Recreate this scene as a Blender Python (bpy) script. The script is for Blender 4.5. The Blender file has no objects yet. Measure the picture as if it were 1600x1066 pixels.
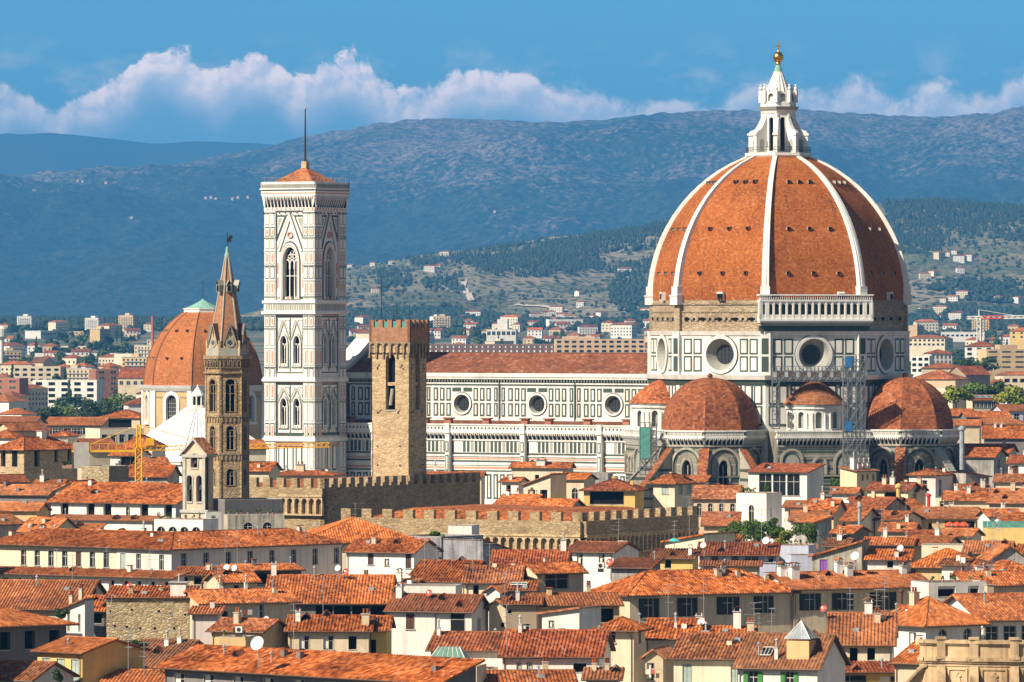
import bpy, math, random
from mathutils import Matrix, Vector, noise as mnoise
C = bpy.context
SC = C.scene
R = math.radians
# ---------------------------------------------------------------- camera
CAMZ = 56.0          # the viewing terrace stands 56 m above the city floor
HOR = 488.0          # the level of the horizon in the 1600 x 1066 picture
F = 10000.0          # focal length in those pixels
cam_d = bpy.data.cameras.new('camera')
cam = bpy.data.objects.new('camera', cam_d)
SC.collection.objects.link(cam)
cam_d.sensor_width = 36.0
cam_d.lens = 36.0 * F / 1600.0
cam_d.shift_y = -(533.0 - HOR) / 1600.0
cam_d.clip_start = 1.0
cam_d.clip_end = 60000.0
cam.location = (0, 0, CAMZ)
cam.rotation_euler = (R(90), 0, 0)
SC.camera = cam
# ---------------------------------------------------------------- light
SUN_EL, SUN_AZ = 38.0, 53.0      # azimuth: degrees to the left of the direction from the scene back to the camera
sd = Vector((-math.sin(R(SUN_AZ)) * math.cos(R(SUN_EL)), -math.cos(R(SUN_AZ)) * math.cos(R(SUN_EL)), math.sin(R(SUN_EL))))
sun_l = bpy.data.lights.new('sun', 'SUN')
sun_l.energy = 5.0
sun_l.angle = R(0.5)
sun_l.color = (1.0, 0.88, 0.71)
sun = bpy.data.objects.new('sun', sun_l)
SC.collection.objects.link(sun)
sun.location = (-300, -200, 500)
sun.rotation_euler = sd.to_track_quat('Z', 'Y').to_euler()
SC.view_settings.view_transform = 'Standard'
SC.view_settings.look = 'None'
SC.view_settings.exposure = 0.66
SC.view_settings.gamma = 1.0
SC.render.engine = 'CYCLES'
cy = SC.cycles
cy.use_denoising = True
cy.max_bounces = 5
cy.diffuse_bounces = 3
cy.glossy_bounces = 2
cy.transmission_bounces = 2
cy.transparent_max_bounces = 8
cy.volume_bounces = 0
cy.caustics_reflective = False
cy.caustics_refractive = False


class NT:
    """small wrapper round a node tree"""
    def __init__(s, tree):
        s.t = tree
        s.t.nodes.clear()

    def n(s, kind, **kw):
        o = s.t.nodes.new(kind)
        for k, v in kw.items():
            if k == 'i':
                for key, val in v.items():
                    if isinstance(val, bpy.types.NodeSocket):
                        s.t.links.new(val, o.inputs[key])
                    else:
                        o.inputs[key].default_value = val
            else:
                setattr(o, k, v)
        return o

    def l(s, a, b):
        s.t.links.new(a, b)

    def math(s, op, a, b=None, c=None, clamp=False):
        o = s.n('ShaderNodeMath', operation=op, use_clamp=clamp)
        for k, v in enumerate((a, b, c)):
            if v is None:
                continue
            if isinstance(v, bpy.types.NodeSocket):
                s.l(v, o.inputs[k])
            else:
                o.inputs[k].default_value = v
        return o.outputs[0]

    def ramp(s, fac, stops, interp='LINEAR'):
        o = s.n('ShaderNodeValToRGB')
        cr = o.color_ramp
        cr.interpolation = interp
        while len(cr.elements) < len(stops):
            cr.elements.new(0.5)
        for e, (p, c) in zip(cr.elements, stops):
            e.position = p
        for e, (p, c) in zip(cr.elements, stops):
            e.position = p
            e.color = (c, c, c, 1) if isinstance(c, (int, float)) else (*c, 1)
        s.l(fac, o.inputs[0])
        return o.outputs[0]

    def mix(s, fac, a, b, mode='MIX'):
        o = s.n('ShaderNodeMix', data_type='RGBA', blend_type=mode)
        for k, v in ((0, fac), (6, a), (7, b)):
            if isinstance(v, bpy.types.NodeSocket):
                s.l(v, o.inputs[k])
            elif k == 0:
                o.inputs[k].default_value = v
            else:
                o.inputs[k].default_value = (*v, 1) if len(v) == 3 else v
        return o.outputs[2]

    def noise(s, vec, scale, detail=3, rough=0.55, dim='3D'):
        o = s.n('ShaderNodeTexNoise', noise_dimensions=dim)
        o.inputs['Scale'].default_value = scale
        o.inputs['Detail'].default_value = detail
        o.inputs['Roughness'].default_value = rough
        if vec is not None:
            s.l(vec, o.inputs['Vector'])
        return o.outputs[0]


# ---------------------------------------------------------------- sky with a bank of cumulus low over the mountains
world = bpy.data.worlds.new('World')
SC.world = world
world.use_nodes = True
w = NT(world.node_tree)
sky = w.n('ShaderNodeTexSky', sky_type='NISHITA')
sky.sun_disc = False
sky.sun_elevation = R(SUN_EL)
# the sun stands SUN_AZ degrees left of -Y; Blender counts sun_rotation clockwise from +Y
sky.sun_rotation = R(180 + SUN_AZ)
sky.air_density = 1.0
sky.dust_density = 0.6
sky.ozone_density = 2.0
co = w.n('ShaderNodeTexCoord').outputs['Generated']
sep = w.n('ShaderNodeSeparateXYZ', i={0: co})
yy = w.math('MAXIMUM', sep.outputs[1], 0.05)
u = w.math('DIVIDE', sep.outputs[0], yy)      # tangent of the bearing
v = w.math('DIVIDE', sep.outputs[2], yy)      # tangent of the height above the horizon
uv = w.n('ShaderNodeCombineXYZ', i={0: u, 1: v}).outputs[0]


def tops(pts):
    return [((x + 40) / 1680.0, (HOR - y) / 500.0) for x, y in pts]


fu = w.math('MULTIPLY_ADD', u, F / 1680.0, 840.0 / 1680.0, clamp=True)
T1 = w.ramp(fu, tops([(-40, 150), (30, 133), (85, 176), (120, 148), (165, 128), (205, 96), (245, 67), (295, 72), (335, 99), (375, 80), (430, 84),
                      (472, 116), (525, 84), (575, 97), (620, 124), (660, 118), (710, 95), (790, 97), (840, 114), (900, 132), (945, 124), (1000, 138),
                      (1050, 128), (1110, 140), (1180, 110), (1240, 130), (1345, 113), (1400, 132), (1460, 120), (1550, 142), (1600, 104)]), 'CARDINAL')
T1 = w.math('MULTIPLY', T1, 0.05)
def puffs(vec):
    """cauliflower heaps: two sizes of smooth cells over a fractal"""
    wob = w.n('ShaderNodeTexNoise', i={'Vector': vec, 'Scale': 260.0, 'Detail': 4.0})
    vv = w.n('ShaderNodeVectorMath', operation='MULTIPLY_ADD', i={0: wob.outputs[1], 1: (0.0032, 0.0032, 0), 2: vec}).outputs[0]
    a = w.n('ShaderNodeTexVoronoi', feature='SMOOTH_F1', i={'Vector': vv, 'Scale': 115.0, 'Smoothness': 0.25}).outputs[0]
    b = w.n('ShaderNodeTexVoronoi', feature='SMOOTH_F1', i={'Vector': vv, 'Scale': 300.0, 'Smoothness': 0.3}).outputs[0]
    c = w.noise(vv, 620, 5, 0.65)
    h = w.math('MULTIPLY_ADD', a, -0.9, 0.55)
    h = w.math('ADD', h, w.math('MULTIPLY_ADD', b, -0.42, 0.2))
    return w.math('ADD', h, w.math('MULTIPLY_ADD', c, 0.75, -0.37))


P1 = puffs(uv)
P2 = puffs(w.n('ShaderNodeVectorMath', operation='ADD', i={0: uv, 1: (-0.0009, 0.0013, 0)}).outputs[0])
edge = w.math('MULTIPLY_ADD', P1, 0.0048, w.math('SUBTRACT', T1, 0.0008))
below = w.math('SUBTRACT', edge, v)                                   # how far under the cloud top
soft = w.ramp(fu, [(0.0, 0.6), (0.08, 0.6), (0.12, 0.86), (0.5, 0.82), (0.56, 0.68), (0.66, 0.60), (0.75, 0.55), (0.86, 0.75), (1.0, 0.6)])
edge_w = w.ramp(fu, [(0.0, 0.5), (0.12, 0.18), (0.5, 0.24), (0.58, 0.7), (1.0, 0.7)])
cov = w.n('ShaderNodeMapRange', interpolation_type='SMOOTHSTEP', i={0: below, 1: 0.0, 2: w.math('MULTIPLY_ADD', edge_w, 0.004, 0.0004)}).outputs[0]
lit = w.n('ShaderNodeMapRange', interpolation_type='SMOOTHSTEP', i={0: below, 1: 0.0105, 2: 0.0, 3: 0.0, 4: 1.0}).outputs[0]
thick = w.n('ShaderNodeMapRange', interpolation_type='SMOOTHSTEP', i={0: below, 1: 0.0110, 2: 0.0036, 3: 0.16, 4: 1.0}).outputs[0]
relief = w.math('MULTIPLY_ADD', w.math('SUBTRACT', P1, P2), 2.4, 0.45, clamp=True)
lit = w.math('ADD', w.math('MULTIPLY', lit, 0.45), w.math('MULTIPLY', w.math('MULTIPLY_ADD', lit, 0.75, 0.25), w.math('MULTIPLY_ADD', relief, 0.95, -0.12)), clamp=True)
cloud_col = w.mix(lit, (0.52, 0.55, 0.68), (1.42, 1.06, 0.90))
sv = w.n('ShaderNodeVectorMath', operation='MULTIPLY', i={0: uv, 1: (1, 2.0, 1)}).outputs[0]
wisp = w.ramp(w.noise(sv, 85, 7, 0.62), [(0.50, 0.0), (0.72, 0.6)])
wband = w.n('ShaderNodeMapRange', interpolation_type='SMOOTHSTEP', i={0: v, 1: 0.046, 2: 0.032}).outputs[0]
wisp = w.math('MULTIPLY', wisp, wband)
alpha = w.math('MULTIPLY', w.math('MULTIPLY', cov, soft), thick)
alpha = w.math('MAXIMUM', alpha, w.math('MULTIPLY', wisp, 0.6), clamp=True)
low = w.math('MULTIPLY', w.n('ShaderNodeMapRange', interpolation_type='SMOOTHSTEP', i={0: sep.outputs[2], 1: 0.25, 2: 0.03}).outputs[0],
             w.n('ShaderNodeMapRange', interpolation_type='SMOOTHSTEP', i={0: sep.outputs[1], 1: 0.3, 2: 0.85}).outputs[0])
skyc = w.mix(low, w.mix(1.0, sky.outputs[0], (1.0, 0.96, 0.90), 'MULTIPLY'), w.mix(1.0, sky.outputs[0], (0.40, 1.02, 1.75), 'MULTIPLY'))   # the deep, polarised blue low in the sky
SKY_STRENGTH = 0.05
bg1 = w.n('ShaderNodeBackground', i={0: skyc, 1: SKY_STRENGTH})
bg2 = w.n('ShaderNodeBackground', i={0: cloud_col, 1: 1.0})
front = w.n('ShaderNodeMapRange', i={0: sep.outputs[1], 1: 0.2, 2: 0.5}).outputs[0]
mixs = w.n('ShaderNodeMixShader', i={0: w.math('MULTIPLY', alpha, front), 1: bg1.outputs[0], 2: bg2.outputs[0]})
w.n('ShaderNodeOutputWorld', i={0: mixs.outputs[0]})
# ================================================================ helpers
def PX(px, py, D):
    """the point at distance D that stands at pixel (px, py) of the 1600 x 1066 picture"""
    return Vector(((px - 800.0) * D / F, D, CAMZ - (py - HOR) * D / F))


def tag(o, label=None, cat=None, group=None, kind=None):
    if label: o['label'] = label
    if cat: o['category'] = cat
    if group: o['group'] = group
    if kind: o['kind'] = kind
    return o


def empty(name, loc, rz=0.0):
    o = bpy.data.objects.new(name, None)
    SC.collection.objects.link(o)
    o.location = loc
    o.rotation_euler = (0, 0, rz)
    o.empty_display_size = 1.0
    return o


def copy_tree(o, parent=None):
    c = o.copy()
    SC.collection.objects.link(c)
    c.parent = parent
    for ch in o.children:
        copy_tree(ch, c)
    return c


def frame(org, xdir):
    """matrix with local x along xdir, local y INTO the wall (left of xdir), z up"""
    x = Vector((xdir[0], xdir[1], 0)).normalized()
    y = Vector((-x.y, x.x, 0))
    m = Matrix.Identity(4)
    m.col[0][:3] = x
    m.col[1][:3] = y
    m.col[3][:3] = Vector(org)
    return m


def fdir(phi, apo, width, cx=0.0, cy=0.0, z0=0.0):
    """frame of a wall whose outward normal points to phi degrees, origin at its left foot seen from outside"""
    n = Vector((math.cos(R(phi)), math.sin(R(phi)), 0))
    x = Vector((-n.y, n.x, 0))
    return frame(Vector((cx, cy, z0)) + n * apo - x * width / 2, x)


class MB:
    """collects faces and links them as ONE mesh object"""
    def __init__(s):
        s.v, s.f, s.m, s.uv, s.has_uv = [], [], [], [], False
        s.M = None

    def face(s, pts, mi=0, uv=None):
        b = len(s.v)
        if s.M is not None:
            s.v += [tuple(s.M @ Vector(p)) for p in pts]
        else:
            s.v += [tuple(p) for p in pts]
        s.f.append(tuple(range(b, b + len(pts))))
        s.m.append(mi)
        if uv is None:
            s.uv += [(0, 0)] * len(pts)
        else:
            s.uv += list(uv)
            s.has_uv = True

    def box(s, x0, x1, y0, y1, z0, z1, mi=0, skip=''):
        p = [(x0, y0, z0), (x1, y0, z0), (x1, y1, z0), (x0, y1, z0), (x0, y0, z1), (x1, y0, z1), (x1, y1, z1), (x0, y1, z1)]
        for k, q in (('b', (0, 3, 2, 1)), ('t', (4, 5, 6, 7)), ('f', (0, 1, 5, 4)), ('r', (1, 2, 6, 5)), ('k', (2, 3, 7, 6)), ('l', (3, 0, 4, 7))):
            if k not in skip:
                s.face([p[i] for i in q], mi)

    def prism(s, poly, z0, z1, mi=0, top=True, bottom=False, poly1=None):
        q = poly1 or poly
        n = len(poly)
        for i in range(n):
            j = (i + 1) % n
            s.face([(*poly[i], z0), (*poly[j], z0), (*q[j], z1), (*q[i], z1)], mi)
        if top: s.face([(*p, z1) for p in q], mi)
        if bottom: s.face([(*p, z0) for p in reversed(poly)], mi)

    def lathe(s, prof, n=16, a0=0.0, a1=360.0, c=(0, 0), mi=0, cap=True, uvs=False):
        full = abs(a1 - a0 - 360) < 1e-6
        for k in range(n):
            t0, t1 = R(a0 + (a1 - a0) * k / n), R(a0 + (a1 - a0) * (k + 1) / n)
            vv = 0.0
            for (r0, z0), (r1, z1) in zip(prof, prof[1:]):
                P = [(c[0] + r0 * math.cos(t0), c[1] + r0 * math.sin(t0), z0), (c[0] + r0 * math.cos(t1), c[1] + r0 * math.sin(t1), z0),
                     (c[0] + r1 * math.cos(t1), c[1] + r1 * math.sin(t1), z1), (c[0] + r1 * math.cos(t0), c[1] + r1 * math.sin(t0), z1)]
                ln = math.hypot(r1 - r0, z1 - z0)
                rm = max(p[0] for p in prof)
                uv = [(t0 * rm, vv), (t1 * rm, vv), (t1 * rm, vv + ln), (t0 * rm, vv + ln)] if uvs else None
                vv += ln
                if r0 < 1e-6:
                    s.face([P[0], P[2], P[3]], mi, uv and [uv[0], uv[2], uv[3]])
                elif r1 < 1e-6:
                    s.face(P[:3], mi, uv and uv[:3])
                else:
                    s.face(P, mi, uv)

    def tube(s, a, b, r, n=6, mi=0, r1=None, caps=True):
        a, b = Vector(a), Vector(b)
        d = (b - a)
        if d.length < 1e-6: return
        d.normalize()
        x = d.cross(Vector((0, 0, 1)))
        if x.length < 1e-3: x = Vector((1, 0, 0))
        x.normalize()
        y = d.cross(x)
        r1 = r if r1 is None else r1
        ca = [a + (x * math.cos(2 * math.pi * k / n) + y * math.sin(2 * math.pi * k / n)) * r for k in range(n)]
        cb = [b + (x * math.cos(2 * math.pi * k / n) + y * math.sin(2 * math.pi * k / n)) * r1 for k in range(n)]
        for k in range(n):
            j = (k + 1) % n
            s.face([ca[k], ca[j], cb[j], cb[k]], mi)
        if caps:
            s.face(list(reversed(ca)), mi)
            s.face(cb, mi)

    def sphere(s, c, r, n=12, rows=8, mi=0, sz=1.0):
        s.lathe([(r * math.sin(math.pi * k / rows), c[2] - r * sz * math.cos(math.pi * k / rows)) for k in range(rows + 1)], n, c=c, mi=mi)

    def plate_hole(s, w, z0, z1, hole, depth=0.5, mi=0, mir=0, x0=0.0):
        """wall plate x0..x0+w by z0..z1 in the plane y=0 with a star-shaped opening (list of (x,z)), with its reveal"""
        cx = sum(p[0] for p in hole) / len(hole)
        cz = sum(p[1] for p in hole) / len(hole)

        def edge(dx, dz):
            t = 1e9
            if dx > 1e-9: t = min(t, (x0 + w - cx) / dx)
            if dx < -1e-9: t = min(t, (x0 - cx) / dx)
            if dz > 1e-9: t = min(t, (z1 - cz) / dz)
            if dz < -1e-9: t = min(t, (z0 - cz) / dz)
            return (cx + dx * t, cz + dz * t)
        n = len(hole)
        cor = [(x0, z0), (x0 + w, z0), (x0 + w, z1), (x0, z1)]
        for k in range(n):
            a, b = hole[k], hole[(k + 1) % n]
            ea, eb = edge(a[0] - cx, a[1] - cz), edge(b[0] - cx, b[1] - cz)
            aa, ab = math.atan2(a[1] - cz, a[0] - cx), math.atan2(b[1] - cz, b[0] - cx)
            mid = []
            d = (ab - aa + math.pi) % (2 * math.pi) - math.pi
            for c in cor:
                ac = (math.atan2(c[1] - cz, c[0] - cx) - aa + math.pi) % (2 * math.pi) - math.pi
                if min(0, d) + 1e-6 < ac < max(0, d) - 1e-6: mid.append((abs(ac), c))
            mid = [c for _, c in sorted(mid)]
            s.face([(p[0], 0, p[1]) for p in [a, ea] + mid + [eb, b]], mi)
            if depth: s.face([(a[0], 0, a[1]), (b[0], 0, b[1]), (b[0], depth, b[1]), (a[0], depth, a[1])], mir)

    def build(s, name, mats, parent=None, smooth=False, loc=None, rz=None):
        me = bpy.data.meshes.new(name)
        me.from_pydata(s.v, [], s.f)
        for m in (mats if isinstance(mats, (list, tuple)) else [mats]):
            me.materials.append(m)
        me.polygons.foreach_set('material_index', s.m)
        if s.has_uv:
            me.uv_layers.new(name='UVMap').data.foreach_set('uv', [c for p in s.uv for c in p])
        if smooth:
            import bmesh
            bm = bmesh.new()
            bm.from_mesh(me)
            bmesh.ops.remove_doubles(bm, verts=bm.verts, dist=1e-4)
            bm.to_mesh(me)
            bm.free()
            me.polygons.foreach_set('use_smooth', [True] * len(me.polygons))
        me.update()
        o = bpy.data.objects.new(name, me)
        SC.collection.objects.link(o)
        if parent is not None: o.parent = parent
        if loc is not None: o.location = loc
        if rz is not None: o.rotation_euler = (0, 0, rz)
        return o


def arch(cx, z0, w, h, n=8, pointed=False):
    """outline of an arched opening, foot at z0, total height h, counter-clockwise"""
    r = w / 2
    pts = [(cx - r, z0), (cx + r, z0)]
    if pointed:
        rise = w * 0.85
        zs = z0 + h - rise
        for k in range(n + 1):
            t = k / n
            if t <= .5:
                a = t * 2
                pts.append((cx + r - r * (a ** 1.7), zs + rise * math.sin(a * math.pi / 2)))
            else:
                a = (1 - t) * 2
                pts.append((cx - r + r * (a ** 1.7), zs + rise * math.sin(a * math.pi / 2)))
    else:
        zs = z0 + h - r
        for k in range(n + 1):
            a = math.pi * k / n
            pts.append((cx + r * math.cos(a), zs + r * math.sin(a)))
    out = []
    for p in pts:
        if not out or (abs(p[0] - out[-1][0]) + abs(p[1] - out[-1][1])) > 1e-5: out.append(p)
    return out


def circle(cx, cz, r, n=28):
    return [(cx + r * math.cos(2 * math.pi * k / n), cz + r * math.sin(2 * math.pi * k / n)) for k in range(n)]


def plate(mb, poly, y0, y1, mi=0):
    """outline (x,z) pulled from y=y1 out to y=y0 (y0 is the outer face)"""
    n = len(poly)
    mb.face([(p[0], y0, p[1]) for p in poly], mi)
    for k in range(n):
        a, b = poly[k], poly[(k + 1) % n]
        mb.face([(a[0], y0, a[1]), (b[0], y0, b[1]), (b[0], y1, b[1]), (a[0], y1, a[1])], mi)


def ring(mb, outer, inner, y0, y1, mi=0):
    """frame between two outlines with the same number of points"""
    n = len(outer)
    for k in range(n):
        a, b, c, d = outer[k], outer[(k + 1) % n], inner[(k + 1) % n], inner[k]
        mb.face([(a[0], y0, a[1]), (b[0], y0, b[1]), (c[0], y0, c[1]), (d[0], y0, d[1])], mi)
        mb.face([(a[0], y0, a[1]), (b[0], y0, b[1]), (b[0], y1, b[1]), (a[0], y1, a[1])], mi)
        mb.face([(c[0], y0, c[1]), (d[0], y0, d[1]), (d[0], y1, d[1]), (c[0], y1, c[1])], mi)


def offset_ring(poly, d):
    cx = sum(p[0] for p in poly) / len(poly)
    cz = sum(p[1] for p in poly) / len(poly)
    out = []
    for x, z in poly:
        L = math.hypot(x - cx, z - cz)
        out.append((cx + (x - cx) * (L + d) / L, cz + (z - cz) * (L + d) / L))
    return out


def rect(x0, x1, z0, z1):
    return [(x0, z0), (x1, z0), (x1, z1), (x0, z1)]


def ngon(n, r, a0=0.0, c=(0, 0)):
    return [(c[0] + r * math.cos(R(a0 + 360.0 * k / n)), c[1] + r * math.sin(R(a0 + 360.0 * k / n))) for k in range(n)]


# ================================================================ materials (all procedural)
def new_mat(name):
    m = bpy.data.materials.new(name)
    m.use_nodes = True
    return m, NT(m.node_tree)


def finish(nt, col, rough=0.85, bump=None, strength=0.4, dist=0.05, metal=0.0, spec=0.3):
    b = nt.n('ShaderNodeBsdfPrincipled')
    if isinstance(col, bpy.types.NodeSocket): nt.l(col, b.inputs['Base Color'])
    else: b.inputs['Base Color'].default_value = (*col, 1)
    if isinstance(rough, bpy.types.NodeSocket): nt.l(rough, b.inputs['Roughness'])
    else: b.inputs['Roughness'].default_value = rough
    b.inputs['Metallic'].default_value = metal
    b.inputs['Specular IOR Level'].default_value = spec
    if bump is not None:
        bp = nt.n('ShaderNodeBump', i={'Height': bump, 'Strength': strength, 'Distance': dist})
        nt.l(bp.outputs[0], b.inputs['Normal'])
    nt.n('ShaderNodeOutputMaterial', i={0: b.outputs[0]})
    return b


def plain(name, col, rough=0.7, var=0.15, scale=0.8, metal=0.0, spec=0.3):
    m, t = new_mat(name)
    oc = t.n('ShaderNodeTexCoord').outputs['Object']
    nz = t.noise(oc, scale, 4, 0.6)
    c = t.mix(t.ramp(nz, [(0.3, 0.0), (0.7, 1.0)]), tuple(x * (1 - var) for x in col), tuple(min(1, x * (1 + var)) for x in col))
    finish(t, c, rough, metal=metal, spec=spec)
    return m


def plaster(name, col, stain=(0.30, 0.27, 0.23), amount=0.5):
    """lime plaster: mottled, with streaks running down and a tone of its own on every house"""
    m, t = new_mat(name)
    oc = t.n('ShaderNodeTexCoord').outputs['Object']
    rnd = t.n('ShaderNodeObjectInfo').outputs['Random']
    n1 = t.noise(oc, 0.35, 5, 0.65)
    stre = t.n('ShaderNodeVectorMath', operation='MULTIPLY', i={0: oc, 1: (1.6, 1.6, 0.12)}).outputs[0]
    n2 = t.noise(stre, 1.0, 4, 0.6)
    f = t.math('MULTIPLY', t.ramp(n1, [(0.42, 0.0), (0.72, 1.0)]), 0.6 * amount)
    f2 = t.math('MULTIPLY', t.ramp(n2, [(0.47, 0.0), (0.72, 1.0)]), 0.95 * amount)
    pc_ = t.n('ShaderNodeSeparateColor', i={0: t.n('ShaderNodeTexVoronoi', distance='CHEBYCHEV', i={'Vector': oc, 'Scale': 0.33}).outputs['Color']}).outputs[0]   # patched repairs
    tone = t.math('MULTIPLY', t.math('MULTIPLY_ADD', rnd, 0.22, 0.86), t.math('MULTIPLY_ADD', pc_, 0.16 * min(1.4, amount * 2), 1.0 - 0.08 * min(1.4, amount * 2)))
    base = t.mix(1.0, col, t.n('ShaderNodeCombineColor', i={0: tone, 1: tone, 2: tone}).outputs[0], 'MULTIPLY')
    c = t.mix(t.math('ADD', f, f2, clamp=True), base, stain)
    n3 = t.noise(oc, 9.0, 3, 0.6)
    finish(t, c, 0.9, bump=n3, strength=0.25, dist=0.03, spec=0.15)
    return m


def tiles(name, dark, mid, light, tu=0.42, tv=0.45, moss=0.35, big=0.16, mortar=0.0, streak=0.0, soft=1.0):
    """fired clay tiles: every tile its own shade, soot and lichen in patches (UV in metres)"""
    m, t = new_mat(name)
    uvn = t.n('ShaderNodeUVMap').outputs[0]
    rnd = t.n('ShaderNodeObjectInfo').outputs['Random']
    s = t.n('ShaderNodeSeparateXYZ', i={0: uvn})
    cu = t.math('FLOOR', t.math('DIVIDE', s.outputs[0], tu))
    fvv = t.math('DIVIDE', s.outputs[1], tv)
    cv = t.math('FLOOR', fvv)
    wn = t.n('ShaderNodeTexWhiteNoise', noise_dimensions='3D', i={0: t.n('ShaderNodeCombineXYZ', i={0: cu, 1: cv, 2: rnd}).outputs[0]}).outputs[0]
    shift = t.n('ShaderNodeVectorMath', operation='ADD', i={0: uvn, 1: t.n('ShaderNodeCombineXYZ', i={0: t.math('MULTIPLY', rnd, 517.0), 1: t.math('MULTIPLY', rnd, 211.0)}).outputs[0]}).outputs[0]
    n1 = t.noise(shift, big, 5, 0.65)
    n2 = t.noise(shift, 1.3, 4, 0.7)
    f = t.math('ADD', t.math('MULTIPLY_ADD', wn, 0.72 * soft, 0.36 * (1 - soft)), t.math('MULTIPLY_ADD', t.math('SUBTRACT', n1, 0.5), 1.2, 0.14), clamp=True)
    c = t.ramp(f, [(0.0, dark), (0.38, mid), (0.78, light), (1.0, tuple(min(1.0, a * 1.12 + 0.05) for a in light))])
    mo = t.math('MULTIPLY', t.ramp(n2, [(0.52, 0.0), (0.72, 1.0)]), moss)
    c = t.mix(mo, c, (0.17, 0.115, 0.075))
    pale = t.math('MULTIPLY', t.ramp(wn, [(0.93, 0.0), (0.97, 1.0)]), 0.22)
    c = t.mix(pale, c, (0.55, 0.40, 0.28))
    if streak:                                                        # soot and water marks running down the slope
        sv_ = t.n('ShaderNodeVectorMath', operation='MULTIPLY', i={0: shift, 1: (0.9, 0.035, 1)}).outputs[0]
        c = t.mix(t.math('MULTIPLY', t.ramp(t.noise(sv_, 1.0, 3, 0.6), [(0.55, 0.0), (0.74, 1.0)]), streak), c, (0.085, 0.032, 0.016))
    own = t.math('FRACT', t.math('MULTIPLY', rnd, 7.31))          # some roofs browner and greyer than others
    c = t.mix(t.math('MULTIPLY', t.math('POWER', own, 1.6), 0.22 + moss * 0.75), c, (0.20, 0.115, 0.065))
    cell = t.n('ShaderNodeTexVoronoi', distance='CHEBYCHEV', i={'Vector': shift, 'Scale': 0.17, 'Randomness': 0.9}).outputs['Color']   # relaid patches
    pv_ = t.n('ShaderNodeSeparateColor', i={0: cell}).outputs[0]
    tone = t.math('MULTIPLY', t.math('MULTIPLY_ADD', rnd, 0.46, 0.72), t.math('MULTIPLY_ADD', pv_, 0.36, 0.80) if not mortar else 1.0)
    c = t.mix(1.0, c, t.n('ShaderNodeCombineColor', i={0: tone, 1: tone, 2: tone}).outputs[0], 'MULTIPLY')
    fr = t.math('FRACT', fvv)
    if mortar:
        fu2 = t.math('FRACT', t.math('DIVIDE', s.outputs[0], tu))
        ln = t.math('MAXIMUM', t.math('GREATER_THAN', fr, 0.86), t.math('MULTIPLY', t.math('GREATER_THAN', fu2, 0.90), 0.6))
        c = t.mix(t.math('MULTIPLY', ln, mortar), c, (0.10, 0.035, 0.02))
    finish(t, c, 0.85, bump=t.math('MULTIPLY_ADD', fr, -0.6, wn), strength=0.55, dist=0.06, spec=0.2)
    return m


def stone(name, c1, c2, c3, scale=1.6, sz=1.9, bumps=0.8):
    """rough ashlar / rubble: cells squashed into courses"""
    m, t = new_mat(name)
    oc = t.n('ShaderNodeTexCoord').outputs['Object']
    q = t.n('ShaderNodeVectorMath', operation='MULTIPLY', i={0: oc, 1: (scale, scale, scale * sz)}).outputs[0]
    vo = t.n('ShaderNodeTexVoronoi', i={'Vector': q, 'Scale': 1.0})
    ed = t.n('ShaderNodeTexVoronoi', feature='DISTANCE_TO_EDGE', i={'Vector': q, 'Scale': 1.0}).outputs[0]
    hue = t.n('ShaderNodeSeparateColor', i={0: vo.outputs['Color']}).outputs[0]
    n1 = t.noise(oc, 0.22, 5, 0.65)
    f = t.math('ADD', t.math('MULTIPLY', hue, 0.6), t.math('MULTIPLY_ADD', t.math('SUBTRACT', n1, 0.5), 1.2, 0.2), clamp=True)
    c = t.ramp(f, [(0.0, c1), (0.5, c2), (1.0, c3)])
    jo = t.ramp(ed, [(0.0, 1.0), (0.09, 0.0)])
    c = t.mix(t.math('MULTIPLY', jo, 0.5), c, tuple(x * 0.4 for x in c1))
    h = t.math('ADD', t.math('MULTIPLY', t.ramp(ed, [(0.0, 0.0), (0.2, 1.0)]), 0.7), t.math('MULTIPLY', t.noise(oc, 6, 4, 0.7), 0.6))
    finish(t, c, 0.92, bump=h, strength=bumps, dist=0.12, spec=0.1)
    return m


def marble(name, col, dirt=(0.30, 0.26, 0.20), amount=0.6, sc=0.5):
    m, t = new_mat(name)
    oc = t.n('ShaderNodeTexCoord').outputs['Object']
    st = t.n('ShaderNodeVectorMath', operation='MULTIPLY', i={0: oc, 1: (1, 1, 0.22)}).outputs[0]
    n1 = t.noise(st, sc, 6, 0.7)
    n2 = t.noise(oc, 2.6, 4, 0.7)
    f = t.math('ADD', t.math('MULTIPLY', t.ramp(n1, [(0.46, 0.0), (0.72, 1.0)]), 0.65 * amount), t.math('MULTIPLY', t.ramp(n2, [(0.5, 0.0), (0.75, 1.0)]), 0.35 * amount), clamp=True)
    finish(t, t.mix(f, col, dirt), 0.6, spec=0.3)
    return m


def foliage(name, dark, light):
    m, t = new_mat(name)
    geo = t.n('ShaderNodeNewGeometry')
    rp = geo.outputs['Random Per Island']
    oc = t.n('ShaderNodeTexCoord').outputs['Object']
    nz = t.noise(oc, 0.5, 3, 0.6)
    f = t.math('ADD', t.math('MULTIPLY', rp, 0.55), t.math('MULTIPLY_ADD', t.math('SUBTRACT', nz, 0.5), 1.2, 0.22), clamp=True)
    finish(t, t.mix(f, dark, light), 0.7, spec=0.2)
    return m


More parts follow.
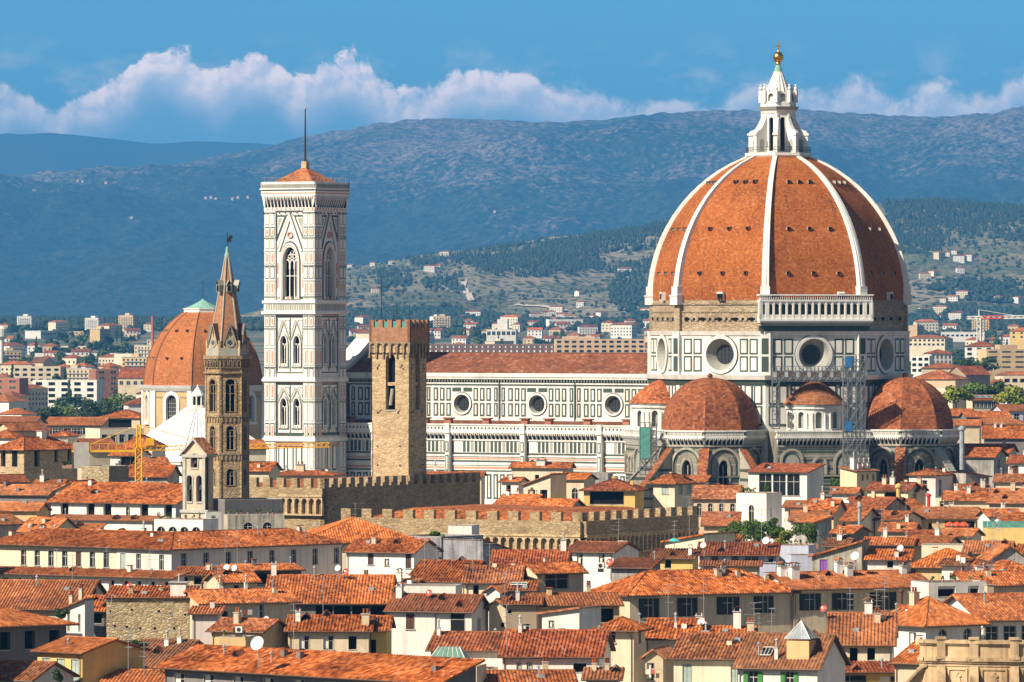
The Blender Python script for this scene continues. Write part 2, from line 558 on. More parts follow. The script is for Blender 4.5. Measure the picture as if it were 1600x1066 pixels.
T_TERRA = tiles('roof tiles orange', (0.055, 0.017, 0.007), (0.33, 0.076, 0.016), (0.55, 0.170, 0.040))
T_RED = tiles('roof tiles brick red', (0.05, 0.016, 0.009), (0.24, 0.053, 0.017), (0.40, 0.110, 0.036))
T_OLD = tiles('roof tiles weathered', (0.05, 0.020, 0.011), (0.24, 0.073, 0.026), (0.44, 0.165, 0.065), moss=0.7)
T_BRIGHT = tiles('roof tiles new orange', (0.10, 0.027, 0.008), (0.42, 0.102, 0.018), (0.62, 0.200, 0.045), moss=0.25)
T_DOME = tiles('dome tiles', (0.15, 0.040, 0.010), (0.40, 0.103, 0.017), (0.54, 0.168, 0.034), tu=0.46, tv=0.36, moss=0.22, big=0.07, mortar=0.30, streak=0.5, soft=0.72)
T_TRIB = tiles('tribune tiles', (0.10, 0.030, 0.013), (0.33, 0.082, 0.025), (0.48, 0.15, 0.048), tu=0.6, tv=0.48, moss=0.4, big=0.2, mortar=0.55)
T_NAVE = tiles('nave roof tiles', (0.09, 0.030, 0.018), (0.19, 0.055, 0.026), (0.28, 0.085, 0.04), tu=0.6, tv=0.6, moss=0.5)
ROOFS = {'t': T_TERRA, 'r': T_RED, 'o': T_OLD, 'b': T_BRIGHT}
W = {
    'white': plaster('plaster white', (0.80, 0.77, 0.70), amount=0.35), 'cream': plaster('plaster cream', (0.78, 0.68, 0.49), amount=0.4),
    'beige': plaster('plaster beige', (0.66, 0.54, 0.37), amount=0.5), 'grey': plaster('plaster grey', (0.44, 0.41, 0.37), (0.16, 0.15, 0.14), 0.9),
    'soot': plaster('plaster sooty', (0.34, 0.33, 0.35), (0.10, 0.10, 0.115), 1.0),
    'ochre': plaster('plaster ochre', (0.66, 0.46, 0.22), amount=0.5), 'yellow': plaster('plaster yellow', (0.72, 0.50, 0.16), amount=0.35),
    'pink': plaster('plaster pink', (0.74, 0.64, 0.58), amount=0.4), 'blue': plaster('plaster lavender', (0.52, 0.55, 0.68), amount=0.4),
    'brown': plaster('plaster brown', (0.36, 0.27, 0.18), amount=0.6), 'old': plaster('plaster mouldy', (0.46, 0.42, 0.33), (0.15, 0.14, 0.12), 1.0),
    'peach': plaster('plaster peach', (0.70, 0.48, 0.30), amount=0.4), 'dark': plaster('plaster soot', (0.17, 0.16, 0.16), amount=0.5),  # dark: own tone on some houses, shade painted into others
    'rubble': stone('rubble stone', (0.20, 0.15, 0.085), (0.47, 0.37, 0.22), (0.62, 0.51, 0.33), 1.8, 2.0),
    'stone': stone('sandstone ashlar', (0.34, 0.245, 0.135), (0.54, 0.40, 0.235), (0.64, 0.50, 0.32), 1.3, 1.9, 0.5),
    'pietra': stone('dark forte stone', (0.22, 0.155, 0.085), (0.40, 0.29, 0.165), (0.50, 0.39, 0.24), 1.5, 1.9, 0.6),
    'pale': plaster('plaster pale yellow', (0.74, 0.62, 0.38), amount=0.35),
    'darkbrick': plaster('plaster dark brick', (0.17, 0.06, 0.05), amount=0.5),
    'brick': plaster('brick red wall', (0.38, 0.13, 0.07), amount=0.5),
}
M_WHITE = marble('white marble', (0.75, 0.735, 0.68), (0.25, 0.235, 0.19), amount=0.75)
M_GREEN = marble('green marble', (0.055, 0.085, 0.065), (0.03, 0.035, 0.03), amount=0.5)
M_GREY = marble('grey marble', (0.36, 0.36, 0.31), (0.15, 0.14, 0.11), amount=0.7)
M_PINK = marble('pink marble', (0.58, 0.30, 0.21), (0.34, 0.2, 0.14), amount=0.5)
M_CLEAN = marble('clean white marble', (0.775, 0.76, 0.715), (0.35, 0.33, 0.28), amount=0.62)
M_BRICKBAND = stone('raw brick band', (0.24, 0.175, 0.11), (0.40, 0.31, 0.205), (0.52, 0.43, 0.30), 1.2, 2.6)
M_DIRTY = marble('soiled marble', (0.40, 0.36, 0.29), (0.075, 0.068, 0.052), amount=1.2, sc=0.5)
M_SOOT = marble('sooty marble', (0.27, 0.25, 0.20), (0.05, 0.046, 0.037), amount=1.2, sc=0.6)
M_DARK = plain('dark opening', (0.012, 0.011, 0.011), 0.9, spec=0.05)
M_GLASS = plain('window glass', (0.016, 0.017, 0.018), 0.22, spec=0.22)
M_LEADED = plain('leaded glass', (0.028, 0.033, 0.036), 0.35, 0.4, 3.0, spec=0.5)
M_GOLD = plain('gilded copper', (0.75, 0.44, 0.10), 0.30, 0.1, metal=1.0)
M_COPPER = plain('green copper', (0.22, 0.42, 0.33), 0.7)
M_LEAD = plain('lead sheet', (0.30, 0.33, 0.35), 0.5, 0.3)
M_IRON = plain('dark iron', (0.03, 0.03, 0.03), 0.6)
M_STEEL = plain('scaffold steel', (0.17, 0.19, 0.21), 0.45, metal=0.4)
M_ALU = plain('aerial metal', (0.42, 0.42, 0.42), 0.4, metal=0.5)
M_BLUE = plain('blue tarpaulin', (0.025, 0.12, 0.27), 0.6, 0.3)
M_NET = plain('green net', (0.09, 0.29, 0.235), 0.8, 0.3, 2.0)
M_CRANE = plain('crane yellow', (0.78, 0.42, 0.02), 0.45)
M_REDP = plain('red paint', (0.52, 0.05, 0.035), 0.5)
M_DISHW = plain('dish white', (0.80, 0.80, 0.80), 0.4, 0.05)
M_DISHR = plain('dish red', (0.50, 0.09, 0.06), 0.5, 0.1)
M_FRAME = plain('painted white wood', (0.70, 0.67, 0.60), 0.6)
M_BROWN = plain('brown shutters', (0.10, 0.045, 0.028), 0.6)
M_GREENS = plain('green shutters', (0.07, 0.25, 0.06), 0.6)
M_PALES = plain('pale green shutters', (0.38, 0.47, 0.42), 0.6)
M_DARKS = plain('dark green shutters', (0.018, 0.022, 0.018), 0.6)
M_PURPLE = plain('purple shutters', (0.26, 0.10, 0.42), 0.6)
M_GUTTER = plain('copper gutter', (0.11, 0.06, 0.035), 0.5)
M_WOOD = plain('eaves timber', (0.09, 0.055, 0.035), 0.8)
M_TERRACE = plain('terrace paving', (0.36, 0.20, 0.13), 0.85)
M_CONC = plain('concrete', (0.42, 0.40, 0.36), 0.85)
M_STEM = plain('bark', (0.09, 0.065, 0.045), 0.9)
LEAF_D = foliage('leaves dark', (0.018, 0.035, 0.012), (0.06, 0.10, 0.03))
LEAF_M = foliage('leaves mid', (0.035, 0.065, 0.013), (0.13, 0.21, 0.04))
LEAF_Y = foliage('leaves yellow green', (0.09, 0.12, 0.015), (0.30, 0.34, 0.04))
LEAF_FAR = foliage('woodland', (0.014, 0.026, 0.012), (0.045, 0.07, 0.03))
# ================================================================ terrain
rng = random.Random(7)


def lerp_tab(tab, x):
    if x <= tab[0][0]: return tab[0][1]
    for (a, b), (c, d) in zip(tab, tab[1:]):
        if x <= c: return b + (d - b) * (x - a) / (c - a)
    return tab[-1][1]


def smooth(t):
    t = max(0.0, min(1.0, t))
    return t * t * (3 - 2 * t)


GROUND = [(0, 0), (4000, 0), (6000, 12), (8000, 32), (9600, 40), (41000, 44)]


def ground_z(x, y):
    return lerp_tab(GROUND, y)


g = MB()
rows = [-500, 0, 500, 1500, 3000, 4000, 4500, 5000, 5500, 6000, 6500, 7000, 7500, 8000, 9000, 9600, 14000, 20500, 30000, 41000]
for a, b in zip(rows, rows[1:]):
    for k in range(10):
        x0, x1 = -4800 + k * 960, -4800 + (k + 1) * 960
        g.face([(x0, a, ground_z(0, a)), (x1, a, ground_z(0, a)), (x1, b, ground_z(0, b)), (x0, b, ground_z(0, b))])
m, t = new_mat('city ground')
oc = t.n('ShaderNodeTexCoord').outputs['Object']
far = t.n('ShaderNodeMapRange', i={0: t.n('ShaderNodeSeparateXYZ', i={0: oc}).outputs[1], 1: 1800.0, 2: 3500.0}).outputs[0]
n1 = t.noise(oc, 0.012, 4, 0.6)
green = t.mix(t.ramp(n1, [(0.42, 0.0), (0.6, 1.0)]), (0.05, 0.075, 0.03), (0.22, 0.19, 0.13))
finish(t, t.mix(far, t.mix(t.noise(oc, 0.2, 4), (0.10, 0.095, 0.09), (0.17, 0.16, 0.145)), green), 0.95)
tag(g.build('ground', m), kind='structure')


def fbm(x, y, z=0.0, o=5):
    return mnoise.fractal(Vector((x, y, z)), 0.9, 2.1, o)


def hill(name, sky_pts, y0, yc, y1, foot, xr, nx, ny, shape, amp, nsc, mat, seed, smooth_shade=True):
    """a ridge whose crest, yc metres away, follows the skyline sky_pts; it rises from y0 and falls off again to y1"""
    verts, faces = [], []
    hz = []
    for j in range(ny + 1):
        tt = j / ny
        y = y0 + (y1 - y0) * tt
        for i in range(nx + 1):
            x = xr[0] + (xr[1] - xr[0]) * i / nx
            px = 800 + x / yc * F
            crest = CAMZ - (lerp_tab(sky_pts, px) - HOR) * yc / F
            if y <= yc:
                s_ = (y - y0) / (yc - y0)
                base = foot + (crest - foot) * (s_ ** shape)
                env = min(1.0, s_ * 5) * (0.05 + 0.95 * min(1.0, (1 - s_) * 5))
            else:
                s_ = (y1 - y) / (y1 - yc)
                base = 38 + (crest - 38) * smooth(s_)
                env = 0.3 * s_
            h = base + amp * env * (fbm(x / nsc, y / (nsc * 1.6), seed) * 1.0) + amp * 0.05 * fbm(x / 60.0, y / 60.0, seed + 5, 3)
            if j == 0: h = foot - 4
            verts.append((x, y, h))
    for j in range(ny):
        for i in range(nx):
            a = j * (nx + 1) + i
            faces.append((a, a + 1, a + nx + 2, a + nx + 1))
    me = bpy.data.meshes.new(name)
    me.from_pydata(verts, [], faces)
    me.materials.append(mat)
    if smooth_shade: me.polygons.foreach_set('use_smooth', [True] * len(me.polygons))
    o = bpy.data.objects.new(name, me)
    SC.collection.objects.link(o)
    tag(o, kind='structure')

    def at(x, y):
        fi = (x - xr[0]) / (xr[1] - xr[0]) * nx
        fj = (y - y0) / (y1 - y0) * ny
        i, j = max(0, min(nx - 1, int(fi))), max(0, min(ny - 1, int(fj)))
        a, b = min(1, max(0, fi - i)), min(1, max(0, fj - j))
        k = j * (nx + 1) + i
        return (verts[k][2] * (1 - a) + verts[k + 1][2] * a) * (1 - b) + (verts[k + nx + 1][2] * (1 - a) + verts[k + nx + 2][2] * a) * b
    return o, at


# bare, scrub covered mountain
m, t = new_mat('mountain scrub')
oc = t.n('ShaderNodeTexCoord').outputs['Object']
hgt = t.n('ShaderNodeSeparateXYZ', i={0: oc}).outputs[2]
st = t.n('ShaderNodeVectorMath', operation='MULTIPLY', i={0: oc, 1: (0.55, 0.32, 0.55)}).outputs[0]
nb = t.noise(st, 0.0022, 5, 0.6)
nf = t.noise(st, 0.020, 5, 0.72)
ns = t.noise(st, 0.075, 3, 0.7)
scrub = t.mix(t.ramp(ns, [(0.38, 0.0), (0.62, 1.0)]), (0.010, 0.018, 0.012), (0.050, 0.060, 0.034))
rise = t.n('ShaderNodeMapRange', i={0: hgt, 1: 220.0, 2: 800.0, 3: -0.18, 4: 0.07}).outputs[0]
rock = t.math('ADD', t.math('ADD', t.math('MULTIPLY', nb, 0.60), t.math('MULTIPLY', nf, 0.40)), t.math('MULTIPLY', ns, 0.42))
rock = t.ramp(t.math('ADD', rock, rise), [(0.68, 0.0), (0.84, 1.0)])
rock = t.math('MULTIPLY', rock, t.ramp(ns, [(0.40, 0.15), (0.60, 1.0)]))
finish(t, t.mix(rock, scrub, (0.27, 0.20, 0.17)), 0.95, bump=ns, strength=0.8, dist=6.0, spec=0.05)
M_MOUNT = m
m, t = new_mat('distant ridge')
oc = t.n('ShaderNodeTexCoord').outputs['Object']
finish(t, t.mix(t.noise(oc, 0.01, 5, 0.6), (0.02, 0.032, 0.02), (0.06, 0.07, 0.04)), 0.95, spec=0.05)
M_RIDGE = m
# olive groves, terraces and tracks
m, t = new_mat('olive terraces')
oc = t.n('ShaderNodeTexCoord').outputs['Object']
oc = t.n('ShaderNodeVectorMath', operation='MULTIPLY', i={0: oc, 1: (0.74, 0.74, 0.74)}).outputs[0]
nb = t.noise(oc, 0.006, 4, 0.6)
wv = t.n('ShaderNodeTexWave', i={'Vector': oc, 'Scale': 0.035, 'Distortion': 9.0, 'Detail': 3.0, 'Detail Scale': 0.6}).outputs[1]
vo = t.n('ShaderNodeTexVoronoi', i={'Vector': oc, 'Scale': 0.085}).outputs[0]
soil = t.mix(t.ramp(nb, [(0.40, 0.0), (0.62, 1.0)]), (0.10, 0.125, 0.05), (0.26, 0.215, 0.135))
soil = t.mix(t.math('MULTIPLY', t.ramp(wv, [(0.60, 0.0), (0.75, 1.0)]), 0.45), soil, (0.36, 0.30, 0.20))
fld = t.n('ShaderNodeSeparateColor', i={0: t.n('ShaderNodeTexVoronoi', i={'Vector': oc, 'Scale': 0.0075}).outputs['Color']}).outputs[0]
soil = t.mix(0.55, soil, t.ramp(fld, [(0.0, (0.085, 0.095, 0.05)), (0.3, (0.15, 0.15, 0.085)), (0.5, (0.27, 0.22, 0.145)), (0.72, (0.12, 0.13, 0.068)), (0.86, (0.30, 0.25, 0.175))], 'CONSTANT'))
trees = t.ramp(vo, [(0.36, 1.0), (0.55, 0.0)])
patch = t.ramp(t.noise(oc, 0.004, 3, 0.5), [(0.40, 1.0), (0.62, 0.25)])
finish(t, t.mix(t.math('MULTIPLY', trees, patch), soil, (0.045, 0.06, 0.032)), 0.95, bump=vo, strength=0.5, dist=-4.0, spec=0.05)
M_OLIVE = m

hill('ridge', [(-900, 214), (0, 212), (90, 210), (130, 213), (240, 224), (300, 220), (350, 222), (420, 226), (520, 240), (700, 270), (900, 330), (2500, 330)],
     31000, 37000, 40600, 38, (-4700, 2300), 110, 30, 0.9, 80, 1800, M_RIDGE, 3.3)
MNT_SKY = [(-900, 300), (-300, 292), (0, 285), (120, 288), (220, 277), (330, 248), (400, 234), (470, 214), (540, 203), (600, 191), (660, 185), (760, 186), (850, 190), (940, 187),
           (1000, 177), (1100, 170), (1180, 172), (1250, 170), (1330, 176), (1420, 180), (1500, 184), (1550, 178), (1600, 170), (1900, 150), (2500, 200)]
mountain, mnt_z = hill('mountain', MNT_SKY, 18800, 27000, 30800, 38, (-3500, 3500), 330, 120, 0.95, 210, 1400, M_MOUNT, 9.1)
HILL_SKY = [(-900, 540), (330, 528), (420, 505), (480, 470), (540, 425), (600, 414), (650, 405), (700, 396), (800, 386), (900, 374), (1000, 360), (1050, 350), (1200, 333), (1380, 315), (1450, 314),
            (1520, 319), (1600, 326), (1800, 340), (2500, 420)]
hills, hil_z = hill('hills', HILL_SKY, 9520, 12600, 13130, 34, (-1260, 2660), 230, 90, 0.92, 39, 462, M_OLIVE, 4.7)

# ---------------------------------------------------------------- woodland on the hills: one mass nobody could count
wd = MB()


def blob(mb, x, y, z, h, r, conic):
    n = 5
    a0 = rng.random() * 6
    c = [(x + r * math.cos(a0 + 2 * math.pi * k / n) * rng.uniform(.8, 1.15), y + r * math.sin(a0 + 2 * math.pi * k / n), z + h * (0.12 if conic else 0.42)) for k in range(n)]
    top = (x, y, z + h)
    if conic:
        for k in range(n): mb.face([c[k], c[(k + 1) % n], top])
    else:
        d = [(x + (p[0] - x) * .72, y + (p[1] - y) * .72, z + h * .82) for p in c]
        bt = (x, y, z)
        for k in range(n):
            j = (k + 1) % n
            mb.face([c[k], c[j], d[j], d[k]])
            mb.face([d[k], d[j], top])
            mb.face([c[j], c[k], bt])


def hill_px(x, y):
    z = hil_z(x, y)
    return 800 + x / y * F, HOR - (z - CAMZ) / y * F, z


FOREST = [  # outlines seen on the slope, in picture pixels
    [(690, 404), (760, 392), (900, 374), (1050, 348), (1050, 392), (930, 397), (945, 425), (850, 432), (770, 430), (740, 420), (715, 412)],
    [(950, 420), (1050, 400), (1060, 500), (1000, 500), (955, 480)],
    [(1380, 312), (1450, 312), (1600, 322), (1620, 380), (1520, 372), (1450, 395), (1400, 402)],
    [(1440, 450), (1520, 435), (1620, 445), (1620, 475), (1500, 470)],
    [(1410, 495), (1480, 480), (1620, 485), (1620, 525), (1410, 528)],
    [(540, 490), (700, 478), (800, 500), (900, 505), (1000, 500), (1000, 525), (700, 520), (540, 515)],
    [(590, 430), (640, 425), (640, 450), (600, 452)], [(655, 440), (720, 432), (720, 455), (665, 452)],
    [(640, 408), (690, 402), (700, 412), (650, 420)],
]


def inside(poly, x, y):
    c = False
    for (x0, y0), (x1, y1) in zip(poly, poly[1:] + poly[:1]):
        if (y0 > y) != (y1 > y) and x < x0 + (y - y0) / (y1 - y0) * (x1 - x0): c = not c
    return c


cnt = 0
for _ in range(60000):
    y = 9590 + 3220 * rng.random()
    x = (rng.uniform(430, 1640) - 800) * y / F
    px, py, z = hill_px(x, y)
    q = fbm(x / 60, y / 60, 2.0, 2)
    if any(inside(p, px + 12 * q, py + 5 * q) for p in FOREST):
        con = py < 440 and rng.random() < .75
        h = rng.uniform(8, 15) if con else rng.uniform(5, 11)
        blob(wd, x, y, z - .5, h, h * (.24 if con else .55), con)
        cnt += 1
    elif rng.random() < .10 and not (1050 < px < 1400):
        h = rng.uniform(3, 6)
        blob(wd, x, y, z - .3, h, h * .7, False)
        cnt += 1
    if cnt > 12000: break
# darker trees along the foot of the mountain on the left
for q_ in range(5200):
    y = rng.uniform(8000, 11500) if q_ % 2 else rng.uniform(7400, 9900)
    x = ((rng.uniform(-40, 430) if q_ % 2 else rng.uniform(430, 1640)) - 800) * y / F
    if q_ % 2 == 0 and fbm(x / 160, y / 260, 7.0, 3) < .02: continue
    h = rng.uniform(5, 11)
    blob(wd, x, y, ground_z(x, y) - .5, h, h * .6, False)
tag(wd.build('woodland', LEAF_FAR), kind='stuff')

# ---------------------------------------------------------------- the air between here and the mountains
hz = MB()
hz.box(-5200, 5200, -700, 41500, -1.5, 1180)
m = bpy.data.materials.new('haze air')
m.use_nodes = True
t = NT(m.node_tree)
HAZE_COL, HAZE_DEN = (0.105, 0.455, 1.0), 3.9e-5
pv = t.n('ShaderNodeVolumePrincipled', i={'Color': (*HAZE_COL, 1), 'Density': HAZE_DEN, 'Anisotropy': 0.0})
t.n('ShaderNodeOutputMaterial', i={'Volume': pv.outputs[0]})
tag(hz.build('haze', m), kind='stuff')
# ================================================================ the cathedral
CA = 30.5                                     # the long axis runs from upper left to lower right, turned by this many degrees
dome_c = PX(1216, HOR, 1400)
cath = empty('cathedral', (dome_c.x, dome_c.y, 0), R(-CA))
tag(cath, 'huge marble cathedral with a ribbed orange tiled dome, white lantern and gold ball', 'cathedral')
SIDE = 2 * math.sin(R(22.5))


def panels(mb, x0, x1, z0, z1, nx, nz, gap=0.35, g=1, wmi=0, y=0.0, line=0.37):
    """green framed marble fields, nx by nz, standing a few centimetres proud of the wall"""
    cw, ch = (x1 - x0) / nx, (z1 - z0) / nz
    for i in range(nx):
        for j in range(nz):
            a, b = x0 + i * cw + gap / 2, x0 + (i + 1) * cw - gap / 2
            c, d = z0 + j * ch + gap / 2, z0 + (j + 1) * ch - gap / 2
            mb.box(a, b, y - .04, y, c, d, g, skip='k')
            mb.box(a + line, b - line, y - .09, y - .04, c + line, d - line, wmi, skip='k')


def corbels(mb, x0, x1, z0, z1, step, out, mi=0, dark=3):
    """row of little pointed arches on brackets under a cornice"""
    n = max(1, round((x1 - x0) / step))
    s_ = (x1 - x0) / n
    mb.box(x0, x1, -.03, 0, z0, z1, dark, skip='k')  # near-black strip paints the shade between the brackets
    for k in range(n + 1):
        x = x0 + k * s_
        mb.face([(x - s_ * .13, -out, z1), (x + s_ * .13, -out, z1), (x + s_ * .13, -.1, z0), (x - s_ * .13, -.1, z0)], mi)
        for sx in (-1, 1):
            mb.face([(x + sx * s_ * .13, -out, z1), (x + sx * s_ * .13, -.1, z0), (x + sx * s_ * .13, 0, z0), (x + sx * s_ * .13, 0, z1)], mi)
        if k < n:
            zt = z1 - (z1 - z0) * .42
            for side in (0, 1):
                xa, xb = (x + s_ * .13, x + s_ * .5) if side == 0 else (x + s_ * .5, x + s_ * .87)
                tri = [(xa, -out, zt), (xb, -out, z1), (xa, -out, z1)] if side == 0 else [(xb, -out, zt), (xb, -out, z1), (xa, -out, z1)]
                mb.face(tri, mi)


def cornice(mb, polyR, z0, z1, out0, out1, mi=0, a0=22.5, n=8):
    mb.prism(ngon(n, polyR + out0, a0), z0, z1, mi, True, True, ngon(n, polyR + out1, a0))


MARB = [M_WHITE, M_GREEN, M_GREY, M_DARK, M_PINK, M_CLEAN]
SOIL = [M_SOOT, M_GREEN, M_GREY, M_DARK, M_PINK, M_WHITE, M_DIRTY]
# ---- lower block and drum
dr = MB()
RB = 28.4
ap = RB * math.cos(R(22.5))
fw = RB * SIDE
dr.prism(ngon(8, RB - .1, 22.5), 0, 42, 0, False)
cornice(dr, RB, 40.4, 41.5, .12, .5, 1)
cornice(dr, RB, 41.5, 42.5, .9, 1.3, 0)
for phi in range(0, 360, 45):
    dr.M = fdir(phi, ap, fw)
    panels(dr, .6, 5.2, 31.5, 40.6, 2, 2, .3)
    panels(dr, fw - 5.2, fw - .6, 31.5, 40.6, 2, 2, .3)
    panels(dr, 5.6, fw - 5.6, 31.5, 40.6, 4, 2, .3)
    # oculus storey with a real opening
    dr.plate_hole(fw, 42.5, 51.0, circle(fw / 2, 46.9, 3.55), 0, 0)
    panels(dr, .25, 1.35, 43.0, 50.5, 1, 2, .12)
    panels(dr, fw - 1.35, fw - .25, 43.0, 50.5, 1, 2, .12)
    panels(dr, 1.6, 6.4, 43.0, 50.5, 2, 2, .35)
    panels(dr, fw - 6.4, fw - 1.6, 43.0, 50.5, 2, 2, .35)
dr.M = None
cornice(dr, RB, 51.0, 51.9, .25, .6, 0)
drum = dr.build('drum', MARB, cath)
for phi in range(0, 360, 45):
    o = MB()
    o.M = fdir(phi, ap, fw)
    cx, cz = fw / 2, 46.9
    A = [circle(cx, cz, r) for r in (4.15, 3.75, 3.45, 2.1)]
    ring(o, A[0], A[2], -.35, .1, 0)
    ring(o, offset_ring(A[0], .18), A[0], -.12, .05, 1)
    n = len(A[0])
    for k in range(n):
        j = (k + 1) % n
        o.face([(A[2][k][0], -.3, A[2][k][1]), (A[2][j][0], -.3, A[2][j][1]), (A[3][j][0], 2.0, A[3][j][1]), (A[3][k][0], 2.0, A[3][k][1])], 2)
    wn = o.build('round_window', [M_WHITE, M_GREEN, M_GREY], cath)
    o2 = MB()
    o2.M = fdir(phi, ap, fw)
    o2.face([(p[0], 1.9, p[1]) for p in A[3]], 0)
    for d in (-.9, 0, .9):
        h = math.sqrt(2.1 ** 2 - d * d)
        o2.box(cx + d - .05, cx + d + .05, 1.78, 1.9, cz - h, cz + h, 1)
        o2.box(cx - h, cx + h, 1.8, 1.9, cz + d - .05, cz + d + .05, 1)
    o2.build('pane', [M_LEADED, M_IRON], wn)
# ---- bare masonry band below the tiles
bb = MB()
bb.prism(ngon(8, RB - .45, 22.5), 51.9, 58.8, 0, True)
cornice(bb, RB, 57.6, 58.0, -.2, -.1, 0)
cornice(bb, RB, 55.9, 56.15, -.3, -.2, 0)
for phi in range(0, 360, 45):
    bb.M = fdir(phi, (RB - .45) * math.cos(R(22.5)), fw - .4)
    for k in range(14):
        x = 2.0 + k * (fw - 4.4) / 13
        if phi != 315: bb.box(x - .35, x + .35, -.32, .02, 54.2, 54.9, 0 if k % 3 else 1)
        if phi != 315: bb.box(x + .45, x + .8, -.03, .02, 54.25, 54.8, 1)
bb.M = None
bb.build('masonry_band', [M_BRICKBAND, M_DARK], cath)
# ---- finished gallery on one side only (south-east)
ga = MB()
gw = fw + 3.6
ga.M = fdir(315, ap, gw)
ga.box(0, gw, -1.9, 0, 53.75, 54.1, 0)
ga.box(.3, gw - .3, -1.3, 0, 53.1, 53.75, 2)
ga.box(.3, gw - .3, -.5, 0, 52.0, 53.1, 1)
ga.box(-.1, gw + .1, -2.1, 0, 54.1, 54.5, 0)
ga.box(0, gw, -1.95, 0, 58.3, 58.7, 0)
ga.box(-.15, gw + .15, -2.15, 0, 59.55, 59.85, 0)
ga.box(.2, gw - .2, -.6, .0, 54.5, 58.3, 1)  # inner wall coloured very dark for the shade behind the arches
nb_ = 17
for k in range(nb_ + 1):
    x = .25 + k * (gw - .5) / nb_
    wide = k in (0, 1, nb_ - 1, nb_)
    ga.box(x - (.42 if wide else .2), x + (.42 if wide else .2), -1.85, -1.45, 54.5, 58.3, 0)
    if k < nb_:
        s_ = (gw - .5) / nb_
        cxx = x + s_ / 2
        wa = s_ - (.84 if k in (0, nb_ - 1) else .5)
        # arch head over each bay, and the little parapet in it
        hol = arch(cxx, 54.5, wa, 3.3, 8)
        for (a, b) in zip(hol[2:], hol[3:]):
            ga.face([(a[0], -1.7, a[1]), (b[0], -1.7, b[1]), (b[0], -1.7, 58.3), (a[0], -1.7, 58.3)], 0)
        ga.box(x, x + s_, -1.8, -1.7, 54.5, 55.5, 0)
for k in range(52):
    x = .2 + k * (gw - .4) / 51
    ga.box(x - .07, x + .07, -2.0, -1.88, 58.7, 59.55, 0)
for sx in (0.0, gw - .3):
    ga.box(sx, sx + .3, -1.9, 0, 54.5, 55.5, 0)
    for yy_ in (-1.9, -.9): ga.box(sx, sx + .3, yy_, yy_ + .35, 54.5, 58.3, 0)
ga.M = None
ga.build('gallery', [M_CLEAN, M_GREEN, M_GREY], cath)
# corner pilasters of the drum
for k in range(8):
    a = 22.5 + 45 * k
    p = MB()
    p.M = Matrix.Rotation(R(a), 4, 'Z')
    p.box(RB - 1.6, RB + .25, -1.15, 1.15, 42.5, 51.9, 0)
    p.box(RB + .2, RB + .29, -.75, .75, 43.2, 46.5, 1)
    p.box(RB + .2, RB + .29, -.75, .75, 47.0, 50.4, 1)
    p.box(RB - 1.8, RB - .1, -.9, .9, 51.9, 58.0, 2)
    p.M = None
    p.build('pilaster', [M_WHITE, M_GREEN, M_BRICKBAND], cath)

# ---- the dome: eight curved sails
Z0, Z1, R0, CC = 58.6, 90.3, 28.0, 5.7


def dome_r(z):
    return math.sqrt(max(0.0, (R0 + CC) ** 2 - (z - Z0) ** 2)) - CC


NR = 26
zs = [Z0 + (Z1 - Z0) * k / NR for k in range(NR + 1)]
arc = [0.0]
for a, b in zip(zs, zs[1:]):
    arc.append(arc[-1] + math.hypot(b - a, dome_r(b) - dome_r(a)))
dm = MB()
for k in range(8):
    a0, a1 = R(22.5 + 45 * k), R(67.5 + 45 * k)
    for j in range(NR):
        r0, r1 = dome_r(zs[j]), dome_r(zs[j + 1])
        w0, w1 = r0 * SIDE / 2, r1 * SIDE / 2
        uo = k * 40.0
        dm.face([(r0 * math.cos(a0), r0 * math.sin(a0), zs[j]), (r0 * math.cos(a1), r0 * math.sin(a1), zs[j]),
                 (r1 * math.cos(a1), r1 * math.sin(a1), zs[j + 1]), (r1 * math.cos(a0), r1 * math.sin(a0), zs[j + 1])], 0,
                [(uo - w0, arc[j]), (uo + w0, arc[j]), (uo + w1, arc[j + 1]), (uo - w1, arc[j + 1])])
dm.build('dome', T_DOME, cath)
for k in range(8):
    rb = MB()
    rb.M = Matrix.Rotation(R(22.5 + 45 * k), 4, 'Z')
    zz = [Z0 + (Z1 - .2 - Z0) * j / 20 for j in range(21)]
    for a, b in zip(zz, zz[1:]):
        wa, wb = .82 - .35 * (a - Z0) / 32, .82 - .35 * (b - Z0) / 32
        for (s0, s1, o0, o1, mi) in ((-1, 1, .75, .75, 0), (-1, -1, -.6, .75, 0), (1, 1, .75, -.6, 0), (-.36, .36, .86, .86, 0), (-.36, -.36, .75, .86, 1), (.36, .36, .86, .75, 1)):
            rb.face([(dome_r(a) + o0, s0 * wa, a), (dome_r(a) + o1, s1 * wa, a), (dome_r(b) + o1, s1 * wb, b), (dome_r(b) + o0, s0 * wb, b)], mi)
    rb.box(R0 - 1.2, R0 + 1.25, -1.25, 1.25, 57.6, 59.6, 0)
    rb.box(R0 - 1.2, R0 + 1.0, -1.0, 1.0, 59.6, 61.6, 0)
    rb.box(R0 - 1.2, R0 + 1.4, -1.4, 1.4, 59.4, 59.7, 0)
    rb.M = None
    rb.build('rib', [M_CLEAN, M_WHITE], cath)
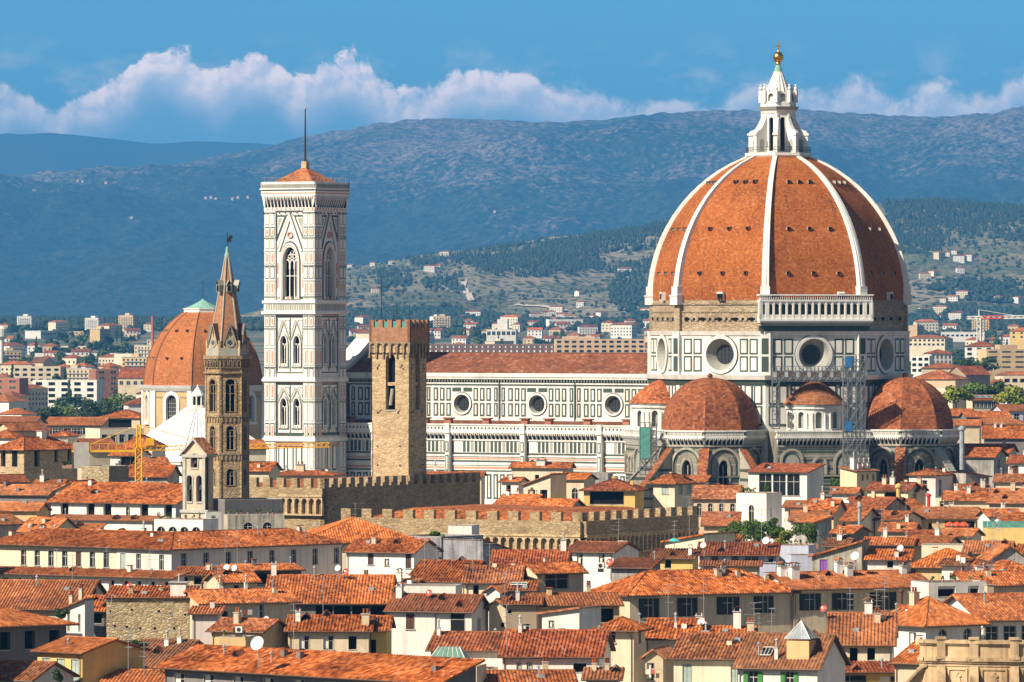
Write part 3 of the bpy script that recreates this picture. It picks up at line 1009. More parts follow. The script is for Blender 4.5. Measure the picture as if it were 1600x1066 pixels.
# small eyes in the sails
eye = MB()
eye.box(-.42, .42, -.55, .5, -.1, .85, 0, skip='f')
eye.face([(-.34, -.56, 0), (.34, -.56, 0), (.34, -.56, .72), (-.34, -.56, .72)], 1)
eye.face([(-.6, -.75, .8), (.6, -.75, .8), (.6, .8, 1.05), (-.6, .8, 1.05)], 2)
eye_o = None
for k in range(8):
    phi = 45 * k
    for z, sp in ((64.2, .27), (73.8, .25), (84.0, .19)):
        apo = dome_r(z) * math.cos(R(22.5))
        half = dome_r(z) * SIDE / 2
        for q in (-1, 0, 1):
            n_ = Vector((math.cos(R(phi)), math.sin(R(phi)), 0))
            x_ = Vector((-n_.y, n_.x, 0))
            loc = n_ * apo + x_ * (q * sp * 2 * half) + Vector((0, 0, z))
            if eye_o is None:
                eye_o = eye.build('dome_eye', [M_GREY, M_DARK, T_TRIB], cath)
                c = eye_o
            else:
                c = eye_o.copy()
                SC.collection.objects.link(c)
                c.parent = cath
            c.location = loc
            c.scale = (.72, .8, .72)
            c.rotation_euler = (0, 0, R(phi + 90))
for phi, q in ((270, 0.0), (315, .28), (0, 0.1), (225, 0)):
    d_ = MB()
    d_.box(-.75, .75, -.6, .6, -.3, 1.6, 0, skip='f')
    d_.face([(-.5, -.61, 0), (.5, -.61, 0), (.5, -.61, 1.2), (-.5, -.61, 1.2)], 1)
    d_.box(-.75, .75, -.62, -.5, 1.2, 1.6, 0)
    n_ = Vector((math.cos(R(phi)), math.sin(R(phi)), 0))
    loc = n_ * (R0 * math.cos(R(22.5)) + .25) + Vector((-n_.y, n_.x, 0)) * (q * 22) + Vector((0, 0, 58.8))
    d_.build('hatch', [M_CLEAN, M_DARK], cath, loc=loc, rz=R(phi + 90))

# ---- lantern
la = MB()
la.prism(ngon(8, 6.6, 22.5), 89.4, 90.2, 0, True, True, ngon(8, 7.3, 22.5))
la.prism(ngon(8, 7.3, 22.5), 90.2, 90.8, 0)
for k in range(8):
    phi = 45 * k
    rl = 3.55
    la.M = fdir(phi, rl * math.cos(R(22.5)), rl * SIDE)
    wv_ = rl * SIDE
    la.plate_hole(wv_, 90.8, 100.4, arch(wv_ / 2, 91.2, 1.05, 7.4, 8), .8, 0, 2)
    la.box(-.15, .3, -.22, .1, 90.8, 99.4, 0)
    la.box(wv_ - .3, wv_ + .15, -.22, .1, 90.8, 99.4, 0)
la.M = None
la.prism(ngon(8, 2.7, 22.5), 90.8, 100.4, 1, False)
la.prism(ngon(8, 3.7, 22.5), 99.4, 100.2, 0, True, True, ngon(8, 4.0, 22.5))
la.prism(ngon(8, 4.2, 22.5), 100.2, 100.9, 2, True, True, ngon(8, 4.6, 22.5))
la.prism(ngon(8, 3.9, 22.5), 100.9, 101.8, 0, True)
lantern = la.build('lantern', [M_CLEAN, M_DARK, M_GREY], cath)
for k in range(8):
    b = MB()
    b.M = Matrix.Rotation(R(22.5 + 45 * k), 4, 'Z')
    hw = .42
    pts = [(3.4, 90.8), (6.5, 90.8), (6.5, 95.0), (6.1, 95.6), (5.2, 95.9), (4.5, 96.9), (3.9, 98.2), (3.4, 98.8)]
    for s_ in (-1, 1): b.face([(p[0], s_ * hw, p[1]) for p in (pts if s_ > 0 else reversed(pts))], 0)
    for p, q in zip(pts, pts[1:]):
        b.face([(p[0], -hw, p[1]), (p[0], hw, p[1]), (q[0], hw, q[1]), (q[0], -hw, q[1])], 0)
    for s_ in (-1, 1):
        b.face([(x, s_ * (hw + .02), z) for x, z in ((4.3, 91.0), (5.5, 91.0), (5.5, 93.4), (4.9, 94.0), (4.3, 93.4))], 1)
    b.box(5.7, 6.75, -.62, .62, 94.6, 95.1, 0)
    b.M = None
    b.build('buttress', [M_CLEAN, M_GREY], lantern)
cr = MB()
for k in range(8):
    cr.M = fdir(45 * k, 3.75 * math.cos(R(22.5)), 3.75 * SIDE)
    wv_ = 3.75 * SIDE
    cr.plate_hole(wv_, 101.8, 104.2, arch(wv_ / 2, 102.0, 1.3, 1.8, 8), .6, 0, 1)
    cr.box(wv_ / 2 - .7, wv_ / 2 + .7, .6, .7, 101.9, 104, 1)
cr.M = None
for k in range(8):
    a = R(22.5 + 45 * k)
    c_ = (3.85 * math.cos(a), 3.85 * math.sin(a))
    cr.box(c_[0] - .35, c_[0] + .35, c_[1] - .35, c_[1] + .35, 101.8, 104.5, 0)
    cr.sphere((c_[0], c_[1], 104.9), .42, 8, 6, 0)
    cr.sphere((c_[0], c_[1], 105.6), .25, 8, 6, 0)
cr.build('crown', [M_CLEAN, M_GREY], lantern)
sp = MB()
for k in range(16):
    a0, a1 = R(22.5 * k), R(22.5 * (k + 1))
    am = (a0 + a1) / 2
    for (r0, z0, r1, z1, mi) in ((2.95, 101.8, 2.75, 103.6, 0), (2.75, 103.6, .85, 108.6, 0), (.85, 108.6, .42, 110.2, 1)):
        f_ = 1.09
        for (b0, b1, q0, q1) in ((a0, am, 1.0, f_), (am, a1, f_, 1.0)):
            sp.face([(r0 * q0 * math.cos(b0), r0 * q0 * math.sin(b0), z0), (r0 * q1 * math.cos(b1), r0 * q1 * math.sin(b1), z0),
                     (r1 * q1 * math.cos(b1), r1 * q1 * math.sin(b1), z1), (r1 * q0 * math.cos(b0), r1 * q0 * math.sin(b0), z1)], mi)
sp.build('spire', [M_WHITE, M_COPPER], lantern)
gb = MB()
gb.lathe([(.5, 110.1), (.62, 110.4), (.4, 110.7)], 12)
gb.sphere((0, 0, 111.8), 1.2, 20, 14)
ball = gb.build('ball', M_GOLD, lantern, smooth=True)
cx_ = MB()
cx_.M = Matrix.Rotation(R(CA), 4, 'Z')
cx_.tube((0, 0, 112.9), (0, 0, 115.3), .13, 8)
cx_.box(-.62, .62, -.1, .1, 114.1, 114.35)
cx_.sphere((0, 0, 113.1), .28, 8, 6)
cx_.M = None
cx_.build('cross', M_GOLD, lantern)
rl_ = MB()
for k in range(8):
    a0, a1 = R(22.5 + 45 * k), R(67.5 + 45 * k)
    for h in (91.4, 92.0):
        rl_.tube((7.15 * math.cos(a0), 7.15 * math.sin(a0), h), (7.15 * math.cos(a1), 7.15 * math.sin(a1), h), .04, 4)
    for q in range(10):
        s_ = q / 10
        x_, y_ = 7.15 * (math.cos(a0) * (1 - s_) + math.cos(a1) * s_), 7.15 * (math.sin(a0) * (1 - s_) + math.sin(a1) * s_)
        rl_.tube((x_, y_, 90.8), (x_, y_, 92.0), .035, 4)
rl_.build('railing', M_IRON, lantern)

# ---- tribunes: half domes over polygonal chapels on the south, east and north sides
TR, TRHO = 11.1, 31.0


def tribune(phi):
    c0 = (TRHO * math.cos(R(phi)), TRHO * math.sin(R(phi)))
    root = MB()
    n = 8
    apo = TR * math.cos(R(22.5))
    wv_ = TR * SIDE
    root.prism(ngon(8, TR - .05, phi + 22.5, c0), 0, 17, 0, False)
    for k in range(8):
        ph = phi + 45 * k
        if k in (3, 4, 5): continue
        root.M = fdir(ph, apo, wv_, c0[0], c0[1])
        mid = wv_ / 2
        # blind arch with a tall window in it, banded masonry round it
        hol = arch(mid, 17.2, 2.0, 7.2, 8, True)
        root.plate_hole(wv_, 17.0, 28.2, hol, .7, 0, 2)
        root.face([(p[0], .65, p[1]) for p in hol], 3)
        root.box(mid - .09, mid + .09, .35, .6, 17.2, 23.4, 6)
        ring(root, arch(mid, 17.0, 3.0, 8.2, 8, True), arch(mid, 17.0, 2.3, 7.5, 8, True), -.25, 0, 6)
        ring(root, arch(mid, 21.0, 7.4, 6.2, 14), arch(mid, 21.0, 6.4, 5.7, 14), -.4, 0, 6)
        ring(root, arch(mid, 21.0, 6.4, 5.7, 14), arch(mid, 21.0, 6.1, 5.55, 14), -.2, 0, 1)
        ring(root, arch(mid, 21.2, 5.6, 5.2, 14), arch(mid, 21.2, 5.3, 5.05, 14), -.1, 0, 1)
        for z in (17.4, 18.2, 19.0, 19.8, 20.4):
            for (a, b) in ((.2, mid - 1.6), (mid + 1.6, wv_ - .2)):
                root.box(a, b, -.06, 0, z, z + .36, 1)
        for q, z in enumerate((21.5, 22.4, 23.3, 24.2, 25.1, 26.0, 26.7)):      # striped spandrels and the striped ground of the blind arch
            h_ = max(0, 3.7 ** 2 - max(0, z - 23.5) ** 2) ** .5 if z < 27.1 else 0
            for (a, b) in ((.15, mid - max(.6, h_) - .1), (mid + max(.6, h_) + .1, wv_ - .15)):
                if b - a > .2: root.box(a, b, -.05, 0, z, z + .36, 1 if q % 2 else 2)
            h2_ = max(0, 2.9 ** 2 - max(0, z - 23.6) ** 2) ** .5
            if q % 2 == 0:
                for (a, b) in ((mid - h2_, mid - 1.55), (mid + 1.55, mid + h2_)):
                    if b - a > .2: root.box(a, b, -.04, 0, z, z + .3, 2)
        root.box(.1, wv_ - .1, -.12, 0, 26.9, 27.3, 1)
        root.box(0, wv_, -.3, 0, 20.75, 21.1, 6)
        root.box(0, wv_, -.22, 0, 16.6, 17.05, 2)
        panels(root, .3, wv_ - .3, 10.5, 16.4, 6, 1, .3)
        root.box(0, wv_, -.3, 0, 27.3, 27.7, 6)
        corbels(root, 0, wv_, 27.7, 29.2, .95, 1.15, 5, 3)
        for q in range(26):
            x = wv_ * (q + .5) / 26
            root.box(x - .09, x + .09, -1.0, -.85, 29.75, 30.55, 5)
    root.M = None
    root.prism(ngon(8, TR + 1.2, phi + 22.5, c0), 29.2, 29.7, 5, True, True)
    root.prism(ngon(8, TR + 1.25, phi + 22.5, c0), 30.5, 30.8, 5, True, True)
    root.prism(ngon(8, TR + .75, phi + 22.5, c0), 29.7, 30.5, 0, False)
    tb = root.build('tribune', SOIL, cath)
    rd, hd = 10.55, 11.3
    d = MB()
    m_ = 12
    zz = [30.7 + hd * math.sin(math.pi / 2 * k / m_) for k in range(m_ + 1)]
    rr = [rd * math.cos(math.pi / 2 * k / m_) ** .92 for k in range(m_ + 1)]
    rr[-1] = 0.25
    ac = 0.0
    for j in range(m_):
        ln = math.hypot(zz[j + 1] - zz[j], rr[j + 1] - rr[j])
        for k in range(8):
            a0, a1 = R(phi + 22.5 + 45 * k), R(phi + 67.5 + 45 * k)
            w0, w1 = rr[j] * SIDE / 2, rr[j + 1] * SIDE / 2
            d.face([(c0[0] + rr[j] * math.cos(a0), c0[1] + rr[j] * math.sin(a0), zz[j]), (c0[0] + rr[j] * math.cos(a1), c0[1] + rr[j] * math.sin(a1), zz[j]),
                    (c0[0] + rr[j + 1] * math.cos(a1), c0[1] + rr[j + 1] * math.sin(a1), zz[j + 1]), (c0[0] + rr[j + 1] * math.cos(a0), c0[1] + rr[j + 1] * math.sin(a0), zz[j + 1])], 0,
                   [(k * 20 - w0, ac), (k * 20 + w0, ac), (k * 20 + w1, ac + ln), (k * 20 - w1, ac + ln)])
        ac += ln
    d.sphere((c0[0], c0[1], zz[-1] + .35), .6, 8, 6, 1)
    d.build('half_dome', [T_TRIB, T_TRIB], tb)
    for k in (-2, -1, 0, 1):
        a = phi + 22.5 + 45 * k
        b = MB()
        b.M = Matrix.Translation((c0[0], c0[1], 0)) @ Matrix.Rotation(R(a), 4, 'Z')
        hw = .8
        pts = [(TR - .4, 0), (TR + 8.6, 0), (TR + 8.6, 17.6), (TR + .2, 26.6), (TR - .4, 26.6)]
        for s_ in (-1, 1): b.face([(p[0], s_ * hw, p[1]) for p in pts], 0)
        b.face([(TR + 8.6, -hw, 0), (TR + 8.6, hw, 0), (TR + 8.6, hw, 17.6), (TR + 8.6, -hw, 17.6)], 0)
        for z in (6, 8, 10, 12, 14, 16, 18, 20, 22):
            xe = TR + 8.6 if z < 17.5 else TR + 8.6 - (z - 17.6) / 9.0 * 8.4
            for s_ in (-1, 1): b.box(TR, xe, min(s_ * hw, s_ * (hw + .05)), max(s_ * hw, s_ * (hw + .05)), z, z + .6, 1)
        tl = math.hypot(8.8, 9.4)
        p0, p1 = (TR + 8.9, 17.5), (TR - .1, 27.1)
        pale = (phi == 0 and k == -1)
        b.face([(p0[0], -1.05, p0[1]), (p0[0], 1.05, p0[1]), (p1[0], 1.05, p1[1]), (p1[0], -1.05, p1[1])], 3 if pale else 2, [(0, 0), (2.1, 0), (2.1, tl), (0, tl)])
        for s_ in (-1, 1):
            b.face([(p0[0], s_ * 1.05, p0[1]), (p1[0], s_ * 1.05, p1[1]), (p1[0], s_ * 1.05, p1[1] - .5), (p0[0], s_ * 1.05, p0[1] - .5)], 3)
        b.M = None
        b.build('flying_buttress', [M_DIRTY, M_GREEN, T_TRIB, M_GREY], tb)


for phi in (270, 0, 90):
    tribune(phi)


# ---- little exedrae between the tribunes, on square sacristy blocks
def exedra(phi):
    b = MB()
    w_ = 20.5
    b.M = fdir(phi, 33.2, w_)
    b.box(0, w_, 0, 14, 0, 30.4, 0, skip='b')
    for (cxx, ww) in ((3.2, 5.2), (9.4, 3.2), (15.8, 6.6)):
        ring(b, arch(cxx, 21.3, ww, min(5.6, ww * .9 + 1), 12), arch(cxx, 21.3, ww - .9, min(5.1, ww * .9 + .5), 12), -.35, 0, 6)
        plate(b, arch(cxx, 21.3, ww - 1.0, min(5.0, ww * .9 + .4), 12), -.08, 0, 2)
        ring(b, arch(cxx, 21.4, ww - 1.5, min(4.6, ww * .9), 12), arch(cxx, 21.4, ww - 1.9, min(4.3, ww * .9 - .3), 12), -.14, 0, 1)
    for z in (17.3, 18.1, 18.9, 19.7, 20.4):
        b.box(0, w_, -.06, 0, z, z + .38, 1)
    for q, z in enumerate((21.5, 22.4, 23.3, 24.2, 25.1, 26.0, 26.7)):
        xs = [0.1]
        for (cxx, ww) in ((3.2, 5.2), (9.4, 3.2), (15.8, 6.6)):
            top_ = 21.3 + min(5.6, ww * .9 + 1)
            if z < top_ - .3:
                hh_ = ww / 2 if z < top_ - ww / 2 else max(0, (ww / 2) ** 2 - (z - top_ + ww / 2) ** 2) ** .5
                xs += [cxx - hh_ - .1, cxx + hh_ + .1]
        xs.append(w_ - .1)
        for a, c in zip(xs[::2], xs[1::2]):
            if c - a > .2: b.box(a, c, -.05, 0, z, z + .36, 1 if q % 2 else 2)
    b.box(-.1, w_ + .1, -.3, 0, 20.9, 21.2, 6)
    b.box(-.1, w_ + .1, -.25, 0, 16.6, 17.0, 6)
    panels(b, .3, w_ - .3, 9.5, 16.4, 10, 1, .4)
    b.box(-.1, w_ + .1, -.3, 0, 27.2, 27.6, 6)
    corbels(b, 0, w_, 27.6, 29.1, .95, 1.1, 5, 3)
    b.box(-.5, w_ + .5, -1.25, .3, 29.1, 29.6, 5)
    b.box(-.5, w_ + .5, -1.2, .0, 30.4, 30.7, 5)
    b.box(-.3, w_ + .3, -.8, 0, 29.6, 30.4, 5)
    for q in range(48):
        x = w_ * (q + .5) / 48
        b.box(x - .09, x + .09, -1.1, -.95, 29.6, 30.4, 5)
    b.M = None
    ch = b.build('sacristy', SOIL, cath)
    c0 = (26.8 * math.cos(R(phi)), 26.8 * math.sin(R(phi)))
    e = MB()
    re = 6.2
    n = 10
    for k in range(n):
        ph = phi - 90 + 180 * (k + .5) / n
        fw_ = 2 * re * math.tan(R(9))
        e.M = fdir(ph, re, fw_, c0[0], c0[1])
        if k % 2 == 0:
            e.plate_hole(fw_, 30.5, 35.3, arch(fw_ / 2, 31.2, 1.35, 3.5, 8), .8, 0, 2)
            e.face([(p[0], .8, p[1]) for p in arch(fw_ / 2, 31.2, 1.35, 3.5, 8)], 2)
        else:
            e.box(0, fw_, 0, .1, 30.5, 35.3, 0)
            for xx in (.35, fw_ - .35):
                e.lathe([(.24, 31.0), (.22, 34.4)], 8, c=(xx, -.12), mi=0)
            e.box(.05, fw_ - .05, -.4, 0, 30.5, 31.0, 0)
        e.box(-.04, fw_ + .04, -.35, .1, 35.3, 36.1, 0)
        e.box(-.1, fw_ + .1, -.6, .1, 36.0, 36.3, 2)
    e.M = None
    ex = e.build('exedra', MARB, cath)
    rf = MB()
    rf.lathe([(7.0, 36.25), (5.5, 38.0), (3.5, 39.7), (1.5, 40.9), (0.0, 41.4)], 24, phi - 100, phi + 100, c0, uvs=True)
    rf.build('cone_roof', T_TRIB, ex)


for phi in (315, 225, 45, 135):
    exedra(phi)

# ---- nave: clerestory, aisles, roof, west front
NW_, NE_ = -104.5, -24.0
bays = [-103.9, -84.0, -64.6, -45.2, -25.8]
for side in (-1, 1):
    cl = MB()
    if side < 0: cl.M = frame((NW_, -10.5, 0), (1, 0))
    else: cl.M = frame((NE_, 10.5, 0), (-1, 0))
    L = NE_ - NW_
    cuts = sorted([(b_ - NW_) if side < 0 else (NE_ - b_) for b_ in bays])
    for a, b_ in zip(cuts, cuts[1:]):
        mid = (a + b_) / 2
        cl.plate_hole(b_ - a, 31.0, 42.0, circle(mid, 35.6, 2.1, 24), 1.2, 0, 2, x0=a)
        panels(cl, a + .35, a + 1.55, 32.6, 39.4, 1, 2, .25)
        panels(cl, b_ - 1.55, b_ - .35, 32.6, 39.4, 1, 2, .25)
        panels(cl, a + 2.0, mid - 2.7, 32.6, 39.4, 3, 2, .45)
        panels(cl, mid + 2.7, b_ - 2.0, 32.6, 39.4, 3, 2, .45)
        cl.box(mid - 2.6, mid - .3, -.04, 0, 38.3, 39.2, 1)
        cl.box(mid + .3, mid + 2.6, -.04, 0, 38.3, 39.2, 1)
        cl.box(b_ - .16, b_ + .16, -.3, 0, 32.0, 42.6, 1)
    cl.box(0, L, -.12, 0, 39.7, 40.0, 1)
    cl.box(0, L, -.2, 0, 40.0, 40.3, 0)
    cl.box(0, L, -.1, 0, 40.3, 41.1, 1)
    n = 110
    for k in range(n):
        x = L * (k + .5) / n
        cl.box(x - .12, x + .12, -.5, 0, 40.6, 41.1, 2)
    cl.box(0, L, -.75, 0, 41.1, 41.6, 0)
    cl.box(0, L, -.95, 0, 41.6, 42.5, 0)
    cl.box(0, L, -.2, 0, 31.9, 32.3, 0)
    cl.M = None
    clo = cl.build('clerestory', MARB, cath)
    for a, b_ in zip(cuts, cuts[1:]):
        mid = (a + b_) / 2
        o = MB()
        o.M = frame((NW_, -10.5, 0), (1, 0)) if side < 0 else frame((NE_, 10.5, 0), (-1, 0))
        ring(o, circle(mid, 35.6, 2.45, 24), circle(mid, 35.6, 2.05, 24), -.3, .1, 0)
        ring(o, circle(mid, 35.6, 2.62, 24), circle(mid, 35.6, 2.45, 24), -.12, 0, 1)
        A, B = circle(mid, 35.6, 2.05, 24), circle(mid, 35.6, 1.62, 24)
        for k in range(24):
            j = (k + 1) % 24
            o.face([(A[k][0], -.2, A[k][1]), (A[j][0], -.2, A[j][1]), (B[j][0], .9, B[j][1]), (B[k][0], .9, B[k][1])], 2)
        rw = o.build('round_window', [M_CLEAN, M_GREEN, M_GREY], cath)
        p = MB()
        p.M = o.M
        p.face([(q[0], .8, q[1]) for q in B])
        for d in (-.8, 0, .8):
            h = math.sqrt(1.62 ** 2 - d * d)
            p.box(mid + d - .04, mid + d + .04, .7, .8, 35.6 - h, 35.6 + h, 1)
            p.box(mid - h, mid + h, .72, .8, 35.6 + d - .04, 35.6 + d + .04, 1)
        p.build('pane', [M_LEADED, M_IRON], rw)
    # aisle wall
    ai = MB()
    a0, a1 = -107.0, -18.0
    ai.M = frame((a0, -20.0, 0), (1, 0)) if side < 0 else frame((a1, 20.0, 0), (-1, 0))
    L = a1 - a0
    ai.box(0, L, 0, .6, 0, 29.6, 0, skip='b')
    ai.box(0, L, -1.1, .6, 29.3, 29.75, 0)
    ai.box(0, L, -.95, -.6, 29.75, 31.0, 0)
    ai.box(0, L, -1.15, -.5, 31.0, 31.3, 0)
    n = 96
    for k in range(n):
        x = L * (k + .5) / n
        ai.box(x - .2, x + .2, -.98, -.95, 30.15, 30.6, 1)
    corbels(ai, 0, L, 27.9, 29.3, 1.05, 1.0, 0, 3)
    ai.box(0, L, -.25, 0, 27.6, 27.9, 0)
    n = 88
    for k in range(n):
        x = L * (k + .5) / n
        if k % 19 < 17: ai.box(x - .32, x + .32, -.05, 0, 25.1, 27.4, 1 if k % 4 else 2)
    for z, h, mi, pr in ((24.6, .35, 1, .12), (24.1, .3, 0, .25), (23.5, .3, 4, .06), (22.9, .35, 1, .1), (22.2, .5, 0, .2), (21.4, .45, 4, .05), (20.8, .3, 1, .06)):
        ai.box(0, L, -pr, 0, z, z + h, mi)
    panels(ai, .5, L - .5, 14.5, 20.5, 52, 1, .5)
    panels(ai, .5, L - .5, 6, 13.5, 52, 1, .5)
    for b_ in ([(x - a0) if side < 0 else (a1 - x) for x in (-91, -71.8, -52.5, -33)]):
        ai.box(b_ - .55, b_ + .55, -1.25, 0, 0, 29.3, 0)
        for z0_, z1_ in ((25.1, 27.4), (20.9, 24.4), (14.5, 20.4), (6, 13.5)):
            ai.box(b_ - .4, b_ + .4, -1.3, -1.25, z0_, z1_, 1)
            ai.box(b_ - .2, b_ + .2, -1.35, -1.3, z0_ + .25, z1_ - .25, 0)
        ai.box(b_ - .7, b_ + .7, -1.5, 0, 29.2, 29.8, 0)
        ai.box(b_ - .7, b_ + .7, -1.5, -.4, 31.0, 31.4, 0)
        ai.box(b_ - .6, b_ + .6, -1.4, -.5, 29.8, 31.0, 0)
    ai.M = None
    aw = ai.build('aisle_wall', MARB, cath)
    r_ = MB()
    s_ = side
    pts = [(a0, s_ * 19.4, 29.9), (a1, s_ * 19.4, 29.9), (a1, s_ * 10.5, 31.9), (a0, s_ * 10.5, 31.9)]
    r_.face(pts, 0, [(0, 0), (L, 0), (L, 9.3), (0, 9.3)])
    r_.build('aisle_roof', T_NAVE, cath)
    for k in range(9):
        c_ = MB()
        x = -100 + k * 8.6 + (k % 3) * 1.3
        c_.box(x - .8, x + .8, s_ * 16.5 - .6, s_ * 16.5 + .6, 30.2, 32.3, 0)
        c_.box(x - 1.1, x + 1.1, s_ * 16.5 - .9, s_ * 16.5 + .9, 32.3, 32.6, 1)
        c_.build('roof_vent', [W['brick'], T_RED], cath)
rn = MB()
L = NE_ - NW_
for s_ in (-1, 1):
    rn.face([(NW_, s_ * 11.5, 42.5), (NE_, s_ * 11.5, 42.5), (NE_, 0, 46.9), (NW_, 0, 46.9)], 0, [(0, 0), (L, 0), (L, 12.3), (0, 12.3)])
rn.box(NW_, NE_, -.25, .25, 46.8, 47.05, 0)
rn.build('nave_roof', T_NAVE, cath)
wf = MB()
wf.M = frame((-108.5, 22.5, 0), (0, -1))           # the west front, seen from the west
wf.box(0, 45, 0, 3.2, 0, 33.0, 0, skip='b')
wf.box(12, 33, 0, 3.2, 33.0, 43.5, 0)
wf.face([(12, 0, 43.5), (33, 0, 43.5), (22.5, 0, 49.5)], 0)
wf.face([(12, 3.2, 43.5), (33, 3.2, 43.5), (22.5, 3.2, 49.5)], 2)
for s_ in (-1, 1):
    xe = 22.5 + s_ * 10.9
    wf.face([(xe, -.5, 43.3), (xe, 3.9, 43.3), (22.5, 3.9, 50.0), (22.5, -.5, 50.0)], 0)
    wf.face([(xe, 3.9, 42.4), (xe, 3.9, 43.3), (22.5, 3.9, 50.0), (22.5, 3.9, 49.1)], 0)
    for k in range(12):
        t_ = (k + .5) / 12
        x = xe + (22.5 - xe) * t_
        z = 43.3 + 6.7 * t_
        wf.box(x - .28, x + .28, 3.3, 3.85, z - 1.5, z - .4, 0)
    for x in ((0, 1.8), (43.2, 45), (11.2, 13.4), (31.6, 33.8)):
        wf.box(x[0], x[1], -.8, 3.6, 0, 34.5, 0)
wf.box(-.3, 45.3, -.9, 3.7, 31.5, 33.2, 0)
panels(wf, 1.5, 43.5, 3, 31, 14, 4, .6)
wf.M = None
wf.build('west_front', MARB, cath)
# ================================================================ the marble bell tower
CD = 1429.0
cp = PX(477, HOR, CD)
bt = empty('bell_tower', (cp.x, cp.y, 0), R(-CA))
tag(bt, 'tall square bell tower of white, green and pink marble with a flat roof and mast', 'bell tower')
H_ = 6.2
TM = [M_CLEAN, M_GREEN, M_PINK, M_DARK, M_GREY, M_WHITE]


def tower_frames():
    for phi in (270, 0, 90, 180):
        yield fdir(phi, H_, 2 * H_)


def string(mb, z0, z1, out):
    mb.box(-H_ - out, H_ + out, -H_ - out, H_ + out, z0, z1, 0)


body = MB()
PW = 2.55                                             # corner piers
for M_ in tower_frames():
    body.M = M_
    Wd = 2 * H_
    for (x0, x1) in ((-.35, PW), (Wd - PW, Wd + .35)):
        body.box(x0, x1, -.45, .3, 0, 78.6, 0, skip='bt')
        # chequer of small framed fields up the pier
        zz = [3, 9, 15, 21, 27.5, 31.5, 36.2, 40.6, 43.8, 48.2, 52.4, 55.4, 59.5, 63.2, 66.4, 69.8, 72.6, 75.2, 78.2]
        for q, (za, zb) in enumerate(zip(zz, zz[1:])):
            pk = 2 if q % 2 == 0 else 0
            xm = (x0 + x1) / 2
            for (xa, xb) in ((x0 + .18, xm - .12), (xm + .12, x1 - .18)):
                body.box(xa, xb, -.49, -.45, za + .25, zb - .25, 1 if q % 3 == 1 else 4)
                body.box(xa + .16, xb - .16, -.53, -.49, za + .45, zb - .45, 0)
                if pk and zb - za > 2.6: body.box(xa + .36, xb - .36, -.55, -.53, za + .8, zb - .8, pk)
            body.box(x0 - .03, x1 + .03, -.56, -.45, zb - .14, zb + .02, 1 if q % 2 else 0)
    # middle field, storey by storey, with real openings
    a, b = PW, Wd - PW
    body.box(a, b, 0, .3, 0, 27.3, 0, skip='bt')
    panels(body, a + .2, b - .2, 20.5, 26.8, 3, 1, .5)
    body.box(a + 3.4, a + 4.4, -.08, 0, 20.8, 26.3, 4)
    panels(body, a + .2, b - .2, 2, 19.5, 3, 2, .5)
    for (zb, zt, zw, hw_) in ((27.3, 40.6, 30.0, 6.9), (41.6, 55.6, 43.7, 7.1)):
        mid = (a + b) / 2
        for q, sx in enumerate((-1, 1)):
            x0 = a if q == 0 else mid
            cxx = mid + sx * 1.72
            hol = arch(cxx, zw + .9, 1.62, hw_ - .9, 8, True)
            body.plate_hole(mid - a, zb, zt, hol, .9, 0, 0, x0=x0)
            body.face([(p[0], .85, p[1]) for p in hol], 3)
            body.box(cxx - .06, cxx + .06, .3, .45, zw + .9, zw + hw_ - 2.2, 0)
            for s2 in (-1, 1):                                   # tracery heads of the twin lights
                ring(body, arch(cxx + s2 * .41, zw + hw_ - 2.9, .76, 1.2, 6, True), arch(cxx + s2 * .41, zw + hw_ - 2.9, .60, 1.0, 6, True), .3, .5, 0)
            ring(body, arch(cxx, zw + .2, 2.3, hw_ + .1, 8, True), arch(cxx, zw + .2, 1.68, hw_ - .2, 8, True), -.28, 0, 0)
            ring(body, arch(cxx, zw - .1, 2.6, hw_ + .5, 8, True), arch(cxx, zw - .1, 2.32, hw_ + .15, 8, True), -.16, 0, 1)
            body.box(cxx - .7, cxx + .7, -.2, 0, zw + .1, zw + .9, 0)
            for s2 in (-.33, .33): body.box(cxx + s2 - .14, cxx + s2 + .14, -.24, -.2, zw + .3, zw + .7, 4)
            # steep gable over each window
            g0, g1 = zw + hw_ - .8, zt - 1.3
            for s2 in (-1, 1):
                body.face([(cxx + s2 * 1.65, -.2, g0), (cxx, -.2, g1), (cxx, -.2, g1 - .8), (cxx + s2 * 1.3, -.2, g0)], 4)
                body.face([(cxx + s2 * 1.65, -.05, g1), (cxx + s2 * .25, -.05, g1), (cxx + s2 * 1.65, -.05, g0 + .7)], 4 if s2 < 0 else 1)
                body.face([(cxx + s2 * 1.5, -.08, g1 - .15), (cxx + s2 * .5, -.08, g1 - .15), (cxx + s2 * 1.5, -.08, g0 + 1.3)], 0)
        for x in (a + .25, mid, b - .25):
            body.box(x - .1, x + .1, -.12, 0, zw - .8, zt - .9, 1)
        for x in (a + .55, b - .95):
            body.box(x, x + .4, -.06, 0, zw + .5, zw + 3.2, 2)
            body.box(x, x + .4, -.06, 0, zw + 3.8, zw + 6.4, 2)
        body.box(a, b, -.14, 0, zt - .75, zt - .5, 1)
        body.box(a, b, -.14, 0, zb + .9, zb + 1.1, 1)
        for q in range(14):
            x = a + (b - a) * (q + .5) / 14
            body.box(x - .2, x + .2, -.09, 0, zt - .42, zt - .08, 2 if q % 2 else 4)
    # belfry storey
    mid = (a + b) / 2
    hol = arch(mid, 59.4, 3.7, 11.3, 12, True)
    body.plate_hole(b - a, 58.6, 78.6, hol, 1.3, 0, 5, x0=a)
    body.face([(p[0], 1.25, p[1]) for p in hol], 3)
    for x in (-.62, .62):
        body.box(mid + x - .09, mid + x + .09, .7, 1.0, 59.4, 67.3, 0)
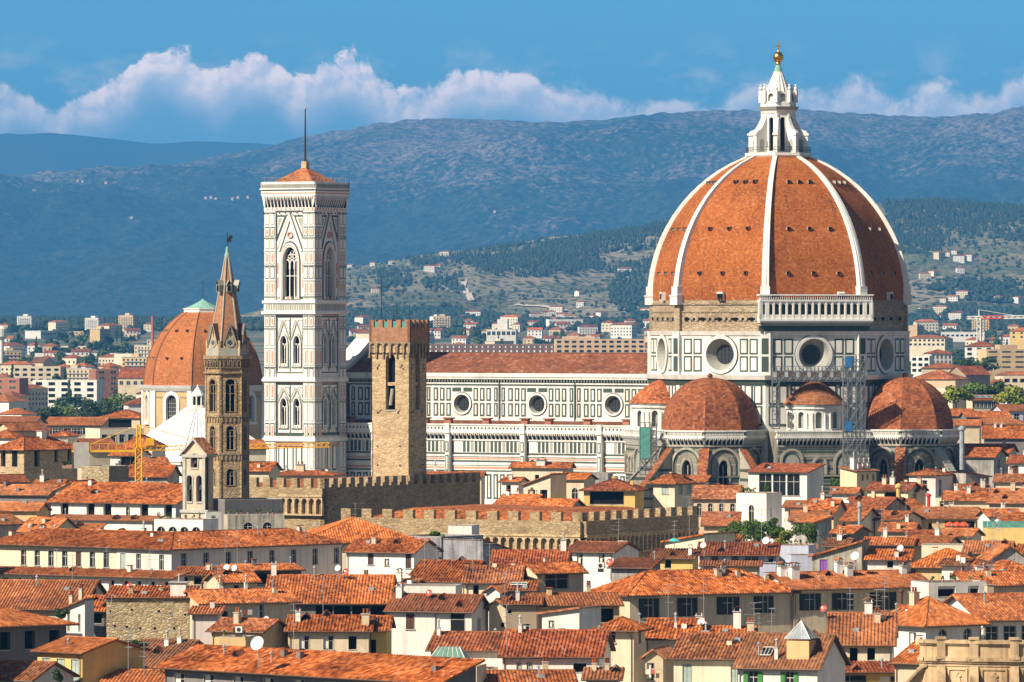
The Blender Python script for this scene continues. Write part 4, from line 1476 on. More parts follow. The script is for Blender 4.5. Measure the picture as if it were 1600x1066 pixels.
    for x in (-1.2, 0, 1.2):
        ring(body, arch(mid + x, 65.6, 1.16, 2.3, 8, True), arch(mid + x, 65.6, .86, 1.95, 8, True), .65, 1.0, 0)
    for x, z in ((-.62, 68.4), (.62, 68.4), (0, 69.3)):
        ring(body, circle(mid + x, z, .52, 12), circle(mid + x, z, .34, 12), .65, 1.0, 0)
    body.box(mid - 1.75, mid + 1.75, .7, .95, 64.0, 64.15, 0)
    ring(body, arch(mid, 58.9, 5.0, 12.6, 12, True), arch(mid, 58.9, 3.8, 11.6, 12, True), -.35, 0, 0)
    ring(body, arch(mid, 58.9, 5.35, 12.95, 12, True), arch(mid, 58.9, 5.05, 12.65, 12, True), -.2, 0, 1)
    ring(body, arch(mid, 58.9, 4.4, 12.1, 12, True), arch(mid, 58.9, 4.1, 11.85, 12, True), -.38, -.3, 2)
    for s2 in (-1, 1):
        body.face([(mid + s2 * 3.3, -.3, 69.6), (mid, -.3, 77.9), (mid, -.3, 76.5), (mid + s2 * 2.7, -.3, 69.6)], 0)
        body.face([(mid + s2 * 3.35, -.22, 70.0), (mid, -.22, 78.3), (mid, -.22, 77.6), (mid + s2 * 3.0, -.22, 70.0)], 1)
        body.face([(mid + s2 * 3.6, -.1, 77.6), (mid + s2 * .9, -.1, 77.6), (mid + s2 * 3.6, -.1, 71.6)], 1)
        body.face([(mid + s2 * 3.3, -.15, 77.2), (mid + s2 * 1.5, -.15, 77.2), (mid + s2 * 3.3, -.15, 73.2)], 0)
        body.face([(mid + s2 * 3.1, -.18, 76.9), (mid + s2 * 2.1, -.18, 76.9), (mid + s2 * 3.1, -.18, 74.6)], 4)
    ring(body, circle(mid, 73.2, .75, 14), circle(mid, 73.2, .45, 14), -.3, -.1, 2)
    for x in (a + .15, b - .55):
        for z in (61.4, 64.6): body.box(x, x + .4, -.06, 0, z, z + 2.4, 2)
    for q in range(6):
        x = a + (b - a) * (q + .5) / 6
        body.box(x - .35, x + .35, -.07, 0, 58.9, 59.5, 1 if q % 2 else 2)
    # row of small putlog holes and the top bands
    for q in range(9): body.box(q * 1.55 + .4, q * 1.55 + .62, -.58, -.3, 77.9, 78.15, 3)
    body.box(-.4, Wd + .4, -.52, 0, 78.6, 79.3, 0)
    for q in range(22):
        x = -.3 + (Wd + .6) * (q + .5) / 22
        body.box(x - .2, x + .2, -.56, -.5, 78.7, 79.15, 2 if q % 2 else 0)
body.M = None
string(body, 27.3, 28.0, .75)
string(body, 28.0, 28.4, .5)
for (z0, z1) in ((28.7, 29.2), (26.3, 26.7)): body.box(-H_ - .5, H_ + .5, -H_ - .5, H_ + .5, z0, z1, 1 if z0 > 28 else 2)
string(body, 40.6, 41.2, .85)
string(body, 41.2, 41.6, .6)
string(body, 55.6, 56.2, .9)
string(body, 56.2, 58.0, .5)
string(body, 58.0, 58.6, .8)
for M_ in tower_frames():
    body.M = M_
    for q in range(20):
        x = 2 * H_ * (q + .5) / 20
        body.box(x - .22, x + .22, -.56, -.5, 56.4, 57.8, 4)
body.M = None
body.build('shaft', TM, bt)
co_ = MB()
for M_ in tower_frames():
    co_.M = M_
    corbels(co_, -.6, 2 * H_ + .6, 79.3, 82.0, .92, .95, 0, 3)
    for q in range(34):
        x = -.85 + (2 * H_ + 1.7) * (q + .5) / 34
        co_.box(x - .16, x + .16, -1.13, -1.0, 83.7, 84.5, 4)
    co_.box(-.9, 2 * H_ + .9, -.98, -.8, 82.35, 82.6, 2)
    co_.box(-.9, 2 * H_ + .9, -1.0, -.8, 83.0, 83.2, 1)
co_.M = None
o_ = .95
co_.box(-H_ - o_, H_ + o_, -H_ - o_, H_ + o_, 82.0, 83.4, 0)
co_.box(-H_ - o_ - .25, H_ + o_ + .25, -H_ - o_ - .25, H_ + o_ + .25, 83.3, 83.55, 0)
for M_ in tower_frames():
    co_.M = M_
    co_.box(-o_ - .05, 2 * H_ + o_ + .05, -o_ - .05, -o_ + .35, 83.5, 85.0, 0)
    for q in range(9): co_.tube((q * 1.5, -.85, 85), (q * 1.5, -.85, 86.1), .03, 4, 4)
    co_.tube((-.8, -.85, 86.0), (13.2, -.85, 86.0), .025, 4, 4)
co_.M = None
co_.build('cornice', TM, bt)
rf = MB()
e_ = 6.3
for k in range(4):
    a, b = [(-e_, -e_), (e_, -e_), (e_, e_), (-e_, e_)][k], [(e_, -e_), (e_, e_), (-e_, e_), (-e_, -e_)][k]
    rf.face([(*a, 84.2), (*b, 84.2), (0, 0, 88.6)], 0, [(0, 0), (2 * e_, 0), (e_, 8)])
rf.box(-.65, .65, -.65, .65, 88.0, 89.7, 1)
rf.build('roof', [T_TERRA, W['stone']], bt)
mt = MB()
mt.tube((0, 0, 89.5), (0, 0, 101.2), .26, 8, 0, .13)
mt.sphere((0, 0, 101.5), .3, 8, 6, 1)
mt.build('mast', [M_IRON, M_ALU], bt)

# ================================================================ hexagonal abbey tower with a spire
AD = 1150.0      # drawn for this distance, then set a little nearer
ac_ = PX(355, HOR, AD)
ab = empty('church_spire', (ac_.x, ac_.y, 0), R(12))
tag(ab, 'slender six sided brown stone bell tower with a pointed brick spire', 'church tower')
RA = 3.85
b = MB()
fw_ = RA
for k in range(6):
    ph = -90 + 60 * k
    b.M = fdir(ph, RA * math.cos(R(30)), fw_)
    mid = fw_ / 2
    b.box(0, fw_, 0, .2, -2, 24.0, 0, skip='bt')
    for (zb, zt, zw, hw_, ww) in ((24.0, 30.6, 25.0, 2.9, 1.3), (30.6, 37.4, 31.4, 4.2, 1.35), (37.4, 48.2, 38.2, 5.8, 1.7)):
        hol = arch(mid, zw, ww, hw_, 8)
        b.plate_hole(fw_, zb, zt, hol, .6, 0, 0)
        b.face([(p[0], .6, p[1]) for p in hol], 1)
        b.box(mid - .09, mid + .09, .15, .35, zw, zw + hw_ * .72, 2)
        for s2 in (-1, 1):
            A_ = arch(mid + s2 * ww * .25, zw + hw_ * .55, ww * .5, hw_ * .3, 6)
            ring(b, A_, offset_ring(A_, -.1), .12, .35, 2)
        ring(b, arch(mid, zw - .1, ww + .6, hw_ + .4, 8), arch(mid, zw - .1, ww + .05, hw_ + .1, 8), -.12, 0, 2)
    for z in (30.4, 37.2):
        b.box(-.1, fw_ + .1, -.25, .1, z, z + .4, 2)
    for q in range(5): b.box(fw_ * (q + .5) / 5 - .18, fw_ * (q + .5) / 5 + .18, -.2, 0, 29.5, 30.4, 2)
    for q in range(5): b.box(fw_ * (q + .5) / 5 - .18, fw_ * (q + .5) / 5 + .18, -.2, 0, 36.3, 37.2, 2)
    for q in range(5):
        A_ = arch(fw_ * (q + .5) / 5, 46.0, .62, 1.5, 6)
        ring(b, A_, offset_ring(A_, -.14), -.35, .0, 2)
    b.box(-.2, fw_ + .2, -.45, .1, 47.6, 48.2, 2)
    b.box(-.2, fw_ + .2, -.42, .1, 45.0, 45.3, 2)
    b.box(-.1, .28, -.16, .1, 0, 47.6, 0)
b.M = None
b.build('shaft', [W['pietra'], M_DARK, stone('pale sandstone trim', (0.22, 0.165, 0.10), (0.36, 0.27, 0.165), (0.46, 0.36, 0.23), 2.0)], ab)
bs = MB()
bs.prism(ngon(6, RA - .15, -60), 48.2, 49.6, 1, True)
zt_, zb_ = 66.6, 49.6
rs = RA - .6
for k in range(6):
    a0, a1 = R(-60 + 60 * k), R(60 * k)
    bs.face([(rs * math.cos(a0), rs * math.sin(a0), zb_), (rs * math.cos(a1), rs * math.sin(a1), zb_), (.25 * math.cos(a1), .25 * math.sin(a1), zt_), (.25 * math.cos(a0), .25 * math.sin(a0), zt_)], 0,
            [(0, 0), (rs, 0), (rs / 2, 16), (rs / 2, 16)])
    bs.tube((rs * math.cos(a0), rs * math.sin(a0), zb_), (.25 * math.cos(a0), .25 * math.sin(a0), zt_), .17, 5, 1)
bs.lathe([(.42, 65.7), (.5, 66.2), (.3, 66.9), (.22, 67.6), (0, 67.9)], 8, mi=2)
spire = bs.build('spire', [plain('spire brick', (0.34, 0.165, 0.085), 0.85, 0.3, 1.5), M_GREY, M_COPPER], ab)
for k in range(6):
    gb_ = MB()
    gb_.M = fdir(-90 + 60 * k, RA * math.cos(R(30)) - .02, fw_)
    mid = fw_ / 2
    x0, x1 = .7, fw_ - .7
    gb_.face([(x0, .12, 48.2), (x1, .12, 48.2), (x1, .12, 50.4), (mid, .12, 53.7), (x0, .12, 50.4)], 0)
    for (xa, za, xb, zb2) in ((x0 - .12, 50.2, mid, 54.0), (x1 + .12, 50.2, mid, 54.0)):
        gb_.face([(xa, -.08, za), (xb, -.08, zb2), (xb, 1.9, zb2), (xa, 1.2, za)], 2)
        gb_.face([(xa, -.08, za), (xb, -.08, zb2), (xb, -.08, zb2 - .35), (xa, -.08, za - .35)], 1)
    ring(gb_, circle(mid, 50.5, .82, 14), circle(mid, 50.5, .56, 14), 0, .12, 1)
    plate(gb_, circle(mid, 50.5, .56, 14), .06, .12, 1)
    for dx, dz in ((0, .26), (0, -.26), (.26, 0), (-.26, 0)): plate(gb_, circle(mid + dx, 50.5 + dz, .17, 8), .03, .1, 3)
    gb_.box(mid - .05, mid + .05, .02, .12, 51.7, 53.0, 2)
    gb_.box(mid - .25, mid + .25, .02, .12, 52.3, 52.42, 2)
    gb_.box(-.18, .18, .1, .5, 48.2, 50.9, 0)
    gb_.M = None
    gb_.build('gable', [W['stone'], M_GREY, M_GUTTER, M_DARK], spire)
for k in (0, 1, 5):
    dw = MB()
    dw.M = fdir(-90 + 60 * k, 1.85, 1.0)
    dw.box(.1, .9, -.35, .6, 59.6, 61.0, 0)
    dw.face([(.2, -.36, 59.7), (.8, -.36, 59.7), (.8, -.36, 60.7), (.5, -.36, 61.0), (.2, -.36, 60.7)], 1)
    dw.face([(-.05, -.5, 60.8), (.5, -.5, 61.8), (.5, .8, 61.8), (-.05, .8, 60.8)], 0)
    dw.face([(1.05, -.5, 60.8), (.5, -.5, 61.8), (.5, .8, 61.8), (1.05, .8, 60.8)], 0)
    dw.M = None
    dw.build('dormer', [M_GREY, M_DARK], spire)
vn = MB()
vn.tube((0, 0, 67.7), (0, 0, 70.4), .07, 6)
vn.box(.08, .75, -.04, .04, 68.6, 69.4)
vn.box(.3, .95, -.04, .04, 69.2, 69.8)
vn.M = None
vn.build('weather_vane', M_IRON, ab)
ab.location = (ac_.x * 1120 / 1150, 1120, CAMZ * (1 - 1120 / 1150))
ab.scale = (1120 / 1150,) * 3

# ================================================================ crenellated palace with its square tower
def battlement(name, px_corner, y_top, z_top, yaw, wl, wr, mat, label, left_arcade, right_arcade, hgt_arc=(3.2, 5.4), merl=(1.5, 1.35, 1.7), thick=.9, depth_roof=None):
    """walls of a court seen on its near corner: wl metres of lit wall to the left, wr metres of shaded wall to the right"""
    D = (CAMZ - z_top) * F / (y_top - HOR)
    p = PX(px_corner, HOR, D)
    root = empty(name, (p.x, p.y, 0), R(-yaw))
    tag(root, label, 'palace')
    mw, gp, mh = merl

    def wall(L, M, arc):
        b = MB()
        b.M = M
        zc = z_top - mh
        b.box(0, L, 0, thick, 0, zc, 0, skip='b')
        n = max(2, int(round((L + gp) / (mw + gp))))
        st = (L - mw) / (n - 1)
        for k in range(n): b.box(k * st, k * st + mw, 0, thick, zc, z_top, 0)
        if arc:
            x0, x1 = arc
            za, zb = z_top - hgt_arc[1], z_top - hgt_arc[0]
            b.box(x0, x1, -.75, 0, zb, z_top - mh, 0)
            b.box(x0, x1, -.9, 0, zb - .15, zb + .25, 1)
            m_ = int((x1 - x0) / 1.55)
            s_ = (x1 - x0) / m_
            for k in range(m_):
                hol = arch(x0 + (k + .5) * s_, za - 1.0, s_ * .72, 1.0 + (zb - za) * .82, 8)
                MM = b.M
                b.M = MM @ Matrix.Translation((0, -.75, 0))
                cut = [(q[0], max(q[1], za - .9)) for q in hol]
                b.plate_hole(s_, za - 1.0, zb, hol, .7, 1, 1, x0=x0 + k * s_)
                b.M = MM
            b.box(x0, x1, -.8, 0, za - 1.25, za - .95, 1)
        b.M = None
        return b.build('battlement', [mat, W['stone']], root)
    wall(wl, frame((-wl, 0, 0), (1, 0)), left_arcade and (wl - left_arcade, wl))
    wall(wr, frame((0, 0, 0), (0, 1)), right_arcade and (0, right_arcade))
    return root, D, p


pal1, D1, p1 = battlement('crenellated_palace', 507, 748, 26.3, 32, 25, 52, W['pietra'],
                          'brown stone palace with square merlons and a dark shaded side below the square tower', 9.3, None)
pal2, D2, p2 = battlement('crenellated_wing', 910, 801, 22.4, 29, 47, 42, W['pietra'],
                          'lower battlemented stone court with a row of small arches under its parapet', 31, 41, hgt_arc=(4.0, 6.0), merl=(1.9, 2.3, 1.5))
# roofs inside the courts
for root, wl, wr, zt in ((pal1, 25, 52, 26.3), (pal2, 47, 42, 22.4)):
    r_ = MB()
    A = [(-wl + 1, 1.2, zt - 2.2), (-.9, 1.2, zt - 2.2), (-.9, wr - 1, zt - 2.2), (-wl + 1, wr - 1, zt - 2.2)]
    rise_ = .8 if zt > 25 else 1.1
    i_ = 9.0
    Bq = [(-wl + i_, i_, zt - 2.2 + rise_ * 2), (-i_, i_, zt - 2.2 + rise_ * 2), (-i_, wr - i_, zt - 2.2 + rise_ * 2), (-wl + i_, wr - i_, zt - 2.2 + rise_ * 2)]
    for k in range(4):
        j = (k + 1) % 4
        L = (Vector(A[j]) - Vector(A[k])).length
        r_.face([A[k], A[j], Bq[j], Bq[k]], 0, [(0, 0), (L, 0), (L - 8, 8), (8, 8)])
    r_.face(Bq, 0, [(p[0], p[1]) for p in Bq])
    r_.build('roof', [T_TERRA, M_TERRACE], root)
# square tower
TD = 1172.0
tp = PX(624, HOR, TD)
tw = empty('square_tower', (tp.x, tp.y, 0), R(-25))
tag(tw, 'square brown stone tower with a red brick battlemented head and green netting', 'tower')
q = 3.72
b = MB()
for M_ in [fdir(phi, q, 2 * q) for phi in (270, 0, 90, 180)]:
    b.M = M_
    b.box(0, 2 * q, 0, .2, 0, 36.0, 0, skip='bt')
    hol = arch(q, 38.2, 1.95, 10.2, 10)
    b.plate_hole(2 * q, 36.0, 50.2, hol, 1.3, 0, 0)
    b.face([(p[0], 1.3, p[1]) for p in hol], 1)
    b.box(q - 1.0, q + 1.0, .4, .9, 42.6, 43.2, 0)
    b.box(q - 1.1, q + 1.1, -.1, .3, 37.9, 38.2, 2)
    b.tube((q - .3, .7, 39), (q + .1, .7, 42), .35, 8, 2)
    for (x, z) in ((1.0, 45.6), (6.2, 45.6), (1.0, 37.6), (5.2, 37.6), (1.0, 31.5), (5.6, 31.5), (1.0, 28.0), (5.6, 28.0)):
        b.box(x, x + .18, -.2, 0, z, z + .18, 1)
    # iron cramps
    for (x, z) in ((1.3, 46.2), (6.0, 46.2), (1.6, 37.9), (5.4, 37.9)): b.tube((x - .3, -.12, z - .35), (x + .3, -.12, z + .35), .06, 4, 3)
b.M = None
shaft_ = b.build('shaft', [W['stone'], M_DARK, M_GREY, M_IRON], tw)
hd = MB()
for M_ in [fdir(phi, q + .42, 2 * q + .84) for phi in (270, 0, 90, 180)]:
    hd.M = M_
    L = 2 * q + .84
    m_ = 6
    for k in range(m_):
        s_ = L / m_
        hol = arch(k * s_ + s_ / 2, 48.6, s_ * .62, 1.7, 8)
        hd.plate_hole(s_, 48.6, 50.6, hol, .6, 1, 1, x0=k * s_)
        hd.box(k * s_ - .14, k * s_ + .14, .1, .6, 47.6, 48.6, 1)
    hd.box(0, L, 0, .5, 50.6, 53.2, 0)
    for k in range(5):
        w_ = L / 9
        hd.box(k * 2 * w_, k * 2 * w_ + w_, 0, .5, 53.2, 54.6, 0)
hd.M = None
hd.box(-q - .1, q + .1, -q - .1, q + .1, 51.5, 51.7, 0)
head = hd.build('parapet', [plain('tower brick', (0.33, 0.165, 0.095), 0.9, 0.3, 1.2), bpy.data.materials['pale sandstone trim']], tw)
nt_ = MB()
for M_ in [fdir(phi, q + .15, 2 * q + .3) for phi in (270, 0, 90, 180)]:
    nt_.M = M_
    L = 2 * q + .3
    for k in (0, 1, 2, 3): nt_.box((2 * k + 1) * L / 9 - .15, (2 * k + 2) * L / 9 + .1, 0, .05, 53.0, 54.3, 0)
nt_.M = None
nt_.build('netting', M_NET, tw)
an = MB()
an.tube((-2.4, -2.6, 51.7), (-2.4, -2.6, 62.8), .09, 6)
an.tube((1.6, 1.0, 51.7), (1.6, 1.0, 57.6), .06, 5)
an.tube((-.8, .6, 51.7), (-.8, .6, 57.2), .06, 5)
an.tube((-1.4, .6, 51.7), (-1.4, .6, 57.0), .06, 5)
for z in (54.6, 55.2, 55.8, 56.4): an.tube((-1.5, .6, z), (-.7, .6, z), .04, 4)
an.build('aerial_mast', M_IRON, tw)

# ================================================================ big plain dome on the left
LD = 1760.0
lp = PX(317, HOR, LD)
ld = empty('domed_chapel', (lp.x, lp.y, 2.2), R(-CA))
tag(ld, 'octagonal chapel with a smooth orange tiled dome and green copper cap', 'church')
RL = 16.8
b = MB()
fw_ = RL * SIDE
ap_ = RL * math.cos(R(22.5))
b.prism(ngon(8, RL, 22.5), -3, 22.5, 0, False)
for k in range(8):
    b.M = fdir(45 * k, ap_, fw_)
    mid = fw_ / 2
    hol = arch(mid, 24.5, 3.3, 6.6, 8)
    b.plate_hole(fw_, 22.5, 33.0, hol, .8, 0, 1)
    ring(b, arch(mid, 23.6, 5.2, 8.6, 10), arch(mid, 23.6, 3.5, 7.6, 10), -.3, 0, 1)
    b.box(mid - 2.7, mid + 2.7, -.5, 0, 23.0, 23.8, 1)
    b.box(-.2, 1.2, -.35, .2, 16, 33.0, 1)
    b.box(fw_ - 1.2, fw_ + .2, -.35, .2, 16, 33.0, 1)
    b.box(1.2, mid - 2.8, -.1, 0, 30.4, 30.8, 2)
    b.box(mid + 2.8, fw_ - 1.2, -.1, 0, 30.4, 30.8, 2)
b.M = None
cornice(b, RL, 15.4, 16.6, .3, .9, 2)
cornice(b, RL, 32.2, 33.0, .3, .9, 1)
cornice(b, RL, 33.0, 33.8, .9, 1.3, 1)
drum_ = b.build('drum', [W['ochre'], M_CLEAN, W['brown']], ld)
for k in range(8):
    w_ = MB()
    w_.M = fdir(45 * k, ap_, fw_)
    mid = fw_ / 2
    w_.face([(p[0], .75, p[1]) for p in arch(mid, 24.5, 3.3, 6.6, 8)], 0)
    for d in (-1.0, -.35, .35, 1.0): w_.box(mid + d - .06, mid + d + .06, .6, .75, 24.5, 30.2, 1)
    for z in (25.6, 26.7, 27.8, 28.9): w_.box(mid - 1.6, mid + 1.6, .62, .75, z - .05, z + .05, 1)
    w_.M = None
    w_.build('window', [M_GLASS, M_GREY], drum_)
d = MB()
rd, hd_ = 16.5, 25.5
prof = []
for k in range(19):
    t_ = k / 18
    z = 33.8 + 20.4 * t_
    prof.append((math.sqrt(max(0, (rd + 7.0) ** 2 - (20.4 * t_) ** 2)) - 7.0, z))
acc = 0
prof = [(r * (1 if k < 18 else 1), z) for k, (r, z) in enumerate(prof)]
sc_ = (rd - 4.6) / (rd - prof[-1][0])
prof = [(rd - (rd - r) * sc_, z) for r, z in prof]
for (r0, z0), (r1, z1) in zip(prof, prof[1:]):
    ln = math.hypot(r1 - r0, z1 - z0)
    for k in range(8):
        a0, a1 = R(22.5 + 45 * k), R(67.5 + 45 * k)
        w0, w1 = r0 * SIDE / 2, r1 * SIDE / 2
        d.face([(r0 * math.cos(a0), r0 * math.sin(a0), z0), (r0 * math.cos(a1), r0 * math.sin(a1), z0), (r1 * math.cos(a1), r1 * math.sin(a1), z1), (r1 * math.cos(a0), r1 * math.sin(a0), z1)], 0,
               [(k * 30 - w0, acc), (k * 30 + w0, acc), (k * 30 + w1, acc + ln), (k * 30 - w1, acc + ln)])
    acc += ln
d.build('dome', T_DOME, ld)
for k in range(8):
    rb = MB()
    rb.M = Matrix.Rotation(R(22.5 + 45 * k), 4, 'Z')
    for (r0, z0), (r1, z1) in zip(prof, prof[1:]):
        rb.tube((r0, 0, z0), (r1, 0, z1), .22, 5)
    rb.M = None
    rb.build('rib', T_TRIB, ld)
for k in range(8):
    for j, z in enumerate((41.0, 48.5)):
        for sx in (-.22, .22):
            r = lerp_tab([(p[1], p[0]) for p in prof], z) * math.cos(R(22.5))
            n_ = Vector((math.cos(R(45 * k)), math.sin(R(45 * k)), 0))
            c = eye_o.copy()
            SC.collection.objects.link(c)
            c.parent = ld
            c.location = n_ * r + Vector((-n_.y, n_.x, 0)) * (sx * r * SIDE) + Vector((0, 0, z))
            c.rotation_euler = (0, 0, R(45 * k + 90))
            c.scale = (.6, .7, .6)
cp_ = MB()
cp_.prism(ngon(8, 5.3, 22.5), 53.2, 54.6, 1, True)
cp_.prism(ngon(8, 5.5, 22.5), 54.6, 54.9, 1, True, True)
cp_.lathe([(5.0, 54.9), (3.2, 55.7), (1.2, 56.7), (.4, 57.2), (0, 57.6)], 8, 22.5, 382.5)
cp_.tube((0, 0, 57.4), (0, 0, 62.5), .09, 5, 2)
cp_.build('cap', [M_COPPER, M_CLEAN, M_IRON], ld)

# ================================================================ white pyramid roof of the baptistery
BD = 1500.0
bp_ = PX(309, HOR, BD)
ba = empty('baptistery', (bp_.x, bp_.y, 0), R(-CA))
tag(ba, 'eight sided building under a bright white marble pyramid roof', 'baptistery')
b = MB()
b.prism(ngon(8, 19.8, 22.5), 0, 21.5, 0, False)
for k in range(8):
    b.M = fdir(45 * k, 19.8 * math.cos(R(22.5)), 19.8 * SIDE)
    panels(b, .6, 19.8 * SIDE - .6, 2, 20.5, 4, 3, .5)
    b.box(0, 19.8 * SIDE, -.5, 0, 20.7, 21.5, 0)
b.M = None
b.build('wall', MARB, ba)
r_ = MB()
for k in range(8):
    a0, a1 = R(22.5 + 45 * k), R(67.5 + 45 * k)
    r_.face([(20.6 * math.cos(a0), 20.6 * math.sin(a0), 21.4), (20.6 * math.cos(a1), 20.6 * math.sin(a1), 21.4), (2.9 * math.cos(a1), 2.9 * math.sin(a1), 33.4), (2.9 * math.cos(a0), 2.9 * math.sin(a0), 33.4)], 0)
    for q_ in range(9):
        f0 = q_ / 9
        r_.tube((20.65 * math.cos(a0) * (1 - f0) + 20.65 * math.cos(a1) * f0, 20.65 * math.sin(a0) * (1 - f0) + 20.65 * math.sin(a1) * f0, 21.45),
                (2.95 * math.cos(a0) * (1 - f0) + 2.95 * math.cos(a1) * f0, 2.95 * math.sin(a0) * (1 - f0) + 2.95 * math.sin(a1) * f0, 33.45), .09, 4, 0)
r_.build('roof', marble('roof marble', (0.82, 0.81, 0.78), (0.6, 0.58, 0.53), .3), ba)
l_ = MB()
l_.prism(ngon(8, 3.0, 22.5), 33.2, 33.7, 0)
l_.prism(ngon(8, 2.0, 22.5), 33.7, 34.2, 0)
for k in range(8):
    a = R(22.5 + 45 * k)
    l_.tube((1.5 * math.cos(a), 1.5 * math.sin(a), 34), (1.5 * math.cos(a), 1.5 * math.sin(a), 36.3), .2, 6)
l_.prism(ngon(8, 1.1, 22.5), 34, 36.3, 1, False)
l_.prism(ngon(8, 1.8, 22.5), 36.3, 36.7, 0, True, True)
l_.lathe([(1.65, 36.7), (0.15, 38.6), (.28, 38.8), (0, 39.1)], 8, 22.5, 382.5)
l_.build('lantern', [M_CLEAN, M_GLASS], ba)

# ================================================================ small bell gable
gp_ = PX(304, HOR, 1075)
bg = empty('bell_gable', (gp_.x, gp_.y, 0), R(-33))
tag(bg, 'weathered grey bell gable with three arched openings and a small tiled pediment', 'bell gable')
b = MB()
w_ = 4.6
b.M = frame((-w_ / 2, 0, 0), (1, 0))
b.box(-.5, w_ + .5, 0, 2.4, 0, 22.6, 0, skip='b')
for k in range(2):
    hol = arch(w_ * (.28 + .44 * k), 24.2, 1.15, 4.4, 8)
    b.plate_hole(w_ / 2, 22.6, 29.4, hol, .8, 0, 0, x0=k * w_ / 2)
    b.face([(p[0], .78, p[1]) for p in hol], 1)
    ring(b, offset_ring(hol, .3), hol, -.15, 0, 2)
hol = arch(w_ / 2, 29.9, 1.35, 2.3, 8)
b.plate_hole(w_, 29.4, 32.6, hol, .8, 0, 0)
b.face([(p[0], .78, p[1]) for p in hol], 1)
ring(b, offset_ring(hol, .28), hol, -.15, 0, 2)
b.box(0, w_, .8, 2.2, 22.6, 32.6, 0, skip='bf')
for x in (0, w_ - .55): b.box(x, x + .55, -.22, 0, 22.6, 31.6, 2)
b.box(-.25, w_ + .25, -.35, 2.4, 31.6, 32.1, 2)
b.box(-.6, w_ + .6, -.25, 2.4, 22.3, 22.8, 2)
b.face([(0, 0, 32.6), (w_, 0, 32.6), (w_ / 2, 0, 34.6)], 0)
b.face([(0, 2.2, 32.6), (w_, 2.2, 32.6), (w_ / 2, 2.2, 34.6)], 0)
b.build('wall', [W['beige'], M_DARK, M_CONC], bg)
r_ = MB()
r_.M = b.M
for s2 in (-1, 1):
    xe = w_ / 2 + s2 * (w_ / 2 + .55)
    r_.face([(xe, -.5, 32.2), (xe, 2.7, 32.2), (w_ / 2, 2.7, 34.95), (w_ / 2, -.5, 34.95)], 0, [(0, 0), (3.2, 0), (3.2, 4), (0, 4)])
    r_.face([(xe, -.5, 32.2), (w_ / 2, -.5, 34.95), (w_ / 2, -.5, 34.5), (xe, -.5, 31.75)], 1)
    r_.face([(xe, -.5, 31.75), (xe, 2.7, 31.75), (xe, 2.7, 32.2), (xe, -.5, 32.2)], 1)
r_.build('roof', [T_OLD, M_CONC], bg)
bl = MB()
bl.M = b.M
for x, z in ((w_ * .28, 26.3), (w_ * .72, 26.3), (w_ / 2, 30.7)): bl.lathe([(.48, z - .1), (.38, z + .25), (.22, z + .7), (0, z + .8)], 10, c=(x, .5))
bl.build('bell', M_IRON, bg)


# ================================================================ cranes and scaffolding
def lattice(mb, a, b, w, n, r, mi=0, up=Vector((0, 0, 1))):
    a, b = Vector(a), Vector(b)
    d = (b - a).normalized()
    s_ = d.cross(up)
    if s_.length < .01: s_ = Vector((1, 0, 0))
    s_.normalize()
    t_ = s_.cross(d).normalized()
    cs = [(s_ * i + t_ * j) * w / 2 for i, j in ((-1, -1), (1, -1), (1, 1), (-1, 1))]
    for c in cs: mb.tube(a + c, b + c, r, 4, mi)
    for k in range(n):
        p, q_ = a + (b - a) * (k / n), a + (b - a) * ((k + 1) / n)
        for i in range(4):
            c0, c1 = cs[i], cs[(i + 1) % 4]
            if (k + i) % 2: c0, c1 = c1, c0
            mb.tube(p + c0, q_ + c1, r * .65, 4, mi)


KD = 1240.0
kp = PX(217, HOR, KD)
cr_ = empty('tower_crane', (kp.x, kp.y, -3.4), R(4))
cr_.scale = (1.12, 1.12, 1)
tag(cr_, 'yellow tower crane with a level lattice jib standing among the roofs', 'crane')
b = MB()
lattice(b, (0, 0, 3.4), (0, 0, 33.2), 1.1, 27, .13)
b.build('mast', M_CRANE, cr_)
b = MB()
lattice(b, (.6, 0, 33.0), (33, 0, 33.6), .8, 34, .085)
b.build('jib', M_CRANE, cr_)
b = MB()
b.box(-11.6, -.4, -.45, .45, 32.3, 32.75)
for x in range(8): b.tube((-11.3 + x * 1.5, -.45, 32.7), (-11.3 + x * 1.5, -.45, 34.0), .05, 4)
b.tube((-11.4, -.45, 34.0), (-.6, -.45, 34.0), .05, 4)
b.build('counter_jib', M_CRANE, cr_)
b = MB()
lattice(b, (0, 0, 33), (0, 0, 37.6), .6, 4, .12)
b.tube((0, 0, 37.6), (-10.5, 0, 32.8), .06, 4)
b.tube((0, 0, 37.6), (13.5, 0, 33.4), .06, 4)
b.box(1.2, 2.6, -.7, .7, 33.6, 35.0)
b.build('top', M_CRANE, cr_)
b = MB()
b.box(-11.2, -8.6, -.6, .6, 29.2, 34.2)
b.build('counterweight', M_CONC, cr_)
kp = PX(1530, HOR, 4700)
cr2 = empty('tower_crane', (kp.x, kp.y, ground_z(0, 4700)), R(-8))
tag(cr2, 'far off white crane with a red and white jib at the right edge', 'crane')
zt = PX(0, 497, 4700).z - ground_z(0, 4700)
b = MB()
lattice(b, (0, 0, -4), (0, 0, zt), 2.6, 12, .55)
b.build('mast', M_FRAME, cr2)
b = MB()
lattice(b, (-9, 0, zt), (62, 0, zt + 1), 1.8, 16, .45, 0)
lattice(b, (2, 0, zt + .3), (18, 0, zt + .5), 2.0, 4, .48, 1)
b.tube((0, 0, zt + 6), (30, 0, zt + 1), .2, 4)
b.tube((0, 0, zt), (0, 0, zt + 6), .5, 4)
b.build('jib', [M_FRAME, M_REDP], cr2)

SD = 1362.0


